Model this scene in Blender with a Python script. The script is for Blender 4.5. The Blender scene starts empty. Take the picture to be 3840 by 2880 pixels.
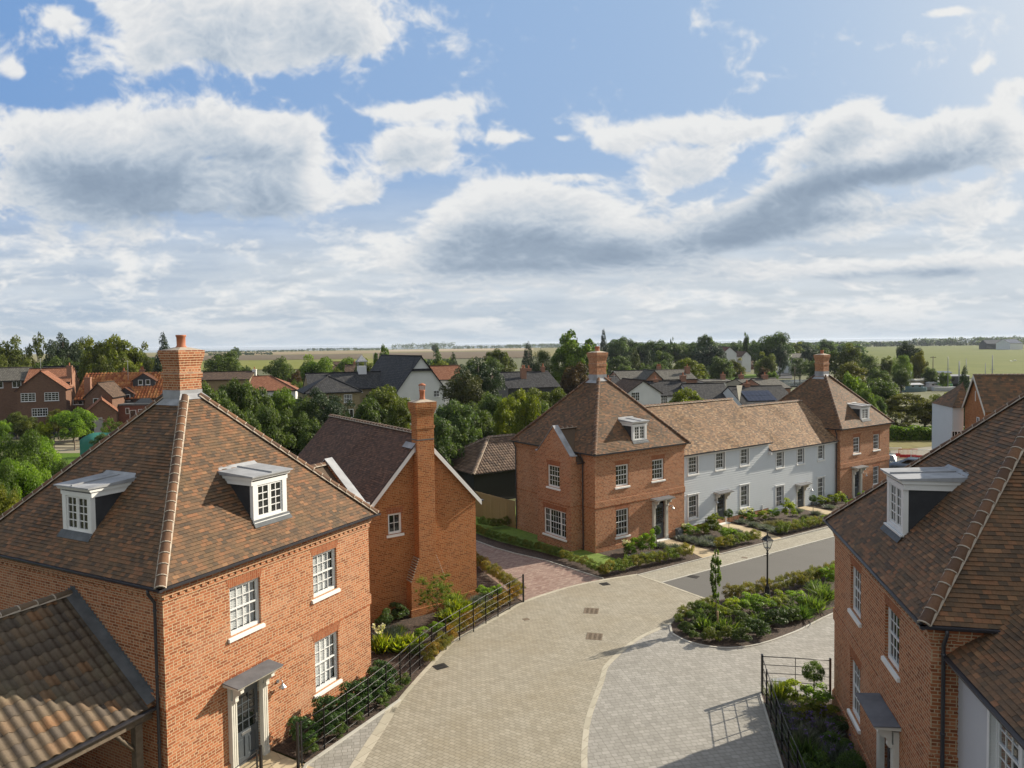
import bpy, bmesh, random
import numpy as np
from mathutils import Vector, Matrix
from math import *
PITCH,ROLL,FPX,SHPX,CH=radians(2.28),radians(-0.736),2665.3,-42.7,11.2
def _v(a,b,f): return tuple(f(x,y) for x,y in zip(a,b))
_F=(0,cos(PITCH),-sin(PITCH)); _U0=(0,sin(PITCH),cos(PITCH))
_R=(cos(ROLL),sin(ROLL)*_U0[1],sin(ROLL)*_U0[2])
_U=(-sin(ROLL),cos(ROLL)*_U0[1],cos(ROLL)*_U0[2])
def ray(px,py):
    a=(px-1920)/FPX; b=-(py-1440-SHPX)/FPX
    return tuple(_F[i]+a*_R[i]+b*_U[i] for i in range(3))
def proj(P):
    d=(P[0],P[1],P[2]-CH); z=sum(d[i]*_F[i] for i in range(3))
    return (1920+FPX*sum(d[i]*_R[i] for i in range(3))/z, 1440+SHPX-FPX*sum(d[i]*_U[i] for i in range(3))/z)
def gz(x,y):
    return -.0205*(min(max(y,8),150)-17)-.012*min(max(x-4.5,0),30)
def G(px,py,dz=0):
    r=ray(px,py); z=dz
    for _ in range(30):
        t=(z-CH)/r[2]; x,y=r[0]*t,r[1]*t
        z=gz(x,y)+dz
    return (x,y,z)
def atY(px,py,Y):
    r=ray(px,py); t=Y/r[1]; return (r[0]*t,Y,CH+r[2]*t)
class Fr:
    def __init__(s,x,y,th,z=0): s.x,s.y,s.th,s.z=x,y,radians(th),z; s.u=(sin(s.th),cos(s.th)); s.v=(-cos(s.th),sin(s.th))
    def w(s,a,b,c=0): return (s.x+s.u[0]*a+s.v[0]*b, s.y+s.u[1]*a+s.v[1]*b, s.z+c)
    def loc(s,P): dx,dy=P[0]-s.x,P[1]-s.y; return (dx*s.u[0]+dy*s.u[1],dx*s.v[0]+dy*s.v[1],P[2]-s.z)
    def onf(s,px,py,axis,k):  # intersect with local plane a=k (axis0) or b=k (axis1) or c=k
        r=ray(px,py); o=s.loc((0,0,CH)); d=(r[0]*s.u[0]+r[1]*s.u[1], r[0]*s.v[0]+r[1]*s.v[1], r[2])
        t=(k-o[axis])/d[axis]; return tuple(round(o[i]+t*d[i],2) for i in range(3))
FA=Fr(-8.372,16.667,27.08,0); FM=Fr(4.514,39.018,54.67,-.523); FE=Fr(24.841,53.639,55.4,-1.135); FR=Fr(8.265,13.896,101.83,.0)
FB=Fr(-1.73,31.91,54.67,-.31)
SUN_AZ,SUN_EL=61.4,26.0
S=bpy.context.scene; COL=S.collection
RND=random.Random(7)
# ---------------------------------------------------------------- object helpers
def tag(o,label=None,cat=None,group=None,kind=None):
    if label:o['label']=label
    if cat:o['category']=cat
    if group:o['group']=group
    if kind:o['kind']=kind
    return o
def empty(name,loc,rz=0,label=None,cat=None,group=None):
    o=bpy.data.objects.new(name,None); COL.objects.link(o); o.location=loc; o.rotation_euler=(0,0,rz); o.empty_display_size=.3
    return tag(o,label,cat,group)
def frame_empty(name,F,label,cat,group=None):
    return empty(name,(F.x,F.y,F.z),radians(90)-F.th,label,cat,group)
def obj(name,bm,mats,parent=None,smooth=False,recalc=True):
    if recalc: bmesh.ops.recalc_face_normals(bm,faces=bm.faces)
    me=bpy.data.meshes.new(name); bm.to_mesh(me); bm.free()
    for m in (mats if isinstance(mats,(list,tuple)) else [mats]): me.materials.append(m)
    if smooth: me.shade_smooth()
    o=bpy.data.objects.new(name,me); COL.objects.link(o)
    if parent: o.parent=parent
    return o
def newbm():
    bm=bmesh.new(); bm.loops.layers.uv.new('UVMap'); return bm
def copy_tree(o,parent=None):
    c=o.copy(); COL.objects.link(c); c.parent=parent
    for ch in o.children: copy_tree(ch,c)
    return c
def quad(bm,pts,uvs=None,mi=0):
    vs=[bm.verts.new(p) for p in pts]
    try: f=bm.faces.new(vs)
    except ValueError: return None
    f.material_index=mi
    if uvs and bm.loops.layers.uv.active:
        L=bm.loops.layers.uv.active
        for l,uv in zip(f.loops,uvs): l[L].uv=uv
    return f
class Face:
    """facade: origin o (local 3d), t along, n outward"""
    def __init__(s,o,t,n): s.o,s.t,s.n=Vector(o),Vector(t).normalized(),Vector(n).normalized()
    def p(s,a,d,z): return s.o+s.t*a+s.n*d+Vector((0,0,z))
def fbox(bm,F,a0,a1,d0,d1,z0,z1,mi=0,rot=False):
    P=lambda a,d,z:F.p(a,d,z)
    def q(pts,uv):
        if rot: uv=[(v,u) for u,v in uv]
        quad(bm,[P(*p) for p in pts],uv,mi)
    q([(a0,d1,z0),(a1,d1,z0),(a1,d1,z1),(a0,d1,z1)],[(a0,z0),(a1,z0),(a1,z1),(a0,z1)])
    q([(a0,d0,z0),(a1,d0,z0),(a1,d0,z1),(a0,d0,z1)],[(a0,z0),(a1,z0),(a1,z1),(a0,z1)])
    q([(a0,d0,z0),(a0,d1,z0),(a0,d1,z1),(a0,d0,z1)],[(d0,z0),(d1,z0),(d1,z1),(d0,z1)])
    q([(a1,d0,z0),(a1,d1,z0),(a1,d1,z1),(a1,d0,z1)],[(d0,z0),(d1,z0),(d1,z1),(d0,z1)])
    q([(a0,d0,z1),(a1,d0,z1),(a1,d1,z1),(a0,d1,z1)],[(a0,d0),(a1,d0),(a1,d1),(a0,d1)])
    q([(a0,d0,z0),(a1,d0,z0),(a1,d1,z0),(a0,d1,z0)],[(a0,d0),(a1,d0),(a1,d1),(a0,d1)])
XY=Face((0,0,0),(1,0,0),(0,1,0))
def box(bm,x0,x1,y0,y1,z0,z1,mi=0): fbox(bm,XY,x0,x1,y0,y1,z0,z1,mi)
def wallface(bm,F,s0,s1,z0,z1,ops=(),rev=.1,mi=0,d=0.):
    ops=[o for o in ops if o[0]>s0-1e-6 and o[1]<s1+1e-6]
    xs=sorted({s0,s1,*[o[0] for o in ops],*[o[1] for o in ops]}); zs=sorted({z0,z1,*[max(o[2],z0) for o in ops],*[min(o[3],z1) for o in ops]})
    for i in range(len(xs)-1):
        for j in range(len(zs)-1):
            cx,cz=(xs[i]+xs[i+1])/2,(zs[j]+zs[j+1])/2
            if any(o[0]<cx<o[1] and o[2]<cz<o[3] for o in ops): continue
            a,b,c,e=xs[i],xs[i+1],zs[j],zs[j+1]
            quad(bm,[F.p(a,d,c),F.p(b,d,c),F.p(b,d,e),F.p(a,d,e)],[(a,c),(b,c),(b,e),(a,e)],mi)
    for o in ops:
        a,b,c,e=o[:4]
        for pts,uv in (([(a,d,c),(a,d-rev,c),(a,d-rev,e),(a,d,e)],[(0,c),(-rev,c),(-rev,e),(0,e)]),([(b,d,c),(b,d-rev,c),(b,d-rev,e),(b,d,e)],[(0,c),(-rev,c),(-rev,e),(0,e)]),
                       ([(a,d,e),(b,d,e),(b,d-rev,e),(a,d-rev,e)],[(a,0),(b,0),(b,-rev),(a,-rev)]),([(a,d,c),(b,d,c),(b,d-rev,c),(a,d-rev,c)],[(a,0),(b,0),(b,-rev),(a,-rev)])):
            quad(bm,[F.p(*p) for p in pts],uv,mi)
def poly(bm,pts,uvs,mi=0): return quad(bm,pts,uvs,mi)
def lathe(bm,prof,cx,cy,seg=16,mi=0,z0=0):
    rings=[]
    for r,z in prof: rings.append([bm.verts.new((cx+r*cos(2*pi*i/seg),cy+r*sin(2*pi*i/seg),z0+z)) for i in range(seg)])
    for A,B in zip(rings,rings[1:]):
        for i in range(seg):
            f=bm.faces.new((A[i],A[(i+1)%seg],B[(i+1)%seg],B[i])); f.material_index=mi; f.smooth=True
    for R in (rings[0],rings[-1]):
        try: bm.faces.new(R).material_index=mi
        except ValueError: pass
def tube(bm,pts,r,seg=8,mi=0,r1=None,closed=True):
    pts=[Vector(p) for p in pts]; rings=[]; n=len(pts)
    up=None
    for i,p in enumerate(pts):
        t=(pts[min(i+1,n-1)]-pts[max(i-1,0)]).normalized()
        if up is None: up=Vector((0,0,1)) if abs(t.z)<.9 else Vector((1,0,0))
        s=t.cross(up).normalized(); u=s.cross(t).normalized(); up=u
        rr=r if r1 is None else r+(r1-r)*i/(n-1)
        rings.append([bm.verts.new(p+(s*cos(2*pi*k/seg)+u*sin(2*pi*k/seg))*rr) for k in range(seg)])
    for A,B in zip(rings,rings[1:]):
        for k in range(seg):
            f=bm.faces.new((A[k],A[(k+1)%seg],B[(k+1)%seg],B[k])); f.material_index=mi; f.smooth=True
    if closed:
        for R in (rings[0],rings[-1]):
            f=bm.faces.new(R); f.material_index=mi
def extrude_profile(bm,F,prof,a0,a1,mi=0):
    """closed profile [(d,z)] swept along F.t from a0 to a1"""
    A=[bm.verts.new(F.p(a0,d,z)) for d,z in prof]; B=[bm.verts.new(F.p(a1,d,z)) for d,z in prof]; n=len(prof)
    for i in range(n):
        f=bm.faces.new((A[i],A[(i+1)%n],B[(i+1)%n],B[i])); f.material_index=mi
    bm.faces.new(A).material_index=mi; bm.faces.new(B).material_index=mi
# ---------------------------------------------------------------- materials
MATS={}
def nt(name):
    m=bpy.data.materials.new(name); m.use_nodes=True; t=m.node_tree; b=t.nodes['Principled BSDF']; MATS[name]=m; return m,t,b
class N:
    """node shorthand"""
    def __init__(s,t): s.t=t
    def new(s,typ,ins=None,**kw):
        n=s.t.nodes.new('ShaderNode'+typ)
        for k,v in kw.items(): setattr(n,k,v)
        for k,v in (ins or {}).items():
            if isinstance(v,bpy.types.NodeSocket): s.t.links.new(v,n.inputs[k])
            else: n.inputs[k].default_value=v
        return n
    def math(s,op,a,b=0.,c=0.,clamp=False):
        return s.new('Math',{0:a,1:b,2:c},operation=op,use_clamp=clamp).outputs[0]
    def mix(s,f,a,b,bt='MIX',clamp=False):
        n=s.new('Mix',data_type='RGBA',blend_type=bt,clamp_result=clamp)
        for i,v in ((0,f),(6,a),(7,b)):
            if isinstance(v,bpy.types.NodeSocket): s.t.links.new(v,n.inputs[i])
            else: n.inputs[i].default_value=(v if i==0 else (*v,1) if len(v)==3 else v)
        return n.outputs[2]
    def ramp(s,f,stops,interp='LINEAR'):
        n=s.new('ValToRGB',{0:f}); r=n.color_ramp; r.interpolation=interp
        while len(r.elements)<len(stops): r.elements.new(.5)
        for e,(p,c) in zip(r.elements,stops): e.position=p; e.color=(*c,1) if len(c)==3 else c
        return n.outputs[0]
    def noise(s,vec,scale,detail=4,rough=.5,**kw):
        i={'Scale':scale,'Detail':detail,'Roughness':rough}
        if vec is not None: i['Vector']=vec
        return s.new('TexNoise',i,**kw).outputs[0]
    def mr(s,v,a,b,c=0.,d=1.,smooth=False):
        return s.new('MapRange',{0:v,1:a,2:b,3:c,4:d},interpolation_type='SMOOTHSTEP' if smooth else 'LINEAR').outputs[0]
    def link(s,a,b): s.t.links.new(a,b)
def plain(name,col,rough=.6,metal=0,var=.15,scale=3.,bump=0,spec=.5):
    m,t,b=nt(name); n=N(t); tc=n.new('TexCoord').outputs['Object']
    f=n.noise(tc,scale,5,.6)
    c=n.mix(n.mr(f,.3,.7),tuple(x*(1-var) for x in col),tuple(min(1,x*(1+var)) for x in col))
    n.link(c,b.inputs['Base Color']); b.inputs['Roughness'].default_value=rough; b.inputs['Metallic'].default_value=metal
    b.inputs['Specular IOR Level'].default_value=spec
    if bump:
        bp=n.new('Bump',{'Height':n.noise(tc,scale*12,4),'Distance':bump,'Strength':.6}); n.link(bp.outputs[0],b.inputs['Normal'])
    return m
def brickmat(name,ramp,mortar,w=.225,h=.075,mort=.0105,patch=.25,bump=.004,scale=1,sq=True,weather=(.55,.33,.24)):
    m,t,b=nt(name); n=N(t); uv=n.new('UVMap',uv_map='UVMap').outputs[0]
    off=n.new('VectorMath',{0:uv,1:(100.,30.,0.)},operation='ADD').outputs[0]
    br=n.new('TexBrick',{'Vector':off,'Color1':(0,0,0,1),'Color2':(1,1,1,1),'Mortar':(0,0,0,1),'Scale':1.,'Mortar Size':mort,'Mortar Smooth':.25,'Bias':0.,'Brick Width':w,'Row Height':h},offset=.5,squash=.5 if sq else 1.,squash_frequency=3 if sq else 2)
    tc=n.new('TexCoord').outputs['Object']
    c=n.ramp(br.outputs[0],ramp)
    big=n.noise(tc,.7,4,.6); c=n.mix(n.math('MULTIPLY',n.mr(big,.52,.72),patch),c,weather)
    fine=n.noise(tc,30.,3); c=n.mix(.35,c,n.ramp(fine,[(0,(.3,.3,.3)),(1,(.75,.75,.75))]),'OVERLAY')
    mc=n.mix(n.noise(tc,2.,3),tuple(x*.8 for x in mortar),mortar)
    c=n.mix(br.outputs[1],c,mc); n.link(c,b.inputs['Base Color']); b.inputs['Roughness'].default_value=.85; b.inputs['Specular IOR Level'].default_value=.25
    hgt=n.math('SUBTRACT',n.math('MULTIPLY',fine,.3),br.outputs[1])
    n.link(n.new('Bump',{'Height':hgt,'Distance':bump,'Strength':.8}).outputs[0],b.inputs['Normal'])
    return m
def attrmat(name,ramp,rough=.8,attr='rnd',moss=None,mossamt=.35,var=.25,bump=.003,spec=.3):
    m,t,b=nt(name); n=N(t); a=n.new('Attribute',attribute_name=attr).outputs['Fac']; tc=n.new('TexCoord').outputs['Object']
    c=n.ramp(a,ramp); big=n.noise(tc,.9,5,.65); fine=n.noise(tc,22.,4,.6)
    if moss: c=n.mix(n.math('MULTIPLY',n.mr(big,.5,.75),mossamt),c,moss)
    c=n.mix(var*1.6,c,n.ramp(fine,[(.2,(.25,.25,.25)),(.8,(.75,.75,.75))]),'OVERLAY'); n.link(c,b.inputs['Base Color'])
    b.inputs['Roughness'].default_value=rough; b.inputs['Specular IOR Level'].default_value=spec
    n.link(n.new('Bump',{'Height':fine,'Distance':bump,'Strength':.7}).outputs[0],b.inputs['Normal'])
    return m
def leafmat(name,ramp,trans=.3):
    m,t,b=nt(name); n=N(t); a=n.new('Attribute',attribute_name='rnd').outputs['Fac']; oi=n.new('ObjectInfo')
    c=n.ramp(a,ramp); c=n.mix(1.,c,oi.outputs['Color'],'MULTIPLY'); n.link(c,b.inputs['Base Color'])
    b.inputs['Roughness'].default_value=.55; b.inputs['Specular IOR Level'].default_value=.25
    tr=n.new('BsdfTranslucent',{'Color':n.mix(1.,c,(1.5,1.6,.7),'MULTIPLY')}); mx=n.new('MixShader',{0:trans,1:b.outputs[0],2:tr.outputs[0]})
    n.link(mx.outputs[0],t.nodes['Material Output'].inputs[0]); return m
M_brick=brickmat('red_brick',[(0,(.28,.088,.038)),(.35,(.41,.133,.055)),(.7,(.49,.168,.07)),(1,(.56,.23,.11))],(.72,.53,.33),weather=(.62,.34,.22),patch=.45)
M_brickB=brickmat('orange_brick',[(0,(.27,.08,.028)),(.5,(.42,.13,.042)),(1,(.49,.175,.062))],(.60,.37,.16),patch=.15)
M_arch=brickmat('rubbed_brick_arch',[(0,(.30,.085,.035)),(1,(.42,.14,.06))],(.55,.36,.2),w=.215,h=.068,mort=.006,patch=.1,sq=False)
TILE_R=[(0,(.10,.07,.048)),(.22,(.145,.093,.056)),(.5,(.19,.112,.062)),(.8,(.235,.125,.065)),(.95,(.30,.14,.068)),(1,(.33,.18,.09))]
M_tileA=attrmat('clay_tile',TILE_R,moss=(.17,.13,.06),mossamt=.3)
M_tileB=attrmat('dark_clay_tile',[(0,(.09,.052,.036)),(.4,(.14,.076,.050)),(.8,(.18,.095,.06)),(1,(.23,.12,.075))],moss=(.12,.075,.05))
M_tileT=attrmat('pale_clay_tile',[(0,(.14,.095,.065)),(.25,(.22,.14,.085)),(.6,(.33,.195,.108)),(.85,(.41,.24,.125)),(1,(.46,.33,.20))],moss=(.35,.25,.14),mossamt=.35)
M_hip=attrmat('hip_tile_clay',[(0,(.11,.062,.038)),(.5,(.17,.09,.05)),(1,(.24,.12,.06))])
M_mortar=plain('lime_mortar',(.50,.42,.33),.9,var=.2,scale=8)
M_lead=plain('lead_sheet',(.15,.16,.17),.75,metal=0,var=.3,scale=2.5,spec=.1)
M_leadp=plain('pale_lead_sheet',(.40,.41,.43),.7,metal=0,var=.25,scale=2.,spec=.15)
M_hood=plain('grey_hood_lead',(.17,.175,.19),.6,var=.2,scale=3.,spec=.3)
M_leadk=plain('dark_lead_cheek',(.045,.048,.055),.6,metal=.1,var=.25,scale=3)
M_white=plain('white_paint',(.78,.78,.76),.4,var=.04)
M_cream=plain('stone_white_paint',(.66,.64,.57),.45,var=.05)
M_sill=plain('white_stone',(.80,.79,.75),.6,var=.05)
M_black=plain('black_metal',(.018,.018,.02),.4,metal=.3,var=.2)
M_gutter=plain('dark_grey_gutter',(.045,.045,.055),.4,var=.15)
M_doorg=plain('grey_door_paint',(.085,.10,.115),.35,var=.08)
M_terra=plain('terracotta',(.48,.16,.07),.75,var=.15,scale=6)
M_steel=plain('galvanised_steel',(.55,.56,.57),.35,metal=.8,var=.1)
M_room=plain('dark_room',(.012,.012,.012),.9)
M_oak=plain('weathered_oak',(.17,.13,.09),.8,var=.3,scale=9)
M_wire=plain('wire_grey',(.3,.3,.3),.5)
def glassmat(name,opaque):
    m,t,b=nt(name); n=N(t)
    if opaque:
        tc=n.new('TexCoord').outputs['Object']; b.inputs['Base Color'].default_value=(.012,.014,.016,1); b.inputs['Roughness'].default_value=.04; b.inputs['Specular IOR Level'].default_value=.9
        n.link(n.new('Bump',{'Height':n.noise(tc,2.5,1),'Distance':.02,'Strength':.25}).outputs[0],b.inputs['Normal'])
    else:
        gl=n.new('BsdfGlossy',{'Roughness':.03,'Color':(1,1,1,1)}); tr=n.new('BsdfTransparent',{'Color':(.86,.88,.89,1)})
        lw=n.new('LayerWeight',{'Blend':.5}); f=n.math('ADD',n.math('MULTIPLY',n.math('POWER',lw.outputs[1],4.),.85),.06,clamp=True)
        n.link(n.new('MixShader',{0:f,1:tr.outputs[0],2:gl.outputs[0]}).outputs[0],t.nodes['Material Output'].inputs[0])
    return m
M_glass=glassmat('window_glass',True); M_glassT=glassmat('clear_window_glass',False)
def boardmat(name,col,h=.15,var=.06):
    m,t,b=nt(name); n=N(t); tc=n.new('TexCoord').outputs['Object']
    c=n.mix(n.noise(tc,1.3,5,.6),tuple(x*(1-var) for x in col),tuple(x*(1+var) for x in col))
    mp=n.new('Mapping',{0:tc,3:(2,2,30.)}).outputs[0]; g=n.noise(mp,3.,4)
    c=n.mix(.25,c,n.ramp(g,[(.3,(.4,.4,.4)),(.7,(.6,.6,.6))]),'OVERLAY'); n.link(c,b.inputs['Base Color']); b.inputs['Roughness'].default_value=.5
    return m
M_board=boardmat('white_weatherboard',(.60,.635,.66)); M_boardR=boardmat('pale_weatherboard',(.66,.67,.69)); M_boardk=boardmat('black_weatherboard',(.02,.02,.022),var=.3)
# ---------------------------------------------------------------- roofs
def clip(poly,axis,val,keep_less):
    out=[]; n=len(poly)
    for i in range(n):
        a,b=poly[i],poly[(i+1)%n]
        ia=(a[axis]<=val+1e-9) if keep_less else (a[axis]>=val-1e-9); ib=(b[axis]<=val+1e-9) if keep_less else (b[axis]>=val-1e-9)
        if ia: out.append(a)
        if ia!=ib:
            t=(val-a[axis])/(b[axis]-a[axis]); out.append((a[0]+t*(b[0]-a[0]),a[1]+t*(b[1]-a[1])))
    return out
def tiled(name,planes,mat,parent,gauge=.1,tw=.165,lift=.014,jit=.003,seed=1,skip=None,corr=.0):
    R=random.Random(seed); V=[];Fc=[];A=[]
    for pl,u in planes:
        pl=[Vector(p) for p in pl]; u=Vector(u).normalized()
        n=(pl[1]-pl[0]).cross(pl[2]-pl[0]).normalized()
        if n.z<0:n=-n
        v=n.cross(u).normalized()
        if v.z<0: v=-v
        o=pl[0]; P2=[((p-o).dot(u),(p-o).dot(v)) for p in pl]
        u0,u1=min(p[0] for p in P2),max(p[0] for p in P2); v0,v1=min(p[1] for p in P2),max(p[1] for p in P2)
        i0=len(V); V+= [tuple(p-n*.02) for p in pl]; Fc.append(tuple(range(i0,len(V)))); A.append(.1)
        k=0; y=v0
        while y<v1-1e-4:
            row=clip(clip(P2,1,y,False),1,y+gauge,True)
            if len(row)>=3:
                a0,a1=min(p[0] for p in row),max(p[0] for p in row)
                x=u0-tw+(tw/2 if k%2 else 0)+R.uniform(-.006,.006)
                while x<a1:
                    if x+tw>a0:
                        c=clip(clip(row,0,x+.0015,False),0,x+tw-.0015,True) 
                        if len(c)>=3:
                            l=lift+R.uniform(-jit,jit); tilt=R.uniform(-.004,.004)
                            i0=len(V)
                            for q in c: V.append(tuple(o+u*q[0]+v*q[1]+n*(l*(1-(q[1]-y)/gauge)+.003+tilt*(q[0]-x)/tw+.011*sin(q[0]*1.1+seed)*sin(q[1]*1.4+seed*2)+.006*sin(q[0]*3.1+q[1]))))
                            Fc.append(tuple(range(i0,len(V)))); r=R.random(); A.append(r)
                            lo=[q for q in c if abs(q[1]-y)<1e-6]
                            if len(lo)==2:
                                i0=len(V)
                                for q,h in ((lo[0],1),(lo[1],1),(lo[1],0),(lo[0],0)): V.append(tuple(o+u*q[0]+v*q[1]+n*((l+.003)*h-.004+ (0 if h==0 else tilt*(q[0]-x)/tw+.004))))
                                Fc.append(tuple(range(i0,len(V)))); A.append(r*.6)
                    x+=tw
            y+=gauge;k+=1
    me=bpy.data.meshes.new(name); me.from_pydata(V,[],Fc); me.materials.append(mat)
    at=me.attributes.new('rnd','FLOAT','FACE'); at.data.foreach_set('value',A); me.update()
    o=bpy.data.objects.new(name,me); COL.objects.link(o); o.parent=parent; return o
def hips(name,segs,parent,r=.115,L=.33,matt=None,seed=3,bed=True,jw=.012):
    R=random.Random(seed); bm=bmesh.new(); lay=bm.faces.layers.float.new('rnd')
    for p0,p1 in segs:
        p0,p1=Vector(p0),Vector(p1); D=(p1-p0).length; t=(p1-p0)/D; s=t.cross(Vector((0,0,1))).normalized(); n=s.cross(t).normalized()
        k=max(1,round(D/L)); l=D/k; K=6
        def ring(d,rr,off=0): return [p0+t*d+s*rr*cos(pi*j/K)+n*(rr*.85*sin(pi*j/K)-.03+off) for j in range(K+1)]
        for i in range(k):
            a,b=ring(i*l,r+.012),ring((i+1)*l+.02,r-.006); va=[bm.verts.new(q) for q in a]; vb=[bm.verts.new(q) for q in b]; c=R.random()
            for j in range(K):
                f=bm.faces.new((va[j],va[j+1],vb[j+1],vb[j])); f[lay]=c; f.smooth=True
            m0=[bm.verts.new(q) for q in ring(i*l-jw,r+.017,.0)]; m1=[bm.verts.new(q) for q in ring(i*l+jw,r+.017,.0)]; m2=[bm.verts.new(q) for q in ring(i*l-jw,r-.02)]
            for j in range(K):
                f=bm.faces.new((m0[j],m0[j+1],m1[j+1],m1[j])); f.material_index=1
                f=bm.faces.new((m0[j],m0[j+1],m2[j+1],m2[j])); f.material_index=1
        if bed:
            for sg in (-1,1):
                q=[p0+s*sg*(r-.01)+n*.0,p1+s*sg*(r-.01)+n*.0,p1+s*sg*(r+.022)-n*.035,p0+s*sg*(r+.022)-n*.035]
                q=[x+n*0 for x in q]; f=bm.faces.new([bm.verts.new(x) for x in q]); f.material_index=1
    me=bpy.data.meshes.new(name); bm.to_mesh(me); bm.free(); me.materials.append(matt or M_hip); me.materials.append(M_mortar)
    o=bpy.data.objects.new(name,me); COL.objects.link(o); o.parent=parent; return o
# ---------------------------------------------------------------- windows & doors
def sash(parent,F,a0,a1,z0,z1,cols=4,rows=4,dep=.07,sill=True,glass=None,shutters=False,casing=False,name='sash_window',mat=None,midrail=True,fw=.055,bar=.02,splits=None,head=False):
    mat=mat or M_white; glass=glass or M_glass
    bm=newbm(); d1=-dep; d0=-dep-.07
    fbox(bm,F,a0,a0+fw,d0,d1,z0,z1);fbox(bm,F,a1-fw,a1,d0,d1,z0,z1);fbox(bm,F,a0+fw,a1-fw,d0,d1,z1-fw,z1);fbox(bm,F,a0+fw,a1-fw,d0,d1+.015,z0,z0+fw*1.7)
    b0,b1=a0+fw,a1-fw
    lights=[(b0,b1,cols)] if not splits else []
    if splits:
        x=b0; tot=sum(s[0] for s in splits); wd=(b1-b0)
        for i,(fr,c) in enumerate(splits):
            x2=x+wd*fr/tot; lights.append((x+(.03 if i else 0),x2-(.03 if i<len(splits)-1 else 0),c))
            if i: fbox(bm,F,x-.04,x+.04,d0,d1,z0+fw,z1-fw)
            x=x2
    zb,zt=z0+fw*1.7,z1-fw; zm=(zb+zt)/2
    for (l0,l1,c) in lights:
        if midrail:
            fbox(bm,F,l0,l1,d0+.01,d1-.005,zm-.02,zm+.02)
        fbox(bm,F,l0,l0+.03,d0+.01,d1-.02,zb,zt);fbox(bm,F,l1-.03,l1,d0+.01,d1-.02,zb,zt);fbox(bm,F,l0+.03,l1-.03,d0+.01,d1-.02,zt-.03,zt)
        for i in range(1,c):
            x=l0+.03+(l1-l0-.06)*i/c; fbox(bm,F,x-bar/2,x+bar/2,d0+.02,d1-.025,zb,zt)
        for j in range(1,rows):
            if midrail and j*2==rows: continue
            z=zb+(zt-zb)*j/rows; fbox(bm,F,l0+.03,l1-.03,d0+.018,d1-.028,z-bar/2,z+bar/2)
    if casing:
        fbox(bm,F,a0-.09,a0,d1,.035,z0-.02,z1+.08);fbox(bm,F,a1,a1+.09,d1,.035,z0-.02,z1+.08);fbox(bm,F,a0,a1,d1,.035,z1,z1+.08)
        if head: fbox(bm,F,a0-.13,a1+.13,0.0,.07,z1+.08,z1+.11)
    w=obj(name,bm,mat,parent)
    bm=newbm(); quad(bm,[F.p(a,d0+.03,z) for a,z in ((b0,zb),(b1,zb),(b1,zt),(b0,zt))],[(0,0),(1,0),(1,1),(0,1)]); obj('pane',bm,glass,w)
    if sill:
        bm=newbm(); e=.09; extrude_profile(bm,F,[(d1-.04,z0-.005),(.0,z0-.02),(.065,z0-.035),(.065,z0-.12),(0.002,z0-.12),(d1-.04,z0-.12)],a0-e,a1+e); obj('window_sill',bm,M_sill,w)
    if shutters:
        bm=newbm(); ds=d0-.07; n=4; W=(b1-b0)/n
        for i in range(n):
            x0,x1=b0+i*W+.005,b0+(i+1)*W-.005
            fbox(bm,F,x0,x0+.03,ds-.02,ds,zb,zt);fbox(bm,F,x1-.03,x1,ds-.02,ds,zb,zt)
            z=zb
            while z<zt:
                quad(bm,[F.p(x0+.03,ds+.012,z),F.p(x1-.03,ds+.012,z),F.p(x1-.03,ds-.04,z+.05),F.p(x0+.03,ds-.04,z+.05)],[(0,0)]*4); z+=.045
        obj('window_shutter',bm,M_white,w)
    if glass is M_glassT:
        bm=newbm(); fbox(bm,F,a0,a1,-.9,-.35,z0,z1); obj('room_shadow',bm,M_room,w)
    return w
def arch(bm,F,a0,a1,z,h=.27,mi=1):
    pts=[(a0-.02,z),(a1+.02,z),(a1+.13,z+h),(a0-.13,z+h)]
    quad(bm,[F.p(a,.004,zz) for a,zz in pts],[(zz*1.0,a) for a,zz in pts],mi)
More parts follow.
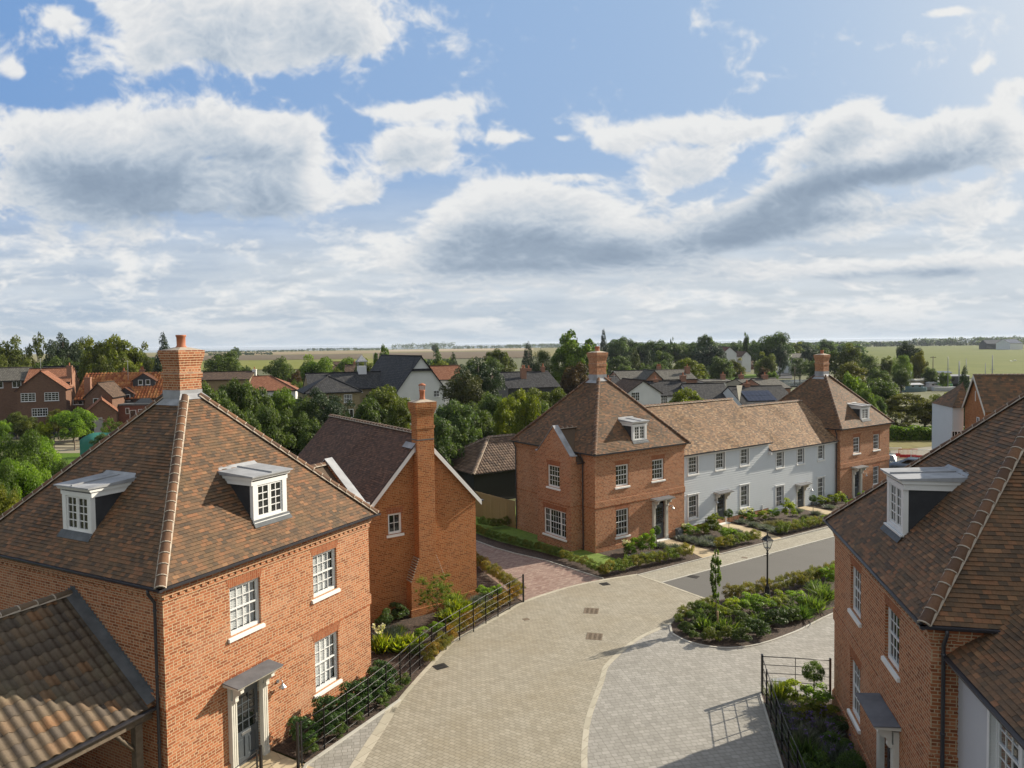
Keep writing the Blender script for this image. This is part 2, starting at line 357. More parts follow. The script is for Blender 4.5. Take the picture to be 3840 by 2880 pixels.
def front_door(parent,F,c,zf=.0,side=1,pil=True,lw=.86,top=2.02,tr=.3):
    z0=zf; a0,a1=c-lw/2,c+lw/2; zt=z0+top
    bm=newbm(); D1=-.06
    # leaf with stiles, panels and glazed upper part
    fbox(bm,F,a0,a1,D1-.05,D1-.02,z0,z0+top)
    fbox(bm,F,a0,a0+.11,D1-.02,D1,z0,zt);fbox(bm,F,a1-.11,a1,D1-.02,D1,z0,zt);fbox(bm,F,a0+.11,a1-.11,D1-.02,D1,z0,z0+.2);fbox(bm,F,a0+.11,a1-.11,D1-.02,D1,z0+.75,z0+.92);fbox(bm,F,a0+.11,a1-.11,D1-.02,D1,zt-.12,zt)
    fbox(bm,F,c-.05,c+.05,D1-.02,D1,z0+.2,z0+.75)
    for s in (-1,1): fbox(bm,F,c+s*.18-.07,c+s*.18+.07,D1-.02,D1-.008,z0+.27,z0+.68)
    g0,g1,gz0,gz1=a0+.11,a1-.11,z0+.92,zt-.12
    for i in (1,2): x=g0+(g1-g0)*i/3; fbox(bm,F,x-.012,x+.012,D1-.015,D1,gz0,gz1)
    for j in (1,2,3): z=gz0+(gz1-gz0)*j/4; fbox(bm,F,g0,g1,D1-.014,D1-.001,z-.012,z+.012)
    # transom
    fbox(bm,F,a0,a1,D1-.05,D1,zt,zt+.05)
    for i in (1,2): x=a0+(a1-a0)*i/3; fbox(bm,F,x-.015,x+.015,D1-.04,D1-.01,zt+.05,zt+tr)
    d=obj('front_door',bm,M_doorg,parent)
    bm=newbm(); quad(bm,[F.p(g0,D1-.012,gz0),F.p(g1,D1-.012,gz0),F.p(g1,D1-.012,gz1),F.p(g0,D1-.012,gz1)],[(0,0)]*4)
    quad(bm,[F.p(a0,D1-.03,zt+.05),F.p(a1,D1-.03,zt+.05),F.p(a1,D1-.03,zt+tr),F.p(a0,D1-.03,zt+tr)],[(0,0)]*4); obj('door_pane',bm,M_glass,d)
    bm=newbm(); fbox(bm,F,c-.15,c+.15,D1,D1+.012,z0+.8,z0+.87); obj('letterbox',bm,M_steel,d)
    bm=newbm(); x=a1-.055 if side>0 else a0+.055; fbox(bm,F,x-.02,x+.02,D1,D1+.01,z0+.95,z0+1.2); tube(bm,[F.p(x,D1+.01,z0+1.08),F.p(x,D1+.05,z0+1.08),F.p(x-side*.1,D1+.05,z0+1.08)],.009,6); obj('door_handle',bm,M_steel,d)
    # surround
    bm=newbm(); o=.2 if pil else .09; H=zt+tr
    for s in (-1,1):
        x0,x1=sorted((c+s*lw/2,c+s*(lw/2+o)))
        fbox(bm,F,x0,x1,-.1,.11 if pil else .03,z0-.02,H)
        if pil:
            m=(x0+x1)/2; fbox(bm,F,m-.1+.002,m+.1-.002,.11,.14,z0-.02,z0+.22); fbox(bm,F,m-.085,m-.045,.11,.13,z0+.22,H-.3);fbox(bm,F,m+.045,m+.085,.11,.13,z0+.22,H-.3);fbox(bm,F,m-.02,m+.02,.11,.128,z0+.22,H-.3); fbox(bm,F,m-.1+.002,m+.1-.002,.11,.15,H-.36,H-.3)
    fbox(bm,F,c-lw/2,c+lw/2,-.1,.05 if pil else .02,H-.03,H+.06)
    sr=obj('door_surround',bm,M_cream,parent)
    base=.14 if pil else .03
    for s in (-1,1):
        bm=newbm(); m=c+s*(lw/2+o/2) if pil else c+s*(lw/2+.1)
        top_=H+.1; prof=[(base,top_-.5),(base+.05,top_-.5),(base+.1,top_-.44),(base+.09,top_-.36),(base+.12,top_-.27),(base+.22,top_-.24),(base+.3,top_-.17),(base+.29,top_-.1),(base+.34,top_-.06),(base+.34,top_),(base,top_)]
        extrude_profile(bm,F,prof,m-.055,m+.055); obj('bracket',bm,M_cream,sr)
    bm=newbm(); e=lw/2+(.36 if pil else .32); t=H+.1; q=.58 if pil else .48
    extrude_profile(bm,F,[(0.003,t),(q-.04,t),(q-.01,t+.045),(q-.01,t+.05),(0.003,t+.085)],c-e+.02,c+e-.02,0); extrude_profile(bm,F,[(0.003,t+.088),(q,t+.052),(q,t+.075),(0.003,t+.115)],c-e,c+e,1); obj('door_hood',bm,[M_cream,M_hood],sr)
    # doorstep
    bm=newbm(); fbox(bm,F,c-.55,c+.55,0.004,.35,z0-.12,z0-.015); obj('doorstep',bm,M_sill,parent)
def wall_lamp(parent,F,a,z):
    bm=newbm(); tube(bm,[F.p(a,0,z+.12),F.p(a,.03,z+.12)],.05,10); tube(bm,[F.p(a,.03,z+.12),F.p(a,.12,z+.2),F.p(a,.2,z+.16),F.p(a,.2,z+.08)],.012,6)
    c=F.p(a,.2,0); lathe(bm,[(.03,.1),(.04,.06),(.11,0),(.115,-.01),(.02,.02)],c.x,c.y,12,0,z); lathe(bm,[(.001,-.09),(.03,-.08),(.035,-.02),(.03,0)],c.x,c.y,10,0,z); return obj('wall_lamp',bm,M_steel,parent)
def meterbox(parent,F,a,z=0):
    bm=newbm(); extrude_profile(bm,F,[(.03,z),(.3,z),(.3,z+.25),(.25,z+.36),(.17,z+.42),(.03,z+.44)],a-.22,a+.22); return obj('meter_box',bm,M_lead,parent)
def dormer(parent,F,c,roofz,depth_at,w=1.28,d=-.55,z0=6.2,h=1.22,slope=1.095,mat_roof=None):
    """F facade; window face at local d; box runs back into the roof"""
    bm=newbm(); a0,a1=c-w/2,c+w/2; z1=z0+h
    yb=d-(z1+.15-roofz(d))/slope
    # white front frame
    fbox(bm,F,a0,a0+.16,d-.12,d,z0,z1);fbox(bm,F,a1-.16,a1,d-.12,d,z0,z1);fbox(bm,F,a0+.16,a1-.16,d-.12,d,z1-.12,z1);fbox(bm,F,a0+.16,a1-.16,d-.12,d,z0,z0+.1)
    fbox(bm,F,a0-.03,a1+.03,d-.02,d+.07,z0-.04,z0+.0)
    # fascia/cornice
    extrude_profile(bm,F,[(d+.0,z1+.05),(d+.05,z1+.05),(d+.10,z1+.14),(d+.0,z1+.14)],a0-.09,a1+.09)
    for s,x in ((-1,a0),(1,a1)):
        x0,x1=sorted((x,x+s*.05)); fbox(bm,F,x0,x1,yb+.1,d,z1-.1,z1+.05); x0,x1=sorted((x,x+s*.09)); fbox(bm,F,x0,x1,yb,d,z1+.05,z1+.14)
    dm=obj('dormer',bm,M_white,parent)
    bm=newbm()
    for x in (a0+.006,a1-.006):
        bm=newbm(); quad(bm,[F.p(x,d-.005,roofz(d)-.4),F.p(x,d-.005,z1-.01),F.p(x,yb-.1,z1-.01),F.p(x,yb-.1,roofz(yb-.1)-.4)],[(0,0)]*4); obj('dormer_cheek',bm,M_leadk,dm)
    bm=newbm(); t=z1+.14; e=.13
    extrude_profile(bm,F,[(d+.14,t),(d+.14,t+.035),(yb-.25,t+.12),(yb-.25,t)],a0-e,a1+e)
    extrude_profile(bm,F,[(d+.11,t+.036),(d+.11,t+.075),(yb-.25,t+.155),(yb-.25,t+.1)],c-.03,c+.03)
    # upstand where lead meets tiles
    yy=d-(t+.1-roofz(d))/slope
    quad(bm,[F.p(a0-e,yy+.1,roofz(yy+.1)+.035),F.p(a1+e,yy+.1,roofz(yy+.1)+.035),F.p(a1+e-.1,yy-.06,roofz(yy-.06)+.035),F.p(a0-e+.1,yy-.06,roofz(yy-.06)+.035)],[(0,0)]*4)
    obj('dormer_roof',bm,mat_roof or M_leadp,dm)
    bm=newbm(); quad(bm,[F.p(a0-.05,d+.01,roofz(d)+.055),F.p(a1+.05,d+.01,roofz(d)+.055),F.p(a1+.07,d+.15,roofz(d+.15)+.04),F.p(a0-.07,d+.15,roofz(d+.15)+.04)],[(0,0)]*4)
    obj('lead_apron',bm,M_lead,dm)
    # casement pair
    bm=newbm(); b0,b1=a0+.16,a1-.16; m=(b0+b1)/2; q0,q1=z0+.1,z1-.12; dd=d-.03
    for (x0,x1) in ((b0,m-.006),(m+.006,b1)):
        fbox(bm,F,x0,x0+.05,dd-.05,dd,q0,q1);fbox(bm,F,x1-.05,x1,dd-.05,dd,q0,q1);fbox(bm,F,x0+.05,x1-.05,dd-.05,dd,q1-.05,q1);fbox(bm,F,x0+.05,x1-.05,dd-.05,dd,q0,q0+.06)
        xm=(x0+x1)/2; fbox(bm,F,xm-.012,xm+.012,dd-.04,dd-.01,q0+.06,q1-.05)
        for j in (1,2,3): z=q0+.06+(q1-q0-.11)*j/4; fbox(bm,F,x0+.05,x1-.05,dd-.04,dd-.012,z-.012,z+.012)
    obj('dormer_casement',bm,M_white,dm)
    bm=newbm(); quad(bm,[F.p(b0,dd-.03,q0),F.p(b1,dd-.03,q0),F.p(b1,dd-.03,q1),F.p(b0,dd-.03,q1)],[(0,0)]*4); obj('dormer_pane',bm,M_glass,dm)
    return dm
def brickbox(bm,x0,x1,y0,y1,z0,z1,mi=0):
    F=Face((0,0,0),(1,0,0),(0,1,0))
    for pts,uv in (([(x0,y0,z0),(x1,y0,z0),(x1,y0,z1),(x0,y0,z1)],[(x0,z0),(x1,z0),(x1,z1),(x0,z1)]),([(x0,y1,z0),(x1,y1,z0),(x1,y1,z1),(x0,y1,z1)],[(x0,z0),(x1,z0),(x1,z1),(x0,z1)]),
        ([(x0,y0,z0),(x0,y1,z0),(x0,y1,z1),(x0,y0,z1)],[(y0,z0),(y1,z0),(y1,z1),(y0,z1)]),([(x1,y0,z0),(x1,y1,z0),(x1,y1,z1),(x1,y0,z1)],[(y0,z0),(y1,z0),(y1,z1),(y0,z1)]),
        ([(x0,y0,z1),(x1,y0,z1),(x1,y1,z1),(x0,y1,z1)],[(x0,y0),(x1,y0),(x1,y1),(x0,y1)]),([(x0,y0,z0),(x1,y0,z0),(x1,y1,z0),(x0,y1,z0)],[(x0,y0),(x1,y0),(x1,y1),(x0,y1)])):
        quad(bm,pts,uv,mi)
def chimney(parent,cx,cy,zb,zt,hx=.385,hy=.385,pot=.42,brick=None,string=True,flash=True,cowl=False,zroof=None,zs=(9.65,9.65)):
    brick=brick or M_brick; bm=newbm()
    bx=lambda e,z0,z1,mi=0: brickbox(bm,cx-hx-e,cx+hx+e,cy-hy-e,cy+hy+e,z0,z1,mi)
    bx(0,zb,zt-.45)
    if string: bx(.03,zt-.84,zt-.7); bx(.032,zt-.7,zt-.685,1)
    e=0; z=zt-.45
    for i in range(4): e+=.018; bx(e,z,z+.0745); z+=.075
    bx(e+.012,z,zt)
    # mortar cap
    E=e-.02; vs=[bm.verts.new((cx+sx*(hx+E),cy+sy*(hy+E),zt+.002)) for sx,sy in ((-1,-1),(1,-1),(1,1),(-1,1))]; v2=[bm.verts.new((cx+sx*.15,cy+sy*.15,zt+.09)) for sx,sy in ((-1,-1),(1,-1),(1,1),(-1,1))]
    for i in range(4): f=bm.faces.new((vs[i],vs[(i+1)%4],v2[(i+1)%4],v2[i])); f.material_index=1
    bm.faces.new(v2).material_index=1
    ch=obj('chimney',bm,[brick,M_mortar],parent)
    bm=newbm(); lathe(bm,[(.17,.05),(.16,.1),(.125,.14),(.13,pot-.02),(.15,pot),(.15,pot+.05),(.12,pot+.05),(.11,pot-.1)],cx,cy,20,0,zt); obj('chimney_pot',bm,M_terra,ch,smooth=False)
    if cowl:
        bm=newbm(); 
        for i in range(12): a=i*pi/6; tube(bm,[(cx+.11*cos(a),cy+.11*sin(a),zt+pot+.03),(cx+.12*cos(a),cy+.12*sin(a),zt+pot+.25)],.006,4)
        lathe(bm,[(.15,.0),(.1,.06),(.03,.1),(.02,.14)],cx,cy,12,0,zt+pot+.24); lathe(bm,[(.14,0),(.14,.015)],cx,cy,12,0,zt+pot+.12); obj('chimney_cowl',bm,M_terra,ch)
    if flash:
        bm=newbm(); r=zroof
        for e,za,zb2,e2 in ((.012,r-.28,r+.14,.012),):
            box(bm,cx-hx-e,cx+hx+e,cy-hy-e,cy+hy+e,za,zb2)
        s=1.095; e=.17
        for sx,sy,zz in ((0,-1,zs[0]),(0,1,zs[0]),(-1,0,zs[1]),(1,0,zs[1])):
            a=(hx if sx else hy); X_=lambda t,o: (cx+sx*(hx+o)+(0 if sx else t*(hx+o)), cy+sy*(hy+o)+(0 if sy else t*(hy+o)))
            quad(bm,[(*X_(-1,.015),zz+.03),(*X_(1,.015),zz+.03),(*X_(1,e),zz+.045-e*s),(*X_(-1,e),zz+.045-e*s)],[(0,0)]*4)
        obj('lead_flashing',bm,M_leadp,ch)
    return ch
def gutter(bm,F,a0,a1,d,z,r=.055):
    prof=[(d-r,z+r)]+[(d-r*cos(i*pi/6),z+r-r*sin(i*pi/6)*1.15) for i in range(0,7)]+[(d+r,z+r+.012),(d-r,z+r+.012)]
    extrude_profile(bm,F,prof[1:-2]+[(d+r,z+r+.012),(d-r,z+r+.012)],a0,a1)
def downpipe(parent,F,a,d,ztop,zbot,dg=.2,swan=True):
    bm=newbm(); pts=[F.p(a,dg,ztop),F.p(a,dg,ztop-.12),F.p(a,d,ztop-.38),F.p(a,d,ztop-.5),F.p(a,d,zbot+.15),F.p(a,d+.02,zbot+.05)] if swan else [F.p(a,d,ztop),F.p(a,d,zbot)]
    tube(bm,pts,.037,10)
    z=ztop-.6
    while z>zbot+.2:
        c=F.p(a,d,0); lathe(bm,[(.038,0),(.047,.005),(.047,.05),(.038,.055)],c.x,c.y,10,0,z); z-=1.6
    return obj('downpipe',bm,M_gutter,parent)
def boards(bm,F,s0,s1,z0,z1,ops=(),h=.15,lip=.015,mi=0):
    z=z0
    while z<z1-1e-4:
        zt=min(z+h,z1); cuts=[(max(o[0],s0),min(o[1],s1),o[2],o[3]) for o in ops if o[1]>s0 and o[0]<s1]
        # split the row where openings start/stop inside it
        zs=sorted({z,zt,*[c[2] for c in cuts if z<c[2]<zt],*[c[3] for c in cuts if z<c[3]<zt]})
        for za,zb in zip(zs,zs[1:]):
            zm=(za+zb)/2; iv=[(s0,s1)]
            for c in cuts:
                if c[2]<zm<c[3]:
                    nv=[]
                    for a,b in iv:
                        if c[1]<=a or c[0]>=b: nv.append((a,b)); continue
                        if c[0]>a: nv.append((a,c[0]))
                        if c[1]<b: nv.append((c[1],b))
                    iv=nv
            for a,b in iv:
                da,db=lip*(1-(za-z)/h),lip*(1-(zb-z)/h)
                quad(bm,[F.p(a,da,za),F.p(b,da,za),F.p(b,db,zb),F.p(a,db,zb)],[(a,za),(b,za),(b,zb),(a,zb)],mi)
                if za==z: quad(bm,[F.p(a,0,za),F.p(b,0,za),F.p(b,lip,za),F.p(a,lip,za)],[(0,0)]*4,mi)
        z=zt
def window_reveals(bm,F,ops,rev=.1,mi=0):
    for a,b,c,e in ops:
        for pts in ([(a,.02,c),(a,-rev,c),(a,-rev,e),(a,.02,e)],[(b,.02,c),(b,-rev,c),(b,-rev,e),(b,.02,e)],[(a,.02,e),(b,.02,e),(b,-rev,e),(a,-rev,e)],[(a,.02,c),(b,.02,c),(b,-rev,c),(a,-rev,c)]): quad(bm,[F.p(*p) for p in pts],[(0,0)]*4,mi)
SL=1.095; EZ=5.6; OV=.22
roofz=lambda d: EZ+(OV-d)*SL      # d outward distance from wall plane
def band(bm,F,a0,a1,z0,z1,d,mi=0): fbox(bm,F,a0,a1,0.0,d,z0,z1,mi)
def pyramid_house(F,W,D,name,label,group=None,front=(),left=(),right=(),doors=(),dormers=(),tile=None,cz=9.65,base=-.6,downs=(),seed=1,pot=.42,mats=None,noleft=False,arches=True,bay=None,detail=True,shutter=False,hipmat=None,jw=.012):
    """square brick house, facades: 0 front (y=0) 1 left (x=0) 2 right (x=W) 3 back"""
    R=frame_empty(name,F,label,'house',group); 
    FF=[Face((0,0,0),(1,0,0),(0,-1,0)),Face((0,0,0),(0,1,0),(-1,0,0)),Face((W,0,0),(0,1,0),(1,0,0)),Face((0,D,0),(1,0,0),(0,1,0))]
    LN=[W,D,D,W]
    bm=newbm()
    drops=[]
    for fi,c,zf,side in doors: drops.append((fi,(c-.43,c+.43,zf,zf+2.32)))
    for fi in range(4):
        ops=[w[:4] for w in ((front,left,right,())[fi])]+[o for f,o in drops if f==fi]
        wallface(bm,FF[fi],0,LN[fi],base,5.5,ops,.12)
        for w in ((front,left,right,())[fi]): arch(bm,FF[fi],w[0],w[1],w[3])
        # string course, plinth, cornice; corners closed by extending one pair of sides
        e=.0 if fi in (1,2) else 1.
        def bd(z0,z1,d,skip=()):
            a0,a1=-d*e,LN[fi]+d*e
            cuts=sorted([(s0,s1) for s0,s1 in skip]); x=a0
            for s0,s1 in cuts: band(bm,FF[fi],x,s0,z0,z1,d); x=s1
            band(bm,FF[fi],x,a1,z0,z1,d)
        dsk=[(o[0]-.2,o[1]+.2) for f,o in drops if f==fi]
        bd(2.56,2.9,.035); bd(base,.30,.05,dsk)
        fbox(bm,FF[fi],-.02*e,LN[fi]+.02*e,0,.02,.3,.36) if not dsk else None
        bd(5.16,5.235,.03); bd(5.235,5.31,.018)
        k=0; a=.0
        while a<LN[fi]: fbox(bm,FF[fi],a,a+.1,.018,.05,5.235,5.31); a+=.215
        bd(5.31,5.385,.065); bd(5.385,5.56,.095)
    wall=obj('wall',bm,[M_brick,M_arch],R)
    # roof
    o=OV; cx,cy=W/2,D/2; zt=EZ+(W/2+o)*SL
    A,B,C,Dd=(-o,-o,EZ),(W+o,-o,EZ),(W+o,D+o,EZ),(-o,D+o,EZ)
    if D>=W: p,q=(cx,cx,zt),(cx,D-cx,zt)
    else: zt=EZ+(D/2+o)*SL; p,q=(cy,cy,zt),(W-cy,cy,zt)
    if D>=W: pl=[([A,B,p],(1,0,0)),([Dd,A,p,q],(0,1,0)),([B,C,q,p],(0,1,0)),([C,Dd,q],(1,0,0))]
    else: pl=[([A,B,q,p],(1,0,0)),([Dd,A,p],(0,1,0)),([B,C,q],(0,1,0)),([C,Dd,p,q],(1,0,0))]
    roof=tiled('roof',pl,tile or M_tileA,R,seed=seed)
    def top(P,Q,f): return tuple(P[i]+(Q[i]-P[i])*f for i in range(3))
    hp=q if D<W else p
    segs=[(A,top(A,p,.93)),(B,top(B,q if D<W else p,.93)),(Dd,top(Dd,p if D<W else q,.93)),(C,top(C,q,.93))]
    up=lambda P:(P[0],P[1],P[2]+.03)
    for a,b in segs: hips('hip_tiles',[(up(a),up(b))],R,seed=seed,matt=hipmat,jw=jw,bed=jw>.01)
    chimney(R,cx,cy,cz-.9,11.15,pot=pot,zroof=max(cz,roofz(-(D/2-.385)) if D>=W else cz),zs=(roofz(-(D/2-.385)) if D>=W else cz,roofz(-(W/2-.385)) if D>=W else cz))
    # gutters
    bm=newbm()
    for fi in range(4):
        e=.3; gutter(bm,FF[fi],-e,LN[fi]+e,.25,5.53)
        fbox(bm,FF[fi],-.2,LN[fi]+.2,.1,.19,5.52,5.585)
    obj('gutter',bm,M_gutter,R)
    for fi,a in downs: downpipe(R,FF[fi],a,.085,5.55,base+.5,.25)
    for i,l in enumerate((front,left,right)):
        for w in l:
            kw=dict(w[4]) if len(w)>4 else {}
            sash(R,FF[i],*w[:4],**kw)
    for fi,c,zf,side in doors: front_door(R,FF[fi],c,zf,side)
    for fi,c,dd,z0,h,w in dormers: dormer(R,FF[fi],c,roofz,None,w,dd,z0,h,mat_roof=M_leadp)
    if bay: make_bay(R,FF[bay[0]],*bay[1:],tile=tile,seed=seed)
    return R,FF
def make_bay(R,F,b0,b1,proj,base=-.6,wins=(),tile=None,seed=1,blank=False):
    bc=(b0+b1)/2; sh=5.42; ap=6.98
    bm=newbm(); Ff=Face(F.p(0,proj,0),F.t,F.n)
    wallface(bm,Ff,b0,b1,base,sh,[w[:4] for w in wins],.12)
    quad(bm,[Ff.p(b0,0,sh),Ff.p(b1,0,sh),Ff.p(bc,0,ap)],[(b0,sh),(b1,sh),(bc,ap)])
    quad(bm,[Ff.p(b0,-.3,sh),Ff.p(b1,-.3,sh),Ff.p(bc,-.3,ap)],[(b0,sh),(b1,sh),(bc,ap)])
    for w in wins: arch(bm,Ff,w[0],w[1],w[3])
    for s,b in ((-1,b0),(1,b1)):
        Fs=Face(F.p(b,0,0),F.n,F.t*s)
        wallface(bm,Fs,0,proj,base,5.2)
        fbox(bm,Fs,0.0,proj+.035,0,.035,2.56,2.9); fbox(bm,Fs,0.0,proj+.05,0,.05,base,.3); fbox(bm,Fs,0,proj,0,.03,4.85,4.93); fbox(bm,Fs,0,proj-.31,0,.07,4.93,5.1)
        fbox(bm,Fs,proj-.3,proj,0.0,.12,5.1,sh-.01); fbox(bm,Fs,proj-.3,proj,0.0,.06,5.0,5.1)
    fbox(bm,Ff,b0,b1,0,.035,2.56,2.9); fbox(bm,Ff,b0,b1,0,.05,base,.3); fbox(bm,Ff,b0,b1,0,.02,.3,.36)
    obj('bay_wall',bm,[M_brick,M_arch],R)
    zr=ap-.16; w=(b1-b0)/2; e=.2; ez=zr-(w+e)*1.03; pl=[]
    for s in (-1,1):
        be=bc+s*(w+e)
        pl.append(([tuple(F.p(be,proj-.29,ez)),tuple(F.p(be,.0,ez)),tuple(F.p(be,-.15,ez+.0)) ,tuple(F.p(bc,-1.3,zr)),tuple(F.p(bc,proj-.29,zr))],tuple(F.n)))
    tiled('bay_roof',pl,tile or M_tileA,R,seed=seed+5)
    hips('ridge_tiles',[(tuple(F.p(bc,proj-.3,zr+.03)),tuple(F.p(bc,-.95,zr+.03)))],R,seed=9)
    bm=newbm()
    for s in (-1,1):
        be=bc+s*(w+.14); zz=sh+.02
        P=[Ff.p(bc,.05,ap+.02),Ff.p(bc,-.36,ap+.02),Ff.p(bc+s*w,-.36,zz),Ff.p(bc+s*w,.05,zz)]
        up=Vector((0,0,.035)); a=[bm.verts.new(p) for p in P]; b=[bm.verts.new(p+up) for p in P]
        bm.faces.new(a);bm.faces.new(b)
        for i in range(4): bm.faces.new((a[i],a[(i+1)%4],b[(i+1)%4],b[i]))
        x0,x1=sorted((bc+s*w,bc+s*(w+.17))); fbox(bm,Ff,x0,x1,-.36,.05,sh-.012,sh+.055)
    obj('lead_coping',bm,M_leadp,R)
    bm=newbm()
    for s in (-1,1):
        be=bc+s*(w+e+.03); bm=newbm(); Fg=Face(F.p(be,0,0),F.n,F.t*s); gutter(bm,Fg,0,proj-.3,.03,ez-.09); obj('bay_gutter',bm,M_gutter,R)
    for x in wins:
        kw=dict(x[4]) if len(x)>4 else {}
        sash(R,Ff,*x[:4],**kw)
# ================================================================ brick houses of the close
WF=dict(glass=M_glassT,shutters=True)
houseA,FAf=pyramid_house(FA,7.7,8.0,'brick_house','nearest red brick house on the left with two white dormers and a hipped tiled roof','brick houses with pyramid roofs',
  front=[(1.95,2.99,3.6,4.9,WF),(5.05,6.1,3.6,4.9,WF),(5.05,6.1,.68,2.26,WF)],doors=[(0,2.42,-.03,1)],dormers=[(0,3.85,-.42,6.3,1.14,1.27),(1,3.93,-.42,6.27,1.14,1.25)],downs=[(1,.18)],seed=11,bay=(2,1.6,4.75,1.85))
wall_lamp(houseA,FAf[0],3.52,1.62)
houseM,FMf=pyramid_house(FM,7.3,7.5,'brick_house','middle red brick house with a parapet gabled bay and one white dormer','brick houses with pyramid roofs',
  front=[(1.57,2.57,3.57,4.8),(4.5,5.5,3.57,4.8),(1.57,2.57,.72,2.27)],doors=[(0,5.1,.02,1)],dormers=[(0,3.65,-.15,5.99,1.0,1.15)],downs=[(1,.95),(1,7.4)],seed=12,jw=.006,pot=.33,tile=M_tileA,
  bay=(1,1.15,4.15,.8,-.6,[(2.12,3.22,3.45,4.72),(1.6,3.62,.62,2.16,dict(splits=[(1,2),(2.2,4),(1,2)]))]))
wall_lamp(houseM,FMf[0],6.05,1.75); meterbox(houseM,FMf[0],6.65,.0)
houseE,FEf=pyramid_house(FE,7.1,7.5,'brick_house','far red brick house at the end of the white boarded cottages','brick houses with pyramid roofs',
  front=[(1.78,2.72,3.55,4.78),(4.66,5.6,3.55,4.78),(4.66,5.6,.72,2.2)],doors=[(0,2.25,.02,1)],dormers=[(0,3.8,-.18,6.0,1.0,1.18)],downs=[(1,.25)],seed=13,jw=.006,pot=.33,tile=M_tileA)
wall_lamp(houseE,FEf[0],3.3,1.7); meterbox(houseE,FEf[0],.35,.1)
houseR,FRf=pyramid_house(FR,8.9,8.0,'brick_house','shaded red brick house at the right edge with one white dormer','brick houses with pyramid roofs',
  left=[(1.93,2.95,3.6,4.9),(5.07,6.1,3.6,4.9),(5.07,6.1,.68,2.26)],doors=[(1,2.49,.0,-1)],dormers=[(1,4.0,-.5,6.44,1.22,1.25)],seed=14,tile=M_tileA)
downpipe(houseR,FRf[0],.19,.085,5.55,-.1,.25)
# white boarded cottages
def cottage(x0,x1,dz,wins,door,label,zb,lampx,last=False,seed=3,F=FM,y0=.55,mirror=False,boardm=None,ridge=(3.6,7.55),depth=6.6,dn='cottage'):
    R=frame_empty(dn,F,label,'cottage','white weatherboarded cottages')
    Ff=Face((0,y0,0),(1,0,0),(0,-1,0)); bm=newbm()
    ops=[w[:4] for w in wins]+([(door-.45,door+.45,zb-.1,zb+2.12)] if door else [])
    boards(bm,Ff,x0,x1,zb+.25,4.70+dz,ops,.15)
    window_reveals(bm,Ff,ops)
    zr=ridge[1]+dz; e=4.62+dz; ez=e-.0
    y1=y0+depth
    for x in (x0,x1):
        q=[(x,y0+.002,zb-.6),(x,y1,zb-.6),(x,y1,e+.1),(x,ridge[0],zr-.1),(x,y0+.002,e+.1)]; quad(bm,q,[(p[1],p[2]) for p in q])
    bx=lambda z0,z1: None
    obj('board_wall',bm,boardm or M_board,R)
    bm=newbm(); fbox(bm,Ff,x0,x1,-.3,.0,zb-.6,zb+.25); obj('plinth',bm,M_brick,R)
    bm=newbm(); fbox(bm,Ff,x0,x1,.04,.16,e-.06,e+.1); fbox(bm,Ff,x0,x1,.0,.04,e-.12,e+.1); obj('fascia',bm,M_white,R)
    bm=newbm(); gutter(bm,Ff,x0-(0 if not last else 0),x1+.1,.26,e+.03); obj('gutter',bm,M_gutter,R)
    s=(zr-(e+.1))/(ridge[0]-(y0-.25)); yb=2*ridge[0]-(y0-.25)
    tiled('roof',[([(x0,y0-.25,e+.1),(x1,y0-.25,e+.1),(x1,ridge[0],zr),(x0,ridge[0],zr)],(1,0,0)),([(x0,yb,e+.1),(x1,yb,e+.1),(x1,ridge[0],zr),(x0,ridge[0],zr)],(1,0,0))],M_tileT if not mirror else M_tileA,R,seed=seed)
    hips('ridge_tiles',[((x0,ridge[0],zr+.03),(x1,ridge[0],zr+.03))],R,seed=seed)
    for w in wins: sash(R,Ff,*w[:4],casing=True,head=w[2]<2.6+dz)
    if door:
        front_door(R,Ff,door,zb,1,pil=False,top=1.84,tr=.06); wall_lamp(R,Ff,lampx,zb+1.45)
    return R,Ff
c1,F1=cottage(7.3,16.6,0,[(8.3,9.2,3.42,4.52),(10.95,11.83,3.42,4.52),(13.48,14.36,3.42,4.52),(8.3,9.2,.58,2.05),(13.48,14.36,.58,2.03)],11.48,'white weatherboarded cottage joined to the middle brick house, grey door between two windows',-.12,10.85,seed=21)
meterbox(c1,F1,10.1,-.12)
c2,F2=cottage(16.6,25.25,-.61,[(17.48,18.34,2.82,3.92),(20.0,20.84,2.82,3.92),(22.62,23.45,2.82,3.92),(17.45,18.33,-.03,1.46),(22.62,23.48,-.03,1.46)],20.44,'lower white weatherboarded cottage, farther along the row beside the far brick house',-.72,21.55,last=True,seed=22)
meterbox(c2,F2,21.9,-.6)
# end trim of the step between the cottages
bm=newbm(); fbox(bm,Face((0,.55,0),(1,0,0),(0,-1,0)),16.5,16.62,.0,.29,3.86,4.05); obj('verge_box',bm,M_white,c2)
bm=newbm(); fbox(bm,Face((0,.55,0),(1,0,0),(0,-1,0)),15.86,15.93,.0,.04,-.4,.42); obj('corner_board',bm,M_white,c1)
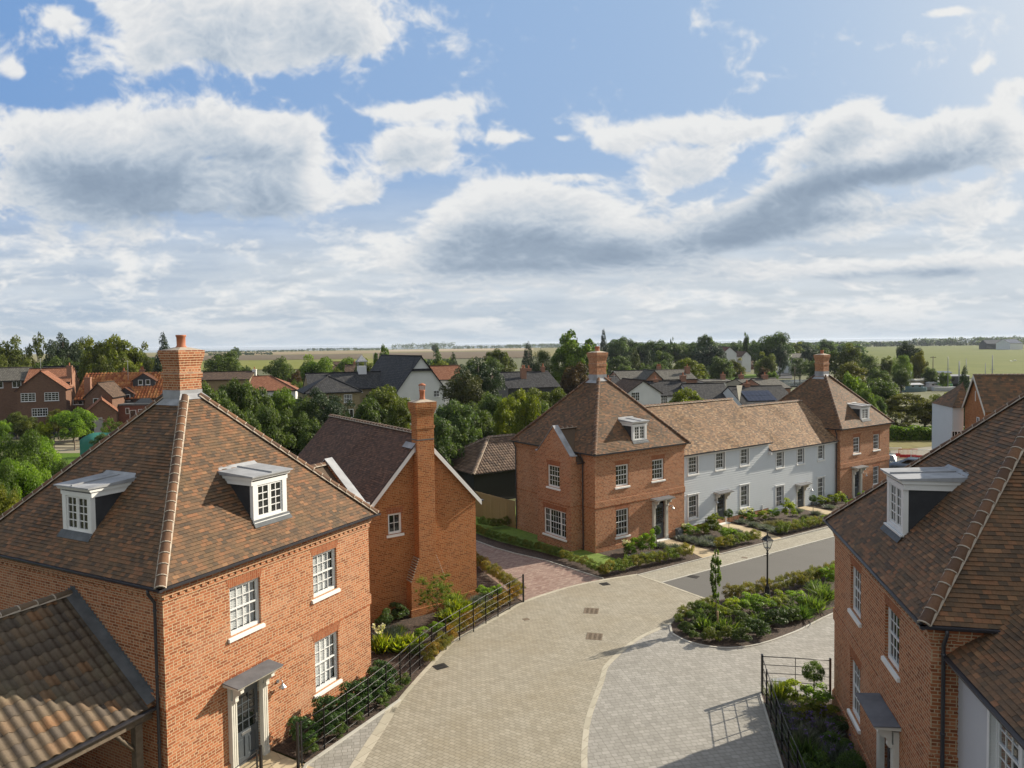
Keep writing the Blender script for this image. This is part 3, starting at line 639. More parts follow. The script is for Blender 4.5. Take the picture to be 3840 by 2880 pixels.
# link wing of the right house (runs towards the camera): frame with x axis along -v of FR
FL=Fr(*FR.w(.5,0)[:2],0,0); 
def link_wing():
    L=frame_empty('cottage',FR,'pale weatherboarded wing with a big sash window at the bottom right corner','cottage')
    Ff=Face((.5,0,0),(0,-1,0),(-1,0,0)); bm=newbm(); wins=[(1.42,2.5,3.45,4.62),(4.2,5.2,3.45,4.62)]
    boards(bm,Ff,0,9,-.1,4.93,wins,.15); window_reveals(bm,Ff,wins); obj('board_wall',bm,M_boardR,L)
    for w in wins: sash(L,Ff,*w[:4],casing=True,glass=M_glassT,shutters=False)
    rx,zr=4.1,8.0; pl=[([(.28,0,4.93),(.28,-9,4.93),(rx,-9,zr),(rx,0.0,zr)],(0,1,0)),([(2*rx-.28,0,4.93),(2*rx-.28,-9,4.93),(rx,-9,zr),(rx,0,zr)],(0,1,0)),
       ([(.28,0,4.93),(rx,0,zr),(rx,2.2,zr)],(0,1,0))]
    tiled('roof',pl,M_tileA,L,seed=31)
    hips('ridge_tiles',[((rx,-9,zr+.03),(rx,1.5,zr+.03))],L)
    bm=newbm(); gutter(bm,Ff,-.15,9,.27,4.86); fbox(bm,Ff,0,9,.04,.18,4.80,4.9); obj('gutter',bm,M_gutter,L)
link_wing()
# ---------------------------------------------------------------- gabled building with the tall external stack
def gable_building():
    B=frame_empty('brick_coach_house',FB,'brick gabled building with a tall external chimney stack behind the left house','house')
    gl,gr,ap,ea=-5.45,0.0,7.68,4.72; gc=(gl+gr)/2; L=10.2
    Fg=Face((0,0,0),(1,0,0),(0,-1,0)); bm=newbm(); w=(-4.32,-3.7,3.62,4.48)
    wallface(bm,Fg,gl,gr,-.5,ea,[w],.08)
    quad(bm,[(gl,0,ea),(gr,0,ea),(gc,0,ap-.12)],[(gl,ea),(gr,ea),(gc,ap)])
    arch(bm,Fg,w[0],w[1],w[3],.25)
    for x,Fs in ((gl,Face((gl,0,0),(0,1,0),(-1,0,0))),(gr,Face((gr,0,0),(0,1,0),(1,0,0)))): wallface(bm,Fs,0,L,-.5,ea)
    Fk=Face((0,L,0),(1,0,0),(0,1,0)); wallface(bm,Fk,gl,gr,-.5,ea); quad(bm,[(gl,L,ea),(gr,L,ea),(gc,L,ap-.12)],[(gl,ea),(gr,ea),(gc,ap)])
    fbox(bm,Fg,gl,-3.6,0,.05,-.5,.38); fbox(bm,Fg,-1.95,gr+.05,0,.05,-.5,.38); fbox(bm,Face((gr,0,0),(0,1,0),(1,0,0)),0,L,0,.05,-.5,.38)
    obj('wall',bm,[M_brickB,M_arch],B)
    s=(ap-ea)/(2.72); o=.22; e=.18
    pl=[([(gl-e,-o,ea-e*s+.05),(gl-e,L+o,ea-e*s+.05),(gc,L+o,ap+.05),(gc,-o,ap+.05)],(0,1,0)),([(gr+e,-o,ea-e*s+.05),(gr+e,L+o,ea-e*s+.05),(gc,L+o,ap+.05),(gc,-o,ap+.05)],(0,1,0))]
    tiled('roof',pl,M_tileB,B,seed=41); hips('ridge_tiles',[((gc,-o,ap+.08),(gc,L+o,ap+.08))],B,matt=M_hip,L=.33)
    for yy,nm in ((-o,'bargeboard'),(L+o-.03,'bargeboard')):
        for sg in (-1,1):
            bm=newbm(); x0=gc+sg*(2.72+e+.02); P=[(gc,yy,ap+.0),(x0,yy,ea-e*s-.02),(x0,yy,ea-e*s-.24),(gc,yy,ap-.24)]
            a=[bm.verts.new(p) for p in P]; b=[bm.verts.new((p[0],p[1]+.03,p[2])) for p in P]; bm.faces.new(a);bm.faces.new(b)
            for i in range(4): bm.faces.new((a[i],a[(i+1)%4],b[(i+1)%4],b[i]))
            obj(nm,bm,M_white,B)
    bm=newbm(); gutter(bm,Face((gr,0,0),(0,1,0),(1,0,0)),-o,L+o,.25,ea-e*s-.08); gutter(bm,Face((gl,0,0),(0,1,0),(-1,0,0)),-o,L+o,.25,ea-e*s-.08); obj('gutter',bm,M_gutter,B)
    sash(B,Fg,*w,cols=2,rows=2,midrail=False,name='casement_window',dep=.05)
    # stack: wide base, tumbled shoulders, narrow shaft
    c=-2.72; bm=newbm(); n=.40; wd=.80; f=-.45; bk=.06
    brickbox(bm,c-wd,c+wd,f,0.05,-.5,1.5)
    brickbox(bm,c-wd-.05,c+wd+.05,f-.05,0.02,-.5,.38)
    k=10
    for i in range(k):
        q=wd-(wd-n)*(i+.3)/k; z=1.5+i*.1; brickbox(bm,c-q,c+q,f+.001,0.05,z,z+.1)
        for sg in (-1,1):
            x0,x1=sorted((c+sg*(q-.02),c+sg*(q+(.035 if sg<0 else .012)))); box(bm,x0,x1,f-.002,0.04,z+.06,z+.1,1)
    brickbox(bm,c-n,c+n,f,bk,2.5,8.62)
    brickbox(bm,c-n-.03,c+n+.03,f-.03,bk+.03,8.0,8.12); box(bm,c-n-.004,c+n+.004,f-.004,bk+.004,7.5,7.55,2)
    e_=0;z=8.60
    for i in range(4): e_+=.023; brickbox(bm,c-n-e_,c+n+e_,f-e_,bk+e_,z,z+.075); z+=.075
    brickbox(bm,c-n-e_-.01,c+n+e_+.01,f-e_-.01,bk+.01+e_,z,9.12)
    for a in range(1):
        vs=[bm.verts.new(p) for p in ((c-.5,f-.1,9.122),(c+.5,f-.1,9.122),(c+.5,bk+.1,9.122),(c-.5,bk+.1,9.122))]; v2=[bm.verts.new(p) for p in ((c-.15,-.34,9.22),(c+.15,-.34,9.22),(c+.15,-.06,9.22),(c-.15,-.06,9.22))]
        for i in range(4): fc=bm.faces.new((vs[i],vs[(i+1)%4],v2[(i+1)%4],v2[i])); fc.material_index=1
        bm.faces.new(v2).material_index=1
    ch=obj('chimney',bm,[M_brickB,M_mortar,M_lead],B)
    bm=newbm(); lathe(bm,[(.14,0),(.125,.05),(.11,.1),(.115,.36),(.13,.38),(.13,.42),(.1,.42)],c,-.2,18,0,9.2); obj('chimney_pot',bm,M_terra,ch)
    bm=newbm()
    for i in range(14): a=i*pi/7; tube(bm,[(c+.11*cos(a),-.2+.11*sin(a),9.61),(c+.13*cos(a),-.2+.13*sin(a),9.81)],.006,4)
    lathe(bm,[(.17,0),(.12,.06),(.03,.1),(.0,.1)],c,-.2,14,0,9.81); obj('chimney_cowl',bm,M_terra,ch)
    bm=newbm(); 
    for sg in (-1,1):
        x0,x1=sorted((c+sg*(n+.005),c+sg*(n+.2))); quad(bm,[(x0,-.3,7.72-abs(x0-gc)*s+.1),(x1,-.3,7.72-abs(x1-gc)*s+.1),(x1,.6,7.72-abs(x1-gc)*s+.1),(x0,.6,7.72-abs(x0-gc)*s+.1)],[(0,0)]*4)
    box(bm,c-n-.012,c+n+.012,-.3,bk+.012,7.0,7.3); obj('lead_flashing',bm,M_leadp,ch)
    return B
gable_building()
from mathutils.geometry import tessellate_polygon
# ================================================================ ground sheets
def sheet(name,pts,dz,mat,kind='structure',label=None,cat=None,base=gz,thick=0):
    bm=newbm(); cl=[]
    for p in pts:
        if not cl or hypot(p[0]-cl[-1][0],p[1]-cl[-1][1])>.02: cl.append((p[0],p[1]))
    vs=[bm.verts.new((p[0],p[1],0)) for p in cl]
    for tr in tessellate_polygon([[Vector((p[0],p[1],0)) for p in cl]]):
        try: bm.faces.new([vs[i] for i in tr])
        except ValueError: pass
    for co_,no in (((4.5,0,0),(1,0,0)),((34.5,0,0),(1,0,0)),((0,8,0),(0,1,0)),((0,150,0),(0,1,0))):
        bmesh.ops.bisect_plane(bm,geom=bm.faces[:]+bm.edges[:]+bm.verts[:],plane_co=co_,plane_no=no,dist=1e-5)
    for v in bm.verts: v.co.z=base(v.co.x,v.co.y)+dz
    bmesh.ops.recalc_face_normals(bm,faces=bm.faces)
    if bm.faces and bm.faces[0].normal.z<0: bmesh.ops.reverse_faces(bm,faces=bm.faces)
    o=obj(name,bm,mat,recalc=False); return tag(o,label,cat,kind=kind)
def strip(name,line,w,dz,mat,h=.0,side=0):
    """ribbon along a polyline; side 0 centred, 1 left, -1 right; h>0 = real step"""
    bm=newbm(); L=[]; n=len(line); acc=0
    for i,p in enumerate(line):
        a,b=line[max(i-1,0)],line[min(i+1,n-1)]; dx,dy=b[0]-a[0],b[1]-a[1]; l=hypot(dx,dy); nx,ny=-dy/l,dx/l
        o0,o1={0:(-.5,.5),1:(0,1),-1:(-1,0)}[side]
        if i: acc+=hypot(p[0]-line[i-1][0],p[1]-line[i-1][1])
        L.append((p[0]+nx*w*o0,p[1]+ny*w*o0,p[0]+nx*w*o1,p[1]+ny*w*o1,acc))
    for A,B in zip(L,L[1:]):
        z=[gz(A[0],A[1])+dz+h,gz(B[0],B[1])+dz+h,gz(B[2],B[3])+dz+h,gz(A[2],A[3])+dz+h]
        T=[(A[0],A[1],z[0]),(B[0],B[1],z[1]),(B[2],B[3],z[2]),(A[2],A[3],z[3])]; quad(bm,T,[(A[4],0),(B[4],0),(B[4],w),(A[4],w)])
        for p,q in ((0,1),(2,3)):
            quad(bm,[T[p],T[q],(*T[q][:2],T[q][2]-.14),(*T[p][:2],T[p][2]-.14)],[(A[4],0),(B[4],0),(B[4],.1),(A[4],.1)])
    return tag(obj(name,bm,mat),kind='structure')
def smooth(pts,k=6):
    out=[]; n=len(pts)
    for i in range(n-1):
        p0,p1,p2,p3=pts[max(i-1,0)],pts[i],pts[i+1],pts[min(i+2,n-1)]
        for j in range(k):
            t=j/k; out.append(tuple(.5*((2*p1[c])+(-p0[c]+p2[c])*t+(2*p0[c]-5*p1[c]+4*p2[c]-p3[c])*t*t+(-p0[c]+3*p1[c]-3*p2[c]+p3[c])*t**3) for c in (0,1)))
    out.append(tuple(pts[-1][:2])); return out
def GL(l): return [G(*p)[:2] for p in l]
def paving(name,c1,c2,mortar,w,h,rot,mort=.008,stain=(.30,.25,.16),stamt=.3,freq=2,sq=1.):
    m,t,b=nt(name); n=N(t); tc=n.new('TexCoord').outputs['Object']; mp=n.new('Mapping',{0:tc,2:(0,0,radians(rot))}).outputs[0]
    br=n.new('TexBrick',{'Vector':mp,'Color1':(0,0,0,1),'Color2':(1,1,1,1),'Mortar':(.5,.5,.5,1),'Scale':1.,'Mortar Size':mort,'Mortar Smooth':.3,'Bias':0.,'Brick Width':w,'Row Height':h},offset=.5,squash=sq,squash_frequency=2)
    c=n.mix(br.outputs[0],c1,c2); big=n.noise(tc,.35,6,.65); c=n.mix(n.math('MULTIPLY',n.mr(big,.45,.7),stamt),c,stain)
    med=n.noise(tc,2.3,6,.7); c=n.mix(.5,c,n.ramp(med,[(.25,(.38,.38,.38)),(.75,(.62,.62,.62))]),'OVERLAY')
    fine=n.noise(tc,60,3); c=n.mix(.3,c,n.ramp(fine,[(.2,(.3,.3,.3)),(.8,(.7,.7,.7))]),'OVERLAY')
    c=n.mix(n.math('MULTIPLY',br.outputs[1],.85),c,mortar); n.link(c,b.inputs['Base Color']); b.inputs['Roughness'].default_value=.85; b.inputs['Specular IOR Level'].default_value=.3
    hgt=n.math('SUBTRACT',n.math('MULTIPLY',fine,.2),br.outputs[1]); n.link(n.new('Bump',{'Height':hgt,'Distance':.004,'Strength':.7}).outputs[0],b.inputs['Normal']); return m
M_tan=paving('buff_block_paving',(.36,.325,.25),(.45,.41,.325),(.19,.165,.12),.2,.13,34.,stain=(.33,.27,.17),stamt=.4)
M_grey=paving('grey_block_paving',(.34,.325,.29),(.44,.42,.38),(.19,.175,.145),.24,.16,-12.,stain=(.28,.26,.21),sq=.7)
M_foot=paving('footway_paving',(.38,.35,.28),(.47,.44,.36),(.24,.215,.16),.2,.1,-35.3)
M_pink=paving('brindle_block_paving',(.27,.16,.13),(.45,.33,.27),(.24,.18,.15),.2,.1,-35.3,stain=(.40,.33,.27))
M_slab=paving('stone_slab_path',(.42,.33,.21),(.52,.43,.29),(.25,.19,.12),.6,.6,-35.3,stain=(.35,.27,.16))
M_kerb=paving('kerb_setts',(.50,.46,.36),(.60,.55,.44),(.28,.25,.19),.45,.6,34,stamt=.15)
M_kerbg=paving('pale_kerb',(.52,.50,.44),(.60,.58,.52),(.3,.28,.24),.9,2.,20,stamt=.15)
def asph():
    m,t,b=nt('asphalt'); n=N(t); tc=n.new('TexCoord').outputs['Object']
    c=n.mix(n.noise(tc,.5,6,.7),(.115,.11,.10),(.16,.152,.14)); c=n.mix(.5,c,n.ramp(n.noise(tc,90,3),[(.3,(.3,.3,.3)),(.7,(.7,.7,.7))]),'OVERLAY')
    n.link(c,b.inputs['Base Color']); b.inputs['Roughness'].default_value=.9; n.link(n.new('Bump',{'Height':n.noise(tc,120,2),'Distance':.003,'Strength':.6}).outputs[0],b.inputs['Normal']); return m
M_asph=asph()
def soil(name,a,b_,sc=14.,bump=.03):
    m,t,b=nt(name); n=N(t); tc=n.new('TexCoord').outputs['Object']; v=n.new('TexVoronoi',{'Vector':tc,'Scale':sc}).outputs['Color']
    c=n.mix(n.new('SeparateColor',{0:v}).outputs[0],a,b_); c=n.mix(.6,c,n.ramp(n.noise(tc,3,6,.7),[(.3,(.25,.25,.25)),(.7,(.75,.75,.75))]),'OVERLAY'); n.link(c,b.inputs['Base Color']); b.inputs['Roughness'].default_value=.95
    n.link(n.new('Bump',{'Height':n.noise(tc,sc*1.5,4,.7),'Distance':bump,'Strength':1.}).outputs[0],b.inputs['Normal']); return m
M_mulch=soil('bark_mulch',(.030,.020,.014),(.13,.085,.06),22.)
M_grass=soil('lawn_grass',(.13,.21,.02),(.19,.29,.035),30.,.02)
M_turf=soil('rough_turf',(.075,.085,.02),(.13,.13,.035),3.,.05)
M_rough=soil('rough_grass',(.17,.16,.05),(.25,.22,.085),3.,.1)
M_gravel=soil('gravel',(.28,.25,.18),(.40,.36,.27),20.,.02)
bm=newbm(); xs=[-9000,-300,4.5,34.5,400,9000]; ys=[-300,8,150,2300]
V={(x,y):bm.verts.new((x,y,gz(x,y)-.05)) for x in xs for y in ys}
for a,b in zip(xs,xs[1:]):
    for c,d_ in zip(ys,ys[1:]): bm.faces.new((V[a,c],V[b,c],V[b,d_],V[a,d_]))
tag(obj('ground',bm,M_turf),kind='structure')
K1=smooth(GL([(1250,3080),(1352,2880),(1453,2721),(1503,2635),(1568,2556),(1627,2491),(1716,2402),(1828,2340),(1902,2298),(1967,2261),(2054,2229),(2157,2199),(2265,2177),(2396,2156)]),4)
K2=smooth(GL([(2205,3150),(2191,2880),(2196,2760),(2213,2673),(2257,2552),(2271,2503),(2309,2462),(2363,2416),(2417,2383),(2482,2354),(2520,2335)]),4)
ISL=smooth(GL([(2512,2345),(2519,2372),(2526,2380),(2575,2405),(2645,2423),(2726,2431),(2813,2424),(2889,2405),(2950,2383),(3006,2360),(3132,2298),(3330,2225)]),4)
fm=lambda a,b:FM.w(a,b)[:2]; fa=lambda a,b:FA.w(a,b)[:2]; fr=lambda a,b:FR.w(a,b)[:2]; fb=lambda a,b:FB.w(a,b)[:2]
TOPI=[fm(-1.06,-8.88),fm(1.82,-9.3),fm(3.4,-9.5),fm(20,-9.8)]
sheet('road',K1+[fm(-.95,-5.69),fm(-1.06,-8.88)]+GL([(2596,2286),(2520,2335)])+K2[::-1][1:],.010,M_tan)
sheet('forecourt',K2+ISL[1:]+[(26,31),(26,5),G(2600,3400)[:2]],.006,M_grey)
sheet('side_path',GL([(1060,3080),(1148,2871),(1500,2627),(1503,2635),(1453,2721),(1352,2880),(1250,3080)]),.006,M_grey)
sheet('asphalt_road',[fm(-.92,-5.69),fm(60,-5.9),fm(60,-9.9)]+TOPI[::-1][1:],.006,M_asph)
sheet('footpath',[fm(-.98,-4.25),fm(60,-4.25),fm(60,-5.9),fm(-.92,-5.69)],.012,M_foot)
sheet('driveway',GL([(1967,2259),(2054,2229),(2157,2199),(2265,2177),(2162,2142),(2043,2104),(1930,2078),(1858,2058),(1785,2031)])+[fb(3,11),fb(-2,14),fb(-3,12),fb(-.5,8),fb(-.5,2)]+GL([(1785,2150)]),.006,M_pink)
sheet('lawn',GL([(2265,2170),(2162,2138),(2043,2100),(1930,2074),(1858,2054),(1785,2027)])+[fb(3.6,11),fm(-4.5,13),fm(8,13),fm(8,0),fm(.3,0),fm(.3,-3.1),fm(-2.6,-3.5)],.004,M_grass)
sheet('planting_bed',[fm(.15,.5),fm(34,.5),fm(34,-4.25),fm(-1.0,-4.25),fm(-2.85,-3.9),fm(-2.8,-3.0),fm(-.9,-2.95),fm(.15,-2.95)],.008,M_mulch)
sheet('planting_bed',GL([(2265,2172),(2162,2140),(2043,2102),(1930,2076),(1858,2056),(1785,2029),(1785,2000),(1858,2027),(1930,2046),(2043,2074),(2180,2112),(2330,2160)]),.010,M_mulch)
for nm,pts in (('garden_path',[fm(4.5,0),fm(5.7,0),fm(5.6,-2.5),fm(5.6,-4.25),fm(4.0,-4.25),fm(4.6,-2.6)]),('garden_path',[fm(10.95,.5),fm(12.05,.5),fm(11.9,-2.),fm(11.3,-4.25),fm(9.9,-4.25),fm(10.6,-2.4)]),
    ('garden_path',[fm(19.9,.5),fm(21.,.5),fm(20.8,-2.),fm(20.2,-4.25),fm(18.9,-4.25),fm(19.5,-2.4)]),('garden_path',[fm(26.8,0),fm(27.9,0),fm(27.8,-4.25),fm(26.3,-4.25)])): sheet(nm,pts,.016,M_slab)
sheet('planting_bed',ISL+[fm(34,-9.9)]+TOPI[::-1]+GL([(2596,2286),(2520,2335)]),.014,M_mulch)
sheet('planting_bed',GL([(1148,2871),(1500,2627)])+[p for p in K1[12:] if p[1]<G(1960,2262)[1]]+GL([(1958,2260),(1880,2197),(1800,2135),(1775,2105)])+[fb(.0,5),fb(-.5,5),fb(-5.0,2),fa(8.5,3),fa(7,.4),fa(3.2,.2),fa(3.1,-1.4)],.012,M_mulch)
sheet('garden_path',[fa(-2,.2),fa(3.15,.2),fa(3.0,-1.8),fa(2.8,-6),fa(-2,-6)],.010,M_slab)
sheet('planting_bed',[fr(-2.12,8.3),fr(-2.12,4),fr(-1.9,0),fr(-1.8,-6),fr(.6,-6),fr(.3,8.3)],.016,M_mulch)
strip('kerb',K1[10:],.16,.004,M_kerb,.01,side=1); strip('kerb',K1[:12],.3,.004,M_kerb,.01,side=1)
strip('kerb',K2,.17,.006,M_kerb,.008); strip('kerb',ISL,.08,.01,M_kerbg,.025)
strip('kerb',GL([(1060,3080),(1148,2871),(1500,2627)]),.09,.01,M_kerbg,.035)
strip('kerb',[fm(-.98,-4.2),fm(60,-4.2)],.07,.012,M_kerbg,.02); strip('kerb',[fm(-.92,-5.72),fm(60,-5.95)],.1,.012,M_kerbg,.012)
strip('kerb',[fm(-.97,-4.25),fm(-.95,-5.7),fm(-1.06,-8.88)],.14,.012,M_kerb,.006)
strip('kerb',GL([(2265,2172),(2162,2140),(2043,2102),(1930,2076),(1858,2056),(1785,2029)])+[fb(3.3,11)],.07,.012,M_kerbg,.03)
strip('kerb',[fr(-2.15,8.3),fr(-2.15,4),fr(-1.95,0),fr(-1.85,-6)],.06,.012,M_kerbg,.02)
# ---- covers and drains
def cover(px,py,w,d,rot,label,mat,slots=True,cat='drain cover',name='drain_cover'):
    x,y,z=G(px,py); bm=newbm(); box(bm,-w/2,w/2,-d/2,d/2,-.02,.006)
    if slots:
        k=int(w/.07)
        for i in range(k):
            for j in range(max(2,int(d/.16))):
                xx=-w/2+.04+i*(w-.08)/k; yy=-d/2+.03+j*(d-.06)/max(2,int(d/.16)); box(bm,xx,xx+.03,yy+.01,yy+.11,.005,.013)
    o=obj(name,bm,mat); o.location=(x,y,z+.014); o.rotation_euler=(0,0,radians(rot)); return tag(o,label,cat)
M_iron=plain('cast_iron',(.035,.032,.03),.7,metal=.3,var=.3,scale=10); M_iront=plain('rusty_cover',(.20,.15,.10),.8,var=.3,scale=10)
cover(1652,2501,.46,.40,33,'black iron gully grate beside the left kerb','x' and M_iron)
cover(2217,2292,.66,.62,78,'rusty square manhole cover, farther of the two in the buff road',M_iront,cat='manhole cover',name='manhole_cover')
cover(2229,2388,.66,.62,78,'rusty square manhole cover, nearer of the two in the buff road',M_iront,cat='manhole cover',name='manhole_cover')
cover(2268,2191,.42,.4,20,'dark gully grate where the pink driveway meets the buff road',M_iron)
cover(1973,2323,.25,.22,30,'small square cover set in the buff road near the railing end',M_iront,False)
cover(2600,2163,.5,.4,-35,'iron gully grate at the corner of the asphalt road',M_iron)
cover(2792,2092,.3,.25,-35,'small cover in the footpath behind the lamp post',M_iront,False)
cover(2930,2555,.5,.42,10,'pale inspection cover behind the right railing',M_leadp,False)
# ================================================================ foliage
NR=np.random.default_rng(5)
def unit(v): return v/np.maximum(np.linalg.norm(v,axis=1,keepdims=True),1e-9)
def leafmesh(name,C,Nn,size,asp,mat,rnd,seed=0,tang=None):
    r=np.random.default_rng(seed); n=len(C); Nn=unit(Nn); T=unit(r.normal(size=(n,3))) if tang is None else unit(tang)
    B=unit(np.cross(Nn,T)); T=np.cross(B,Nn) if tang is None else T; s=size[:,None] if isinstance(size,np.ndarray) else size
    V=np.empty((n,4,3)); V[:,0]=C-T*s*.5; V[:,1]=C+B*s*asp*.5+Nn*s*.08; V[:,2]=C+T*s*.5; V[:,3]=C-B*s*asp*.5+Nn*s*.08
    me=bpy.data.meshes.new(name); me.vertices.add(n*4); me.vertices.foreach_set('co',V.ravel()); me.loops.add(n*4); me.loops.foreach_set('vertex_index',np.arange(n*4)); me.polygons.add(n); me.polygons.foreach_set('loop_start',np.arange(0,n*4,4)); me.polygons.foreach_set('loop_total',np.full(n,4))
    me.update(); at=me.attributes.new('rnd','FLOAT','FACE'); at.data.foreach_set('value',np.clip(rnd,0,1).astype(np.float32)); me.materials.append(mat); me.validate(); return me
def crownmesh(name,mat,R=(3.5,3.5,4),zc=6,lobes=40,n=14000,leaf=.3,asp=.6,seed=1,lobe=(.25,.45),inner=.15,droop=0,flat=0,shell=.75,cone=False,gap=0,rr=(.45,.85)):
    r=np.random.default_rng(seed); R=np.array(R)
    D=unit(r.normal(size=(lobes,3))); rad=r.uniform(*rr,size=(lobes,1))*(1+.12*np.sin(3*np.arctan2(D[:,1:2],D[:,0:1])+seed)); 
    if cone:
        h=r.uniform(-1,1,lobes)**1; h=np.sort(h); w=(1-(h+1)/2)**.8*.85+.04; a=r.uniform(0,2*pi,lobes); LC=np.stack([w*np.cos(a),w*np.sin(a),h],1); LR=(.12+.28*(1-(h+1)/2))*r.uniform(.8,1.2,lobes)
    else:
        LC=D*rad; LC[:,2]*=.95; LR=r.uniform(*lobe,size=lobes)
    LV=r.random(lobes); k=r.choice(lobes,n,p=LR**2/np.sum(LR**2)); d=unit(r.normal(size=(n,3))); d[:,2]=np.where(d[:,2]<-.3,-d[:,2]*.6,d[:,2]); d=unit(d)
    q=r.uniform(shell,1.05,size=n); inn=r.random(n)<inner; q=np.where(inn,r.uniform(.1,shell,n),q)
    P=LC[k]+d*(LR[k]*q)[:,None]; 
    if flat: P[:,2]+= (r.random(n)-.5)*0
    if droop: P[:,2]-=droop*r.random(n)**1.5*np.linalg.norm(P[:,:2],axis=1)
    C=P*R+np.array([0,0,zc]); Nn=unit(d*.9+r.normal(size=(n,3))*.75+np.array([0,0,.35]))
    rnd=.42*r.random(n)+.5*LV[k]+.04*d[:,2]; sz=leaf*r.uniform(.6,1.25,n)
    return leafmesh(name,C,Nn,sz,asp,mat,rnd,seed+9)
def trunkmesh(name,H=6,r0=.28,limbs=7,seed=1,spread=2.2,mat=None,top=None):
    R=random.Random(seed); bm=bmesh.new(); top=top or H; tube(bm,[(0,0,-.3),(.05,0,H*.3),(R.uniform(-.2,.2),R.uniform(-.2,.2),H*.7),(R.uniform(-.3,.3),R.uniform(-.3,.3),top)],r0,7,0,r0*.25)
    for i in range(limbs):
        a=R.uniform(0,2*pi); z=H*R.uniform(.3,.75); l=spread*R.uniform(.6,1.1); tube(bm,[(0,0,z),(cos(a)*l*.5,sin(a)*l*.5,z+l*.35),(cos(a)*l,sin(a)*l,z+l*R.uniform(.5,.9))],r0*.4,5,0,r0*.1)
    me=bpy.data.meshes.new(name); bm.to_mesh(me); bm.free(); me.materials.append(mat or M_bark); return me
M_bark=plain('bark',(.07,.055,.04),.95,var=.35,scale=6,bump=.02)
GREEN=[(0,(.035,.060,.018)),(.35,(.066,.102,.026)),(.7,(.115,.158,.036)),(1,(.18,.22,.055))]
M_leaf=leafmat('broad_leaves',GREEN,.3)
M_leafc=leafmat('conifer_needles',[(0,(.022,.042,.022)),(.5,(.045,.072,.033)),(1,(.08,.115,.05))],.15)
M_leafp=leafmat('garden_leaves',[(0,(.04,.07,.018)),(.4,(.09,.145,.03)),(.8,(.165,.23,.045)),(1,(.26,.31,.07))],.38)
M_hedge=leafmat('box_hedge_leaves',[(0,(.09,.095,.02)),(.4,(.18,.175,.035)),(.7,(.27,.22,.04)),(1,(.40,.25,.05))],.35)
M_lav=leafmat('lavender_leaves',[(0,(.09,.11,.08)),(.6,(.17,.19,.14)),(1,(.25,.25,.21))],.2)
M_flowp=leafmat('purple_petals',[(0,(.07,.045,.15)),(1,(.16,.10,.30))],.3); M_floww=leafmat('cream_petals',[(0,(.6,.58,.42)),(1,(.8,.78,.62))],.3)
PROTO={}
def proto(key,crown,trunk): PROTO[key]=(crown,trunk)
# nominal: height 10, crown width ~8
proto('round',crownmesh('crown',M_leaf,(3.7,3.7,4.3),6.0,60,13000,.34,seed=1,lobe=(.18,.36),rr=(.35,.85)),trunkmesh('trunk',7,seed=1))
proto('round2',crownmesh('crown',M_leaf,(3.9,3.6,4.4),5.9,90,14000,.33,seed=2,lobe=(.12,.28),rr=(.4,.9)),trunkmesh('trunk',7,seed=2))
proto('dense',crownmesh('crown',M_leaf,(3.9,3.9,4.8),5.2,90,19000,.32,seed=3,lobe=(.15,.34),inner=.1,rr=(.35,.88)),trunkmesh('trunk',6,seed=3))
proto('sparse',crownmesh('crown',M_leaf,(3.7,3.7,4.5),6.1,70,4500,.36,seed=4,lobe=(.1,.22),rr=(.4,.9)),trunkmesh('trunk',8.5,.25,14,seed=4,spread=2.6))
proto('conifer',crownmesh('crown',M_leafc,(3.6,3.6,5.0),5.2,120,17000,.38,.35,seed=5,cone=True,droop=.12),trunkmesh('trunk',9,.25,0,seed=5))
proto('pine',crownmesh('crown',M_leafc,(4.2,4.0,4.8),5.4,80,17000,.38,.35,seed=6,lobe=(.12,.27),droop=.1,rr=(.35,.9)),trunkmesh('trunk',9,.28,10,seed=6))
proto('poplar',crownmesh('crown',M_leaf,(3.4,3.4,5.0),5.6,80,12000,.36,.75,seed=7,lobe=(.11,.24),rr=(.35,.9)),trunkmesh('trunk',9,.25,10,seed=7))
proto('willow',crownmesh('crown',M_leaf,(3.9,3.9,4.6),5.8,60,16000,.36,.3,seed=8,lobe=(.17,.32),droop=.45,rr=(.4,.9)),trunkmesh('trunk',7,seed=8))
proto('bush',crownmesh('crown',M_leafp,(4.6,4.6,5.0),4.6,80,13000,.36,.6,seed=9,lobe=(.14,.3),inner=.1,rr=(.35,.85)),trunkmesh('trunk',3,.2,6,seed=9))
proto('fine',crownmesh('crown',M_leafp,(4.4,4.4,5.0),4.8,150,42000,.24,.5,seed=10,lobe=(.1,.25),inner=.1,rr=(.35,.9)),trunkmesh('trunk',5,.2,8,seed=10))
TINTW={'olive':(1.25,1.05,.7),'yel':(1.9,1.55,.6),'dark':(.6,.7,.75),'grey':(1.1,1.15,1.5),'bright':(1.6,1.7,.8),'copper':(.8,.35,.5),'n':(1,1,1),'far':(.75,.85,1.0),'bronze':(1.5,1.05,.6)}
def plant(key,x,y,z,h,w,tint,label,cat='tree',name='tree',group=None,seed=None,crown_only=False):
    R=random.Random(seed if seed is not None else int(abs(x*131+y*17))%9999)
    o=empty(name,(x,y,z),R.uniform(0,6.28),label,cat,group); o.scale=(w/8,w/8,h/10)
    cm,tm=PROTO[key]; c=bpy.data.objects.new('crown',cm); COL.objects.link(c); c.parent=o
    t=TINTW[tint] if isinstance(tint,str) else tint; v=R.uniform(.88,1.12); c.color=(t[0]*v,t[1]*v,t[2]*v,1)
    if not crown_only: b=bpy.data.objects.new('trunk',tm); COL.objects.link(b); b.parent=o
    return o
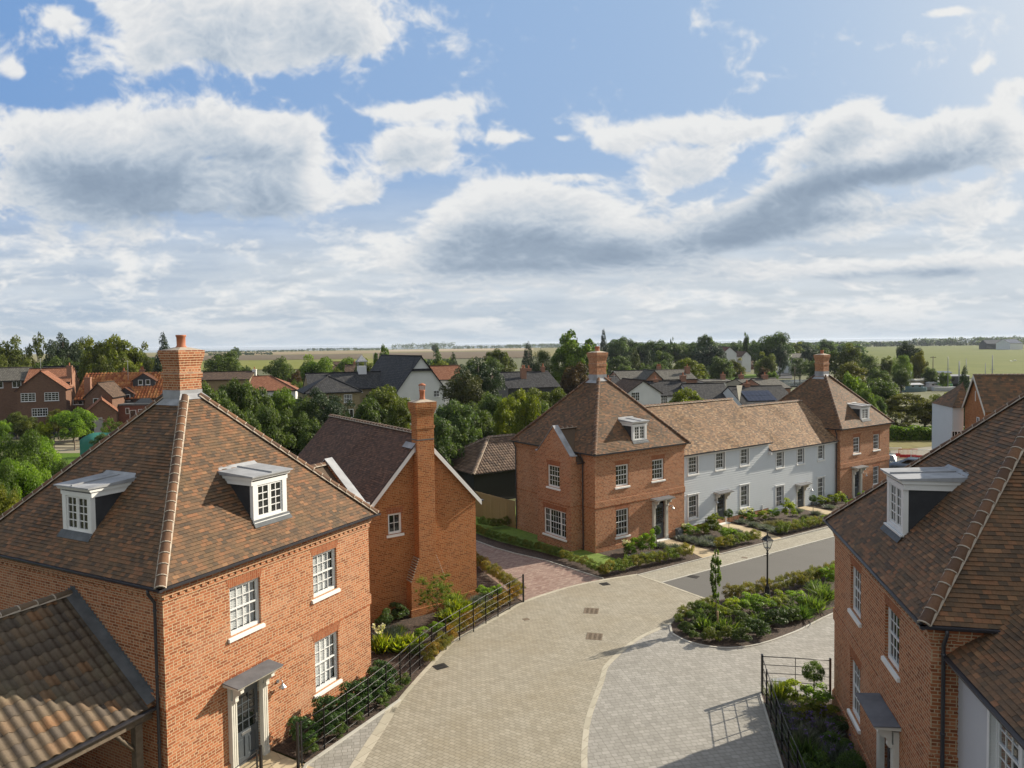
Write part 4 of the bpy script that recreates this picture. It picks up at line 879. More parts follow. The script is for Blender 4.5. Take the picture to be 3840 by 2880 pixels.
def ptree(px,top,Y,wpx,key,tint,label,base=None,cat='tree',name='tree',group=None):
    P=atY(px,top,Y); z0=gz(P[0],Y)-.1 if base is None else base; w=wpx*Y/FPX
    return plant(key,P[0],Y,z0,P[2]-z0,w,tint,label,cat,name,group,seed=int(px))
# ---- small garden plants (unit size: 1 m)
def bushproto(key,mat,n,leaf,asp,seed,R=(.5,.5,.5),zc=.5,lobes=14,lobe=(.3,.5),up=0,**k): PROTO[key]=crownmesh('foliage',mat,R,zc,lobes,n,leaf,asp,seed,lobe=lobe,**k)
bushproto('hedgeplant',M_hedge,2400,.05,.6,21,(.42,.42,.5),.5,26,(.22,.34))
bushproto('leafy',M_leafp,2000,.08,.5,22,lobes=26,lobe=(.16,.34))
bushproto('laurel',M_leaf,1700,.11,.42,23,lobes=20,lobe=(.2,.4))
bushproto('ball',M_leafp,5200,.05,.6,24,(.47,.47,.47),.5,110,lobe=(.2,.27),inner=.02,rr=(.70,.8))
def spiky(key,mat,n,seed,L=.5,asp=.07,spread=.6,curl=.3):
    r=np.random.default_rng(seed); a=r.uniform(0,2*pi,n); t=r.uniform(0,spread,n)**.8; T=np.stack([np.cos(a)*np.sin(t),np.sin(a)*np.sin(t),np.cos(t)],1); l=L*r.uniform(.6,1.,n)
    off=r.normal(size=(n,3))*.12; off[:,2]=0; C=off+T*l[:,None]*.5; me=leafmesh('foliage',C,np.cross(T,r.normal(size=(n,3))),l,asp,mat,r.random(n),seed,tang=T); PROTO[key]=me
spiky('lavender',M_lav,420,31,.75,.05,1.0); spiky('grasses',M_leafp,260,32,.95,.05,.9); spiky('fern',M_leafp,120,33,1.0,.16,1.1)
def flowerhead(key,mat,n,seed,stem=M_leafp,H=(.5,1.),spread=.4,s=.05,k=5):
    r=np.random.default_rng(seed); C=[];Nn=[];
    for i in range(n):
        a=r.uniform(0,2*pi); d=spread*r.random()**.5; z=r.uniform(*H); 
        for j in range(k): C.append([d*cos(a)+r.normal()*s*.6,d*sin(a)+r.normal()*s*.6,z+r.normal()*s*.5]); Nn.append([r.normal()*.5,r.normal()*.5,1])
    PROTO[key]=leafmesh('flowers',np.array(C),np.array(Nn),s*1.3,1.,mat,r.random(len(C)),seed)
flowerhead('purpleflowers',M_flowp,22,41,H=(.55,1.),s=.04,k=4); flowerhead('creamflowers',M_floww,9,42,H=(.8,1.),s=.10,k=9)
def shrub(key,x,y,w,h,tint,label,cat='shrub',name='shrub',group=None,z=None,flowers=None):
    R=random.Random(int(abs(x*977+y*131)*10)%99999)
    if flowers:
        o=empty(name,(x,y,gz(x,y) if z is None else z),R.uniform(0,6.28),label,cat,group); kids=[(key,'foliage'),(flowers,'flowers')]
        o.scale=(w,w,h)
        for k,nm in kids:
            c=bpy.data.objects.new(nm,PROTO[k]); COL.objects.link(c); c.parent=o; t=TINTW[tint] if isinstance(tint,str) else tint; c.color=((*t,1) if nm=='foliage' else (1,1,1,1))
        return o
    o=bpy.data.objects.new(name,PROTO[key]); COL.objects.link(o); o.location=(x,y,(gz(x,y) if z is None else z)); o.rotation_euler=(0,0,R.uniform(0,6.28)); o.scale=(w,w,h)
    t=TINTW[tint] if isinstance(tint,str) else tint; v=R.uniform(.85,1.15); o.color=(t[0]*v,t[1]*v,t[2]*v,1); return tag(o,label,cat,group)
def row(pts,step,w,h,tint,label,group,key='hedgeplant',jit=.06,name='hedge_plant'):
    R=random.Random(len(pts)*7+int(pts[0][0]*10)); acc=0; d=0
    for p,q in zip(pts,pts[1:]):
        L=hypot(q[0]-p[0],q[1]-p[1])
        while acc<=L:
            t=acc/L; x,y=p[0]+(q[0]-p[0])*t+R.uniform(-jit,jit),p[1]+(q[1]-p[1])*t+R.uniform(-jit,jit); k=R.uniform(.88,1.12)
            tt=TINTW[tint] if isinstance(tint,str) else tint; g=R.uniform(.75,1.25); shrub(key,x,y,w*k,h*R.uniform(.88,1.12),(tt[0]*g,tt[1],tt[2]),label,'hedge',name,group); acc+=step
        acc-=L
HG='hedge plants edging the front gardens'
row([fm(-2.45,-3.35),fm(3.85,-3.55)],.40,.74,.82,(.9,1.08,1),'bushy box hedge plant in the row before the middle brick house',HG)
row([fm(6.1,-3.55),fm(9.3,-3.6)],.40,.74,.82,(.9,1.08,1),'bushy box hedge plant in the row before the nearer white cottage',HG)
row([fm(11.8,-3.6),fm(18.2,-3.6)],.40,.74,.82,(.9,1.08,1),'bushy box hedge plant in the row before the farther white cottage',HG)
row([fm(21.,-3.6),fm(25.8,-3.6)],.42,.74,.82,(.9,1.08,1),'bushy box hedge plant in the row before the far brick house',HG)
DRV=GL([(2190,2128),(2110,2100),(2035,2075),(1925,2048),(1855,2028),(1785,2001)])+[fb(4.3,11)]
row([fm(-2.45,-3.3)]+DRV,.42,.68,.66,(.75,.95,.9),'green hedge plant in the row between the lawn and the pink driveway',HG)
row([fm(-1.6,9.3),fm(-1.2,8.0),fm(0.4,8.2)],.42,.7,.75,(.6,.85,.9),'dark hedge plant on the back lawn by the wooden fence',HG)
row([fm(-.6,-9.35),fm(1.8,-9.75),fm(3.6,-10.),fm(12,-10.2)],.38,.72,.85,(.85,.95,1),'olive hedge plant between the island bed and the asphalt road',HG)
row(GL([(2545,2340),(2575,2318),(2640,2285),(2672,2272)]),.40,.62,.62,(.75,1.05,1),'green hedge plant at the tip of the island bed',HG)
row([tuple(p) for p in GL([(1610,2490),(1660,2440),(1740,2368),(1830,2312),(1905,2270),(1945,2245)])],.36,.68,.78,(1.2,1.0,1),'orange tinged hedge plant inside the left iron railing',HG)
row(GL([(1945,2235),(1880,2190),(1800,2135),(1760,2110)]),.42,.7,.75,(1.1,.95,1),'orange tinged hedge plant between the gabled building and the pink driveway',HG)
# laurels under the near house window
for i,(a,b,w,h) in enumerate([(3.75,-.75,.95,.85),(4.35,-.95,.9,.8),(4.9,-.7,1.1,.95),(5.5,-.9,.95,.8),(6.1,-.7,1.1,.9),(6.7,-.85,.95,.8),(7.3,-.7,1.,.8),(7.9,-.4,.9,.75),(3.5,-1.2,.6,.45),(4.5,-1.35,.55,.4),(5.4,-1.3,.5,.35),(6.5,-1.4,.55,.4),(7.2,-1.3,.6,.45),(7.8,-1.2,.6,.5)]):
    P=fa(a,b); shrub('laurel' if h>.5 else 'leafy',*P,w,h,(.7,.95,1.15) if h>.5 else 'n','dark glossy shrub between the left railing and the near house wall' if h>.5 else 'low light green plant at the foot of the left railing','shrub','shrub','shrubs in front of the left house')
pb='plants in the bed by the gabled building'
for px,py,key,w,h,ti,lb in [(1460,2395,'lavender',1.1,.8,(.8,.95,1.1),'grey green lavender clump beside the corner of the left house'),(1445,2350,'laurel',.8,.7,(.9,1,1.2),'glossy shrub at the foot of the gabled wall, left of the stack'),(1497,2325,'laurel',.9,.75,(.9,1,1.2),'glossy dark shrub against the base of the chimney stack'),
  (1495,2440,'fern',.9,.65,'yel','bright fern by the railing below the lavender'),(1540,2430,'fern',.9,.6,'yel','bright fern behind the railing, second from the house corner'),(1580,2395,'leafy',.8,.5,'bright','light green leafy plant behind the railing'),(1640,2375,'leafy',.7,.5,'bright','leafy plant in the middle of the railing bed'),
  (1690,2335,'fern',.9,.7,'yel','yellow green fern before the airy shrub'),(1710,2310,'fern',.7,.8,'yel','tall yellow green fern right of the airy shrub'),(1745,2290,'grasses',.9,.6,'yel','clump of yellow green grass near the plinth'),(1790,2270,'lavender',.9,.7,'grey','silvery clump by the plinth corner of the gabled building'),
  (1820,2255,'leafy',.9,.75,'bright','bright leafy shrub right of the gabled building'),(1860,2240,'leafy',.7,.6,'bright','small bright shrub near the end of the railing'),(1500,2380,'grasses',.6,.5,'n','small grass tuft beside the lavender clump'),(1560,2460,'laurel',.7,.5,'n','green shrub by the bend of the railing'),(1705,2275,'grasses',1.1,.8,(1.7,1.5,1.6),'pale feathery grass against the gabled wall')]:
    x,y,z=G(px,py); shrub(key,x,y,w,h,ti,lb,'plant','garden_plant',pb)
x,y,z=G(1425,2450); shrub('fern',x,y,.6,1.0,'yel','cream allium flowers beside the corner of the left house','plant','flowering_plant',pb,flowers='creamflowers')
proto('airy',crownmesh('crown',M_leafp,(3.4,3.4,4.6),5.6,100,16000,.20,.35,seed=61,lobe=(.1,.24),inner=.5,shell=.3,rr=(.3,1.)),trunkmesh('trunk',8.5,.09,16,seed=6,spread=2.6))
x,y,z=G(1640,2345); o=plant('airy',x,y,z,2.3,2.0,(1.5,1.4,.9),'airy multi stemmed young shrub against the chimney stack wall','shrub','young_shrub')
# front garden beds
R_=random.Random(4)
gd=[(1.2,-1.5,'leafy',.9,.8,'bright'),(1.9,-1.3,'leafy',1.1,1.0,'bright'),(2.4,-1.7,'leafy',1.,1.35,'bright'),(.9,-2.1,'lavender',.7,.5,'grey'),(1.7,-2.3,'lavender',.8,.5,'grey'),(2.5,-2.4,'lavender',.7,.45,'grey'),(3.9,-1.2,'lavender',.9,.5,'grey'),(4.2,-2.0,'lavender',.9,.5,'grey'),(3.6,-2.3,'lavender',.6,.4,'n'),(2.9,-.6,'leafy',.6,.5,'n'),
 (6.2,-.9,'lavender',1.,.55,'grey'),(6.3,-1.6,'lavender',1.,.55,'grey'),(6.2,-2.4,'lavender',1.,.55,'grey'),(6.6,-3.0,'lavender',.9,.5,'grey'),(7.2,-.7,'leafy',1.1,.8,'bright'),(8.0,-.8,'leafy',1.1,.8,'yel'),(8.9,-.9,'leafy',1.4,1.35,'olive'),(7.4,-1.9,'lavender',1.,.5,'grey'),(8.6,-2.1,'leafy',1.,.7,'bright'),(9.4,-2.0,'leafy',.8,.5,'bright'),(10.0,-.1,'lavender',.9,.5,'grey'),(10.2,-1.6,'lavender',.8,.45,'grey'),(9.8,-2.9,'lavender',.9,.5,'grey'),
 (12.6,-.2,'lavender',.9,.5,'grey'),(12.5,-1.2,'lavender',.9,.5,'grey'),(12.4,-2.2,'lavender',1.,.55,'grey'),(12.2,-3.1,'lavender',1.,.55,'grey'),(13.6,-.2,'leafy',1.,.6,'bright'),(14.6,-.4,'leafy',1.1,.7,'yel'),(15.6,-.5,'leafy',1.,.7,'bright'),(16.4,-1.2,'leafy',1.3,1.35,'yel'),(13.3,-1.8,'lavender',1.,.6,'olive'),(14.3,-1.9,'lavender',1.,.55,'olive'),(17.4,-1.7,'lavender',.7,.4,'n'),(18.6,-.4,'lavender',.8,.5,'grey'),(18.9,-1.6,'lavender',.8,.5,'grey'),
 (21.6,-1.0,'lavender',.9,.5,'grey'),(21.7,-2.2,'lavender',.9,.5,'grey'),(22.4,-.1,'leafy',1.1,.7,'yel'),(23.4,-.2,'leafy',1.2,.8,'yel'),(24.4,-.3,'leafy',1.1,.8,'yel'),(23.2,-1.6,'leafy',.9,.6,'bright'),(24.6,-1.8,'leafy',.9,.6,'n'),(26.,-1.,'leafy',.8,.8,'bright'),(28.6,-1.,'leafy',1.,.9,'bright')]
desc={'leafy':'leafy shrub','lavender':'silvery lavender clump'}
def where(a): return 'in the bed before the middle brick house' if a<5.8 else 'in the bed before the nearer white cottage' if a<11.2 else 'in the bed before the farther white cottage' if a<20 else 'in the bed before the far brick house'
for a,b,k,w,h,ti in gd:
    x,y=fm(a,b); tall=' tall' if h>1.2 else ''
    shrub(k,x,y,w,h,ti,f'{"bright green"+tall+" " if k=="leafy" else ""}{desc[k]} {where(a)}','plant','garden_plant','plants in the front garden beds')
for a,b in ((1.3,-1.1),(7.0,-.3),(13.2,.15),(14.0,.1)):
    x,y=fm(a,b); shrub('leafy',x,y,.6,.75,'n',f'cream flowering hydrangea {where(a)}','plant','flowering_plant','plants in the front garden beds',flowers='creamflowers')
# lollipop topiary
def lollipop(x,y,h,d,label,tint='dark',z=None):
    z=gz(x,y) if z is None else z; o=empty('topiary_tree',(x,y,z),0,label,'topiary','ball headed topiary trees')
    bm=bmesh.new(); tube(bm,[(0,0,-.05),(.01,0,h-d*.6)],.018,6); obj('stem',bm,M_bark,o)
    c=bpy.data.objects.new('foliage',PROTO['ball']); COL.objects.link(c); c.parent=o; c.location=(0,0,h-d*1.12); c.scale=(d*1.2,d*1.2,d*1.2); c.color=(*TINTW[tint],1); return o
lollipop(*fm(3.35,-1.4),1.35,.52,'ball headed topiary in the bed before the middle brick house')
lollipop(*fm(10.4,-.9),1.35,.55,'ball headed topiary beside the nearer white cottage path')
lollipop(*fm(19.2,-1.2),1.3,.5,'ball headed topiary beside the farther white cottage path')
lollipop(9.22,21.6,1.42,.62,'green ball headed topiary inside the right railing','n')
x,y,z=G(3193,3010); lollipop(x,y,1.25,.62,'dark ball headed topiary next to the right house door hood','dark')
# island bed planting
ib='plants in the island bed'
for px,py,k,w,h,ti,lb in [(2575,2375,'laurel',.8,.5,'n','green shrub at the left tip of the island bed'),(2640,2360,'fern',.8,.6,'n','spiky green clump left of the stake'),(2610,2340,'leafy',.9,.6,'n','green shrub behind the island tip'),(2665,2405,'laurel',.9,.6,'olive','small shrub in front of the wooden stake'),(2730,2400,'laurel',.7,.6,'olive','small shrub right of the wooden stake'),(2780,2412,'laurel',.8,.65,'n','shrub near the front kerb of the island bed'),
   (2700,2330,'leafy',1.2,.75,'yel','yellow green shrub beside the slim tree'),(2745,2310,'leafy',1.2,.8,'yel','yellow green shrub with orange tips, left of the lamp post'),(2800,2300,'leafy',1.3,.8,'bright','bright shrub in front of the lamp post'),(2860,2300,'leafy',1.3,.8,'bright','bright shrub right of the lamp post foot'),(2920,2290,'leafy',1.3,.8,'yel','yellow green shrub in the middle of the island bed'),(2980,2275,'leafy',1.2,.75,'bright','bright shrub toward the right end of the island bed'),
   (2720,2365,'grasses',1.,.6,'n','grassy clump in the middle of the island bed'),(2860,2345,'grasses',1.,.6,'n','grassy clump behind the front shrubs of the island bed'),(2790,2355,'laurel',1.,.65,'n','green shrub in the centre of the island bed'),(2845,2385,'laurel',1.,.7,'dark','dark green shrub right of centre in the island bed'),(2900,2350,'laurel',1.1,.75,'dark','dark shrub in front of the yellow green ones'),(2965,2335,'laurel',.9,.6,'n','green shrub near the right front kerb'),
   (3040,2290,'grasses',1.4,.8,'n','feathery grass clump near the right house corner'),(3000,2320,'grasses',1.2,.7,'dark','dark grass clump near the right house corner'),(3110,2190,'leafy',1.2,.9,'bright','bright shrub just behind the right house corner'),(3090,2250,'grasses',1.3,.7,'n','second feathery grass clump near the right house corner'),(3060,2215,'grasses',1.,.6,'grey','pale spiky plant behind the feathery grass'),(2600,2395,'laurel',.5,.35,'n','low plant by the island front kerb'),(2690,2345,'leafy',.8,.6,'n','shrub left of the yellow green ones'),(2655,2325,'leafy',1.,.75,'n','shrub just behind the slim tree')]:
    x,y,z=G(px,py); shrub(k,x,y,w,h,ti,lb,'plant','garden_plant',ib)
# slim columnar tree with stake
x,y,z=G(2684,2351); o=empty('columnar_tree',(x,y,z),0,'slim upright young tree in the island bed','tree')
PROTO['col']=crownmesh('crown',M_leafp,(.26,.26,1.55),1.95,60,3200,.085,.6,55,lobe=(.12,.2),shell=.3,inner=.3); 
c=bpy.data.objects.new('crown',PROTO['col']); COL.objects.link(c); c.parent=o; c.color=(1,1.05,.8,1)
bm=bmesh.new(); tube(bm,[(0,0,-.1),(.02,0,1.),(0,.01,2.4),(0,0,3.3)],.03,7,0,.008); obj('trunk',bm,M_bark,o)
bm=bmesh.new(); tube(bm,[(0,0,-.1),(0,0,.72)],.035,8); o=obj('tree_stake',bm,plain('pale_timber',(.35,.24,.12),.8)); o.location=(x+.02,y-.2,z); tag(o,'short round wooden stake at the foot of the slim tree','stake')
# right bed
rb='plants in the bed of the right house'
for a,b,k,w,h,ti,lb,fl in [(-1.3,7.9,'leafy',1.,.8,'yel','bright leafy clump behind the right railing corner',None),(-.6,7.7,'leafy',1.,.75,'bright','bright leafy clump at the right house wall',None),(-1.7,7.6,'grasses',.7,1.0,'olive','tall grassy plant at the railing corner post',None),(-1.,7.2,'leafy',.9,.55,'olive','low green plant in front of the topiary',None),(-.5,6.9,'leafy',.9,.6,'bronze','bronze leaved plant near the right house wall',None),(-1.2,6.6,'leafy',.9,.55,'bronze','bronze leaved plant in the middle of the right bed',None),
   (-1.6,6.1,'lavender',.9,.8,'n','purple flowered plant by the railing','purpleflowers'),(-.8,5.9,'lavender',1.,.8,'n','purple flowered plant below the right house window','purpleflowers'),(-1.4,5.2,'lavender',1.,.9,'n','purple flowered plant nearer the door','purpleflowers'),(-.6,4.9,'leafy',.9,.7,'dark','dark shrub below the window sill',None),(-1.5,4.3,'grasses',1.,.9,'dark','dark grass clump by the railing',None),(-.8,4.1,'lavender',1.,1.2,'dark','tall verbena in front of the door hood','purpleflowers'),(-1.4,3.4,'leafy',1.,.8,'dark','dark shrub at the bottom of the bed',None),(-1.7,7.0,'lavender',.8,.7,'dark','dark plant by the second railing post',None),(-1.75,5.5,'lavender',.8,.7,'dark','dark plant by the fourth railing post',None),(-.3,6.2,'leafy',.7,.5,'dark','dark plant against the right house plinth',None)]:
    x,y=fr(a,b); shrub(k,x,y,w,h,ti,lb,'plant','garden_plant',rb,flowers=fl)
# ================================================================ railings, lamp, carport, barn
def railing(name,pts,label,H=1.2,ends=(True,True),dbl=()):
    """estate railing: flat posts and five rails following the ground"""
    o=empty(name,(pts[0][0],pts[0][1],gz(*pts[0])),0,label,'railing','black estate railings'); X0,Y0,Z0=o.location
    L=lambda x,y,z:(x-X0,y-Y0,z-Z0)
    for i,(x,y) in enumerate(pts):
        a,b=pts[max(i-1,0)],pts[min(i+1,len(pts)-1)]; ang=atan2(b[1]-a[1],b[0]-a[0]); end=(i==0 and ends[0]) or (i==len(pts)-1 and ends[1]); bm=newbm(); w=.03 if end else .007
        box(bm,-w if end else -.022,w if end else .022,-w,w,-.1,H+(.06 if end else 0)); p=obj('post',bm,M_black,o); p.location=L(x,y,gz(x,y)); p.rotation_euler=(0,0,ang+(0 if end else radians(90)))
        if end and i==0 and len(pts)>3:
            bm=newbm(); box(bm,-.022,.022,-.012,.012,-.1,H+.03); p=obj('post',bm,M_black,o); q=Vector((b[0]-x,b[1]-y)).normalized()*.14; p.location=L(x+q.x,y+q.y,gz(x,y)); p.rotation_euler=(0,0,ang)
    for k,f in enumerate((.10,.32,.54,.76,.985)):
        bm=newbm(); tube(bm,[L(x,y,gz(x,y)+H*f) for x,y in pts],.011 if k<4 else .014,6); obj('rail',bm,M_black,o)
    return o
PL_=[(-5.83,18.51),(-5.38,19.45),(-4.95,20.32),(-4.51,21.25),(-4.13,22.20),(-3.82,23.05),(-3.60,23.80),(-3.36,24.48),(-3.03,25.3),(-2.60,26.16),(-2.15,27.02),(-1.66,27.86),(-1.20,28.72),(-.72,29.5),(-.22,30.35),(.38,31.25)]
railing('railing',PL_,'long black estate railing curving along the left side of the buff road')
p0=G(977,2802,1.22); railing('railing',[p0[:2],(p0[0]-.35,p0[1]-.95),(p0[0]-.7,p0[1]-1.9),(p0[0]-1.05,p0[1]-2.85)],'short black railing at the near house door path, bottom of the photo')
railing('railing',[fr(-2.08,8.42),fr(-1.05,8.5),fr(0,8.52)],'black railing running from the corner post to the right house wall')
railing('railing',[fr(-2.08,8.35),fr(-2.08,7.4),fr(-2.08,6.5),fr(-2.07,5.6),fr(-2.06,4.7),fr(-2.04,3.8),fr(-1.98,2.9),fr(-1.95,2.),fr(-1.9,1.),fr(-1.88,0)],'black railing receding along the front bed of the right house')
# street lamp
M_lampg=glassmat('lamp_glass',False)
x,y,z=11.32,31.44,gz(11.32,31.44); lp=empty('street_lamp',(x,y,z),radians(20),'black Victorian style street lamp standing in the island bed','street lamp')
bm=bmesh.new(); lathe(bm,[(.17,-.1),(.17,.1),(.13,.13),(.13,.2),(.15,.22),(.12,.26),(.11,.5),(.085,.56),(.095,.58),(.06,.62),(.055,.7),(.04,.74),(.038,2.05),(.055,2.07),(.055,2.1),(.035,2.12),(.035,2.2),(.06,2.24),(.03,2.28)],0,0,14); 
tube(bm,[(-.2,0,2.0),(.2,0,2.0)],.013,6); lathe(bm,[(.001,-.02),(.025,0),(.001,.02)],-.2,0,8,0,2.0); lathe(bm,[(.001,-.02),(.025,0),(.001,.02)],.2,0,8,0,2.0); obj('post',bm,M_black,lp)
def frustum(bm,r0,z0,r1,z1,mi=0):
    A=[bm.verts.new((sx*r0,sy*r0,z0)) for sx,sy in ((-1,-1),(1,-1),(1,1),(-1,1))]; B=[bm.verts.new((sx*r1,sy*r1,z1)) for sx,sy in ((-1,-1),(1,-1),(1,1),(-1,1))]
    for i in range(4): bm.faces.new((A[i],A[(i+1)%4],B[(i+1)%4],B[i]))
    bm.faces.new(A); bm.faces.new(B)
bm=bmesh.new()
for sx in (-1,1):
    for sy in (-1,1): tube(bm,[(sx*.09,sy*.09,2.34),(sx*.155,sy*.155,2.68)],.012,5); tube(bm,[(sx*.02,sy*.02,2.24),(sx*.09,sy*.09,2.34)],.010,5)
frustum(bm,.1,2.33,.1,2.345); frustum(bm,.17,2.68,.19,2.70); frustum(bm,.19,2.70,.09,2.83); frustum(bm,.1,2.83,.1,2.85); frustum(bm,.07,2.85,.05,2.9); lathe(bm,[(.05,2.9),(.02,2.93),(.035,2.97),(.02,3.0),(.008,3.08),(.001,3.1)],0,0,10)
obj('lantern',bm,M_black,lp)
bm=bmesh.new()
for i in range(4):
    a=i*pi/2+pi/4; b=a+pi/2; r0,r1=.085*1.414,.15*1.414; bm.faces.new([bm.verts.new(p) for p in ((r0*cos(a),r0*sin(a),2.345),(r0*cos(b),r0*sin(b),2.345),(r1*cos(b),r1*sin(b),2.68),(r1*cos(a),r1*sin(a),2.68))])
g=obj('lantern_glass',bm,M_lampg,lp)
bm=bmesh.new(); lathe(bm,[(.001,2.42),(.03,2.44),(.045,2.55),(.03,2.62),(.001,2.64)],0,0,10); obj('bulb',bm,M_white,lp)
# pantile surfaces
def pantile(name,o,u,v,Wd,Ld,mat,parent,pitch=.24,gauge=.30,amp=.032,planes=(),seed=1,res=8):
    """wavy S-tiles; u along the eave, v up the slope; planes=(co,no) cut away the side the normal points to"""
    o,u,v=Vector(o),Vector(u).normalized(),Vector(v).normalized(); n=u.cross(v).normalized(); n=n if n.z>0 else -n; R=random.Random(seed)
    bm=bmesh.new(); lay=bm.faces.layers.float.new('rnd'); nc=int(Wd/pitch)+1; nr=int(Ld/gauge)+1
    for j in range(nr):
        for i in range(nc):
            jit=R.uniform(-.004,.004); r=R.random(); A=[];B=[];C=[]
            for k in range(res+1):
                t=k/res; x=(i+t)*pitch; h=amp*(.5+.5*cos(2*pi*(t-.3)))**.8; y0,y1=j*gauge,(j+1)*gauge+.02
                A.append(bm.verts.new(o+u*x+v*y0+n*(h+.018+jit))); B.append(bm.verts.new(o+u*x+v*y1+n*(h+.004+jit))); C.append(bm.verts.new(o+u*x+v*y0+n*(h+.008)))
            for k in range(res):
                f=bm.faces.new((A[k],A[k+1],B[k+1],B[k])); f[lay]=r; f.smooth=True; f=bm.faces.new((C[k],C[k+1],A[k+1],A[k])); f[lay]=r*.3
    for co_,no in planes: bmesh.ops.bisect_plane(bm,geom=bm.faces[:]+bm.edges[:]+bm.verts[:],plane_co=co_,plane_no=no,clear_outer=True)
    me=bpy.data.meshes.new(name); bm.to_mesh(me); bm.free(); me.materials.append(mat); ob=bpy.data.objects.new(name,me); COL.objects.link(ob); ob.parent=parent; return ob
M_pan=attrmat('weathered_pantile',[(0,(.11,.088,.07)),(.4,(.15,.115,.082)),(.8,(.185,.135,.09)),(.95,(.22,.13,.07)),(1,(.28,.15,.075))],moss=(.24,.21,.13),mossamt=.6)
M_panb=attrmat('brown_pantile',[(0,(.10,.07,.055)),(.5,(.17,.11,.08)),(1,(.25,.17,.12))],moss=(.2,.15,.09),mossamt=.3)
def carport():
    A=frame_empty('carport',FA,'open brick and oak carport with weathered pantile roof joined to the left house','carport')
    rb,rz,eb,ez,far=3.5,4.86,.32,2.62,6.7; Ln=8.5
    sl=Vector((0,rb-eb,rz-ez)); Ls=sl.length
    pantile('roof',(-Ln,eb,ez),(1,0,0),sl,Ln-.02,Ls,M_pan,A,pitch=.25,gauge=.31,amp=.075,planes=[((0,rb,0),(0,1,0)),((-.01,0,0),(1,0,0))],seed=3)
    pantile('roof',(-Ln,far,ez),(1,0,0),(0,rb-far,rz-ez),Ln-.02,Ls,M_pan,A,pitch=.25,gauge=.31,amp=.075,planes=[((0,rb,0),(0,-1,0)),((-.01,0,0),(1,0,0))],seed=4)
    hips('ridge_tiles',[((-Ln,rb,rz+.06),(-.1,rb,rz+.06))],A,r=.13,L=.42,matt=M_pan)
    bm=newbm(); s=(rz-ez)/(rb-eb)
    for b0,b1 in ((eb,rb),(far,rb)):
        z0,z1=ez,rz; q=[(-.27,b0,z0+.125),(-.01,b0,z0+.15),(-.01,b1,z1+.15),(-.27,b1,z1+.125)]; quad(bm,q,[(0,0)]*4); quad(bm,[(-.012,b0,z0+.05),(-.012,b0,z0+.22),(-.012,b1,z1+.22),(-.012,b1,z1+.05)],[(0,0)]*4)
        k=30
        for i in range(k): # stepped edge
            t0,t1=i/k,(i+1)/k; y0,y1=b0+(b1-b0)*t0,b0+(b1-b0)*t1; zz=z0+(z1-z0)*t1; quad(bm,[(-.014,y0,z0+(z1-z0)*t0+.19),(-.014,y1,zz+.19),(-.014,y0+(y1-y0)*.2,zz+.225),(-.014,y0,zz+.215)],[(0,0)]*4)
    obj('lead_flashing',bm,M_lead,A)
    bm=newbm(); F=Face((0,eb,0),(1,0,0),(0,-1,0)); gutter(bm,F,-Ln,-.02,.05,ez-.07); obj('gutter',bm,M_gutter,A)
    bm=newbm(); box(bm,-Ln,-.05,eb+.12,eb+.26,ez-.32,ez-.04); obj('eaves_beam',bm,M_oak,A)
    for x in (-.42,-3.6,-6.8):
        bm=newbm(); box(bm,x-.09,x+.09,eb+.1,eb+.28,-.3,ez-.3); obj('post',bm,M_oak,A)
        bm=newbm(); tube(bm,[(x,eb+.19,ez-1.0),(x-.55,eb+.19,ez-.3)],.05,4); obj('brace',bm,M_oak,A)
    bm=newbm(); F=Face((0,far-.25,0),(1,0,0),(0,-1,0)); wallface(bm,F,-Ln,-.03,-.3,ez); F=Face((-Ln,0,0),(0,1,0),(1,0,0)); wallface(bm,F,eb+.3,far-.25,-.3,ez); obj('wall',bm,M_brick,A)
    bm=newbm(); bm_=[(-Ln,eb,-.02),(0,eb,-.02)]; box(bm,-Ln,-.05,eb+.3,far-.3,-.1,.0); obj('floor_slab',bm,M_grey,A)
    bm=newbm(); c=FA; tube(bm,[(-1.6,4.2,4.4),(-1.6,4.2,5.15)],.055,10); lathe(bm,[(.07,0),(.09,.03),(.09,.1),(.05,.14)],-1.6,4.2,12,0,5.12); obj('vent_pipe',bm,M_black,A)
carport()
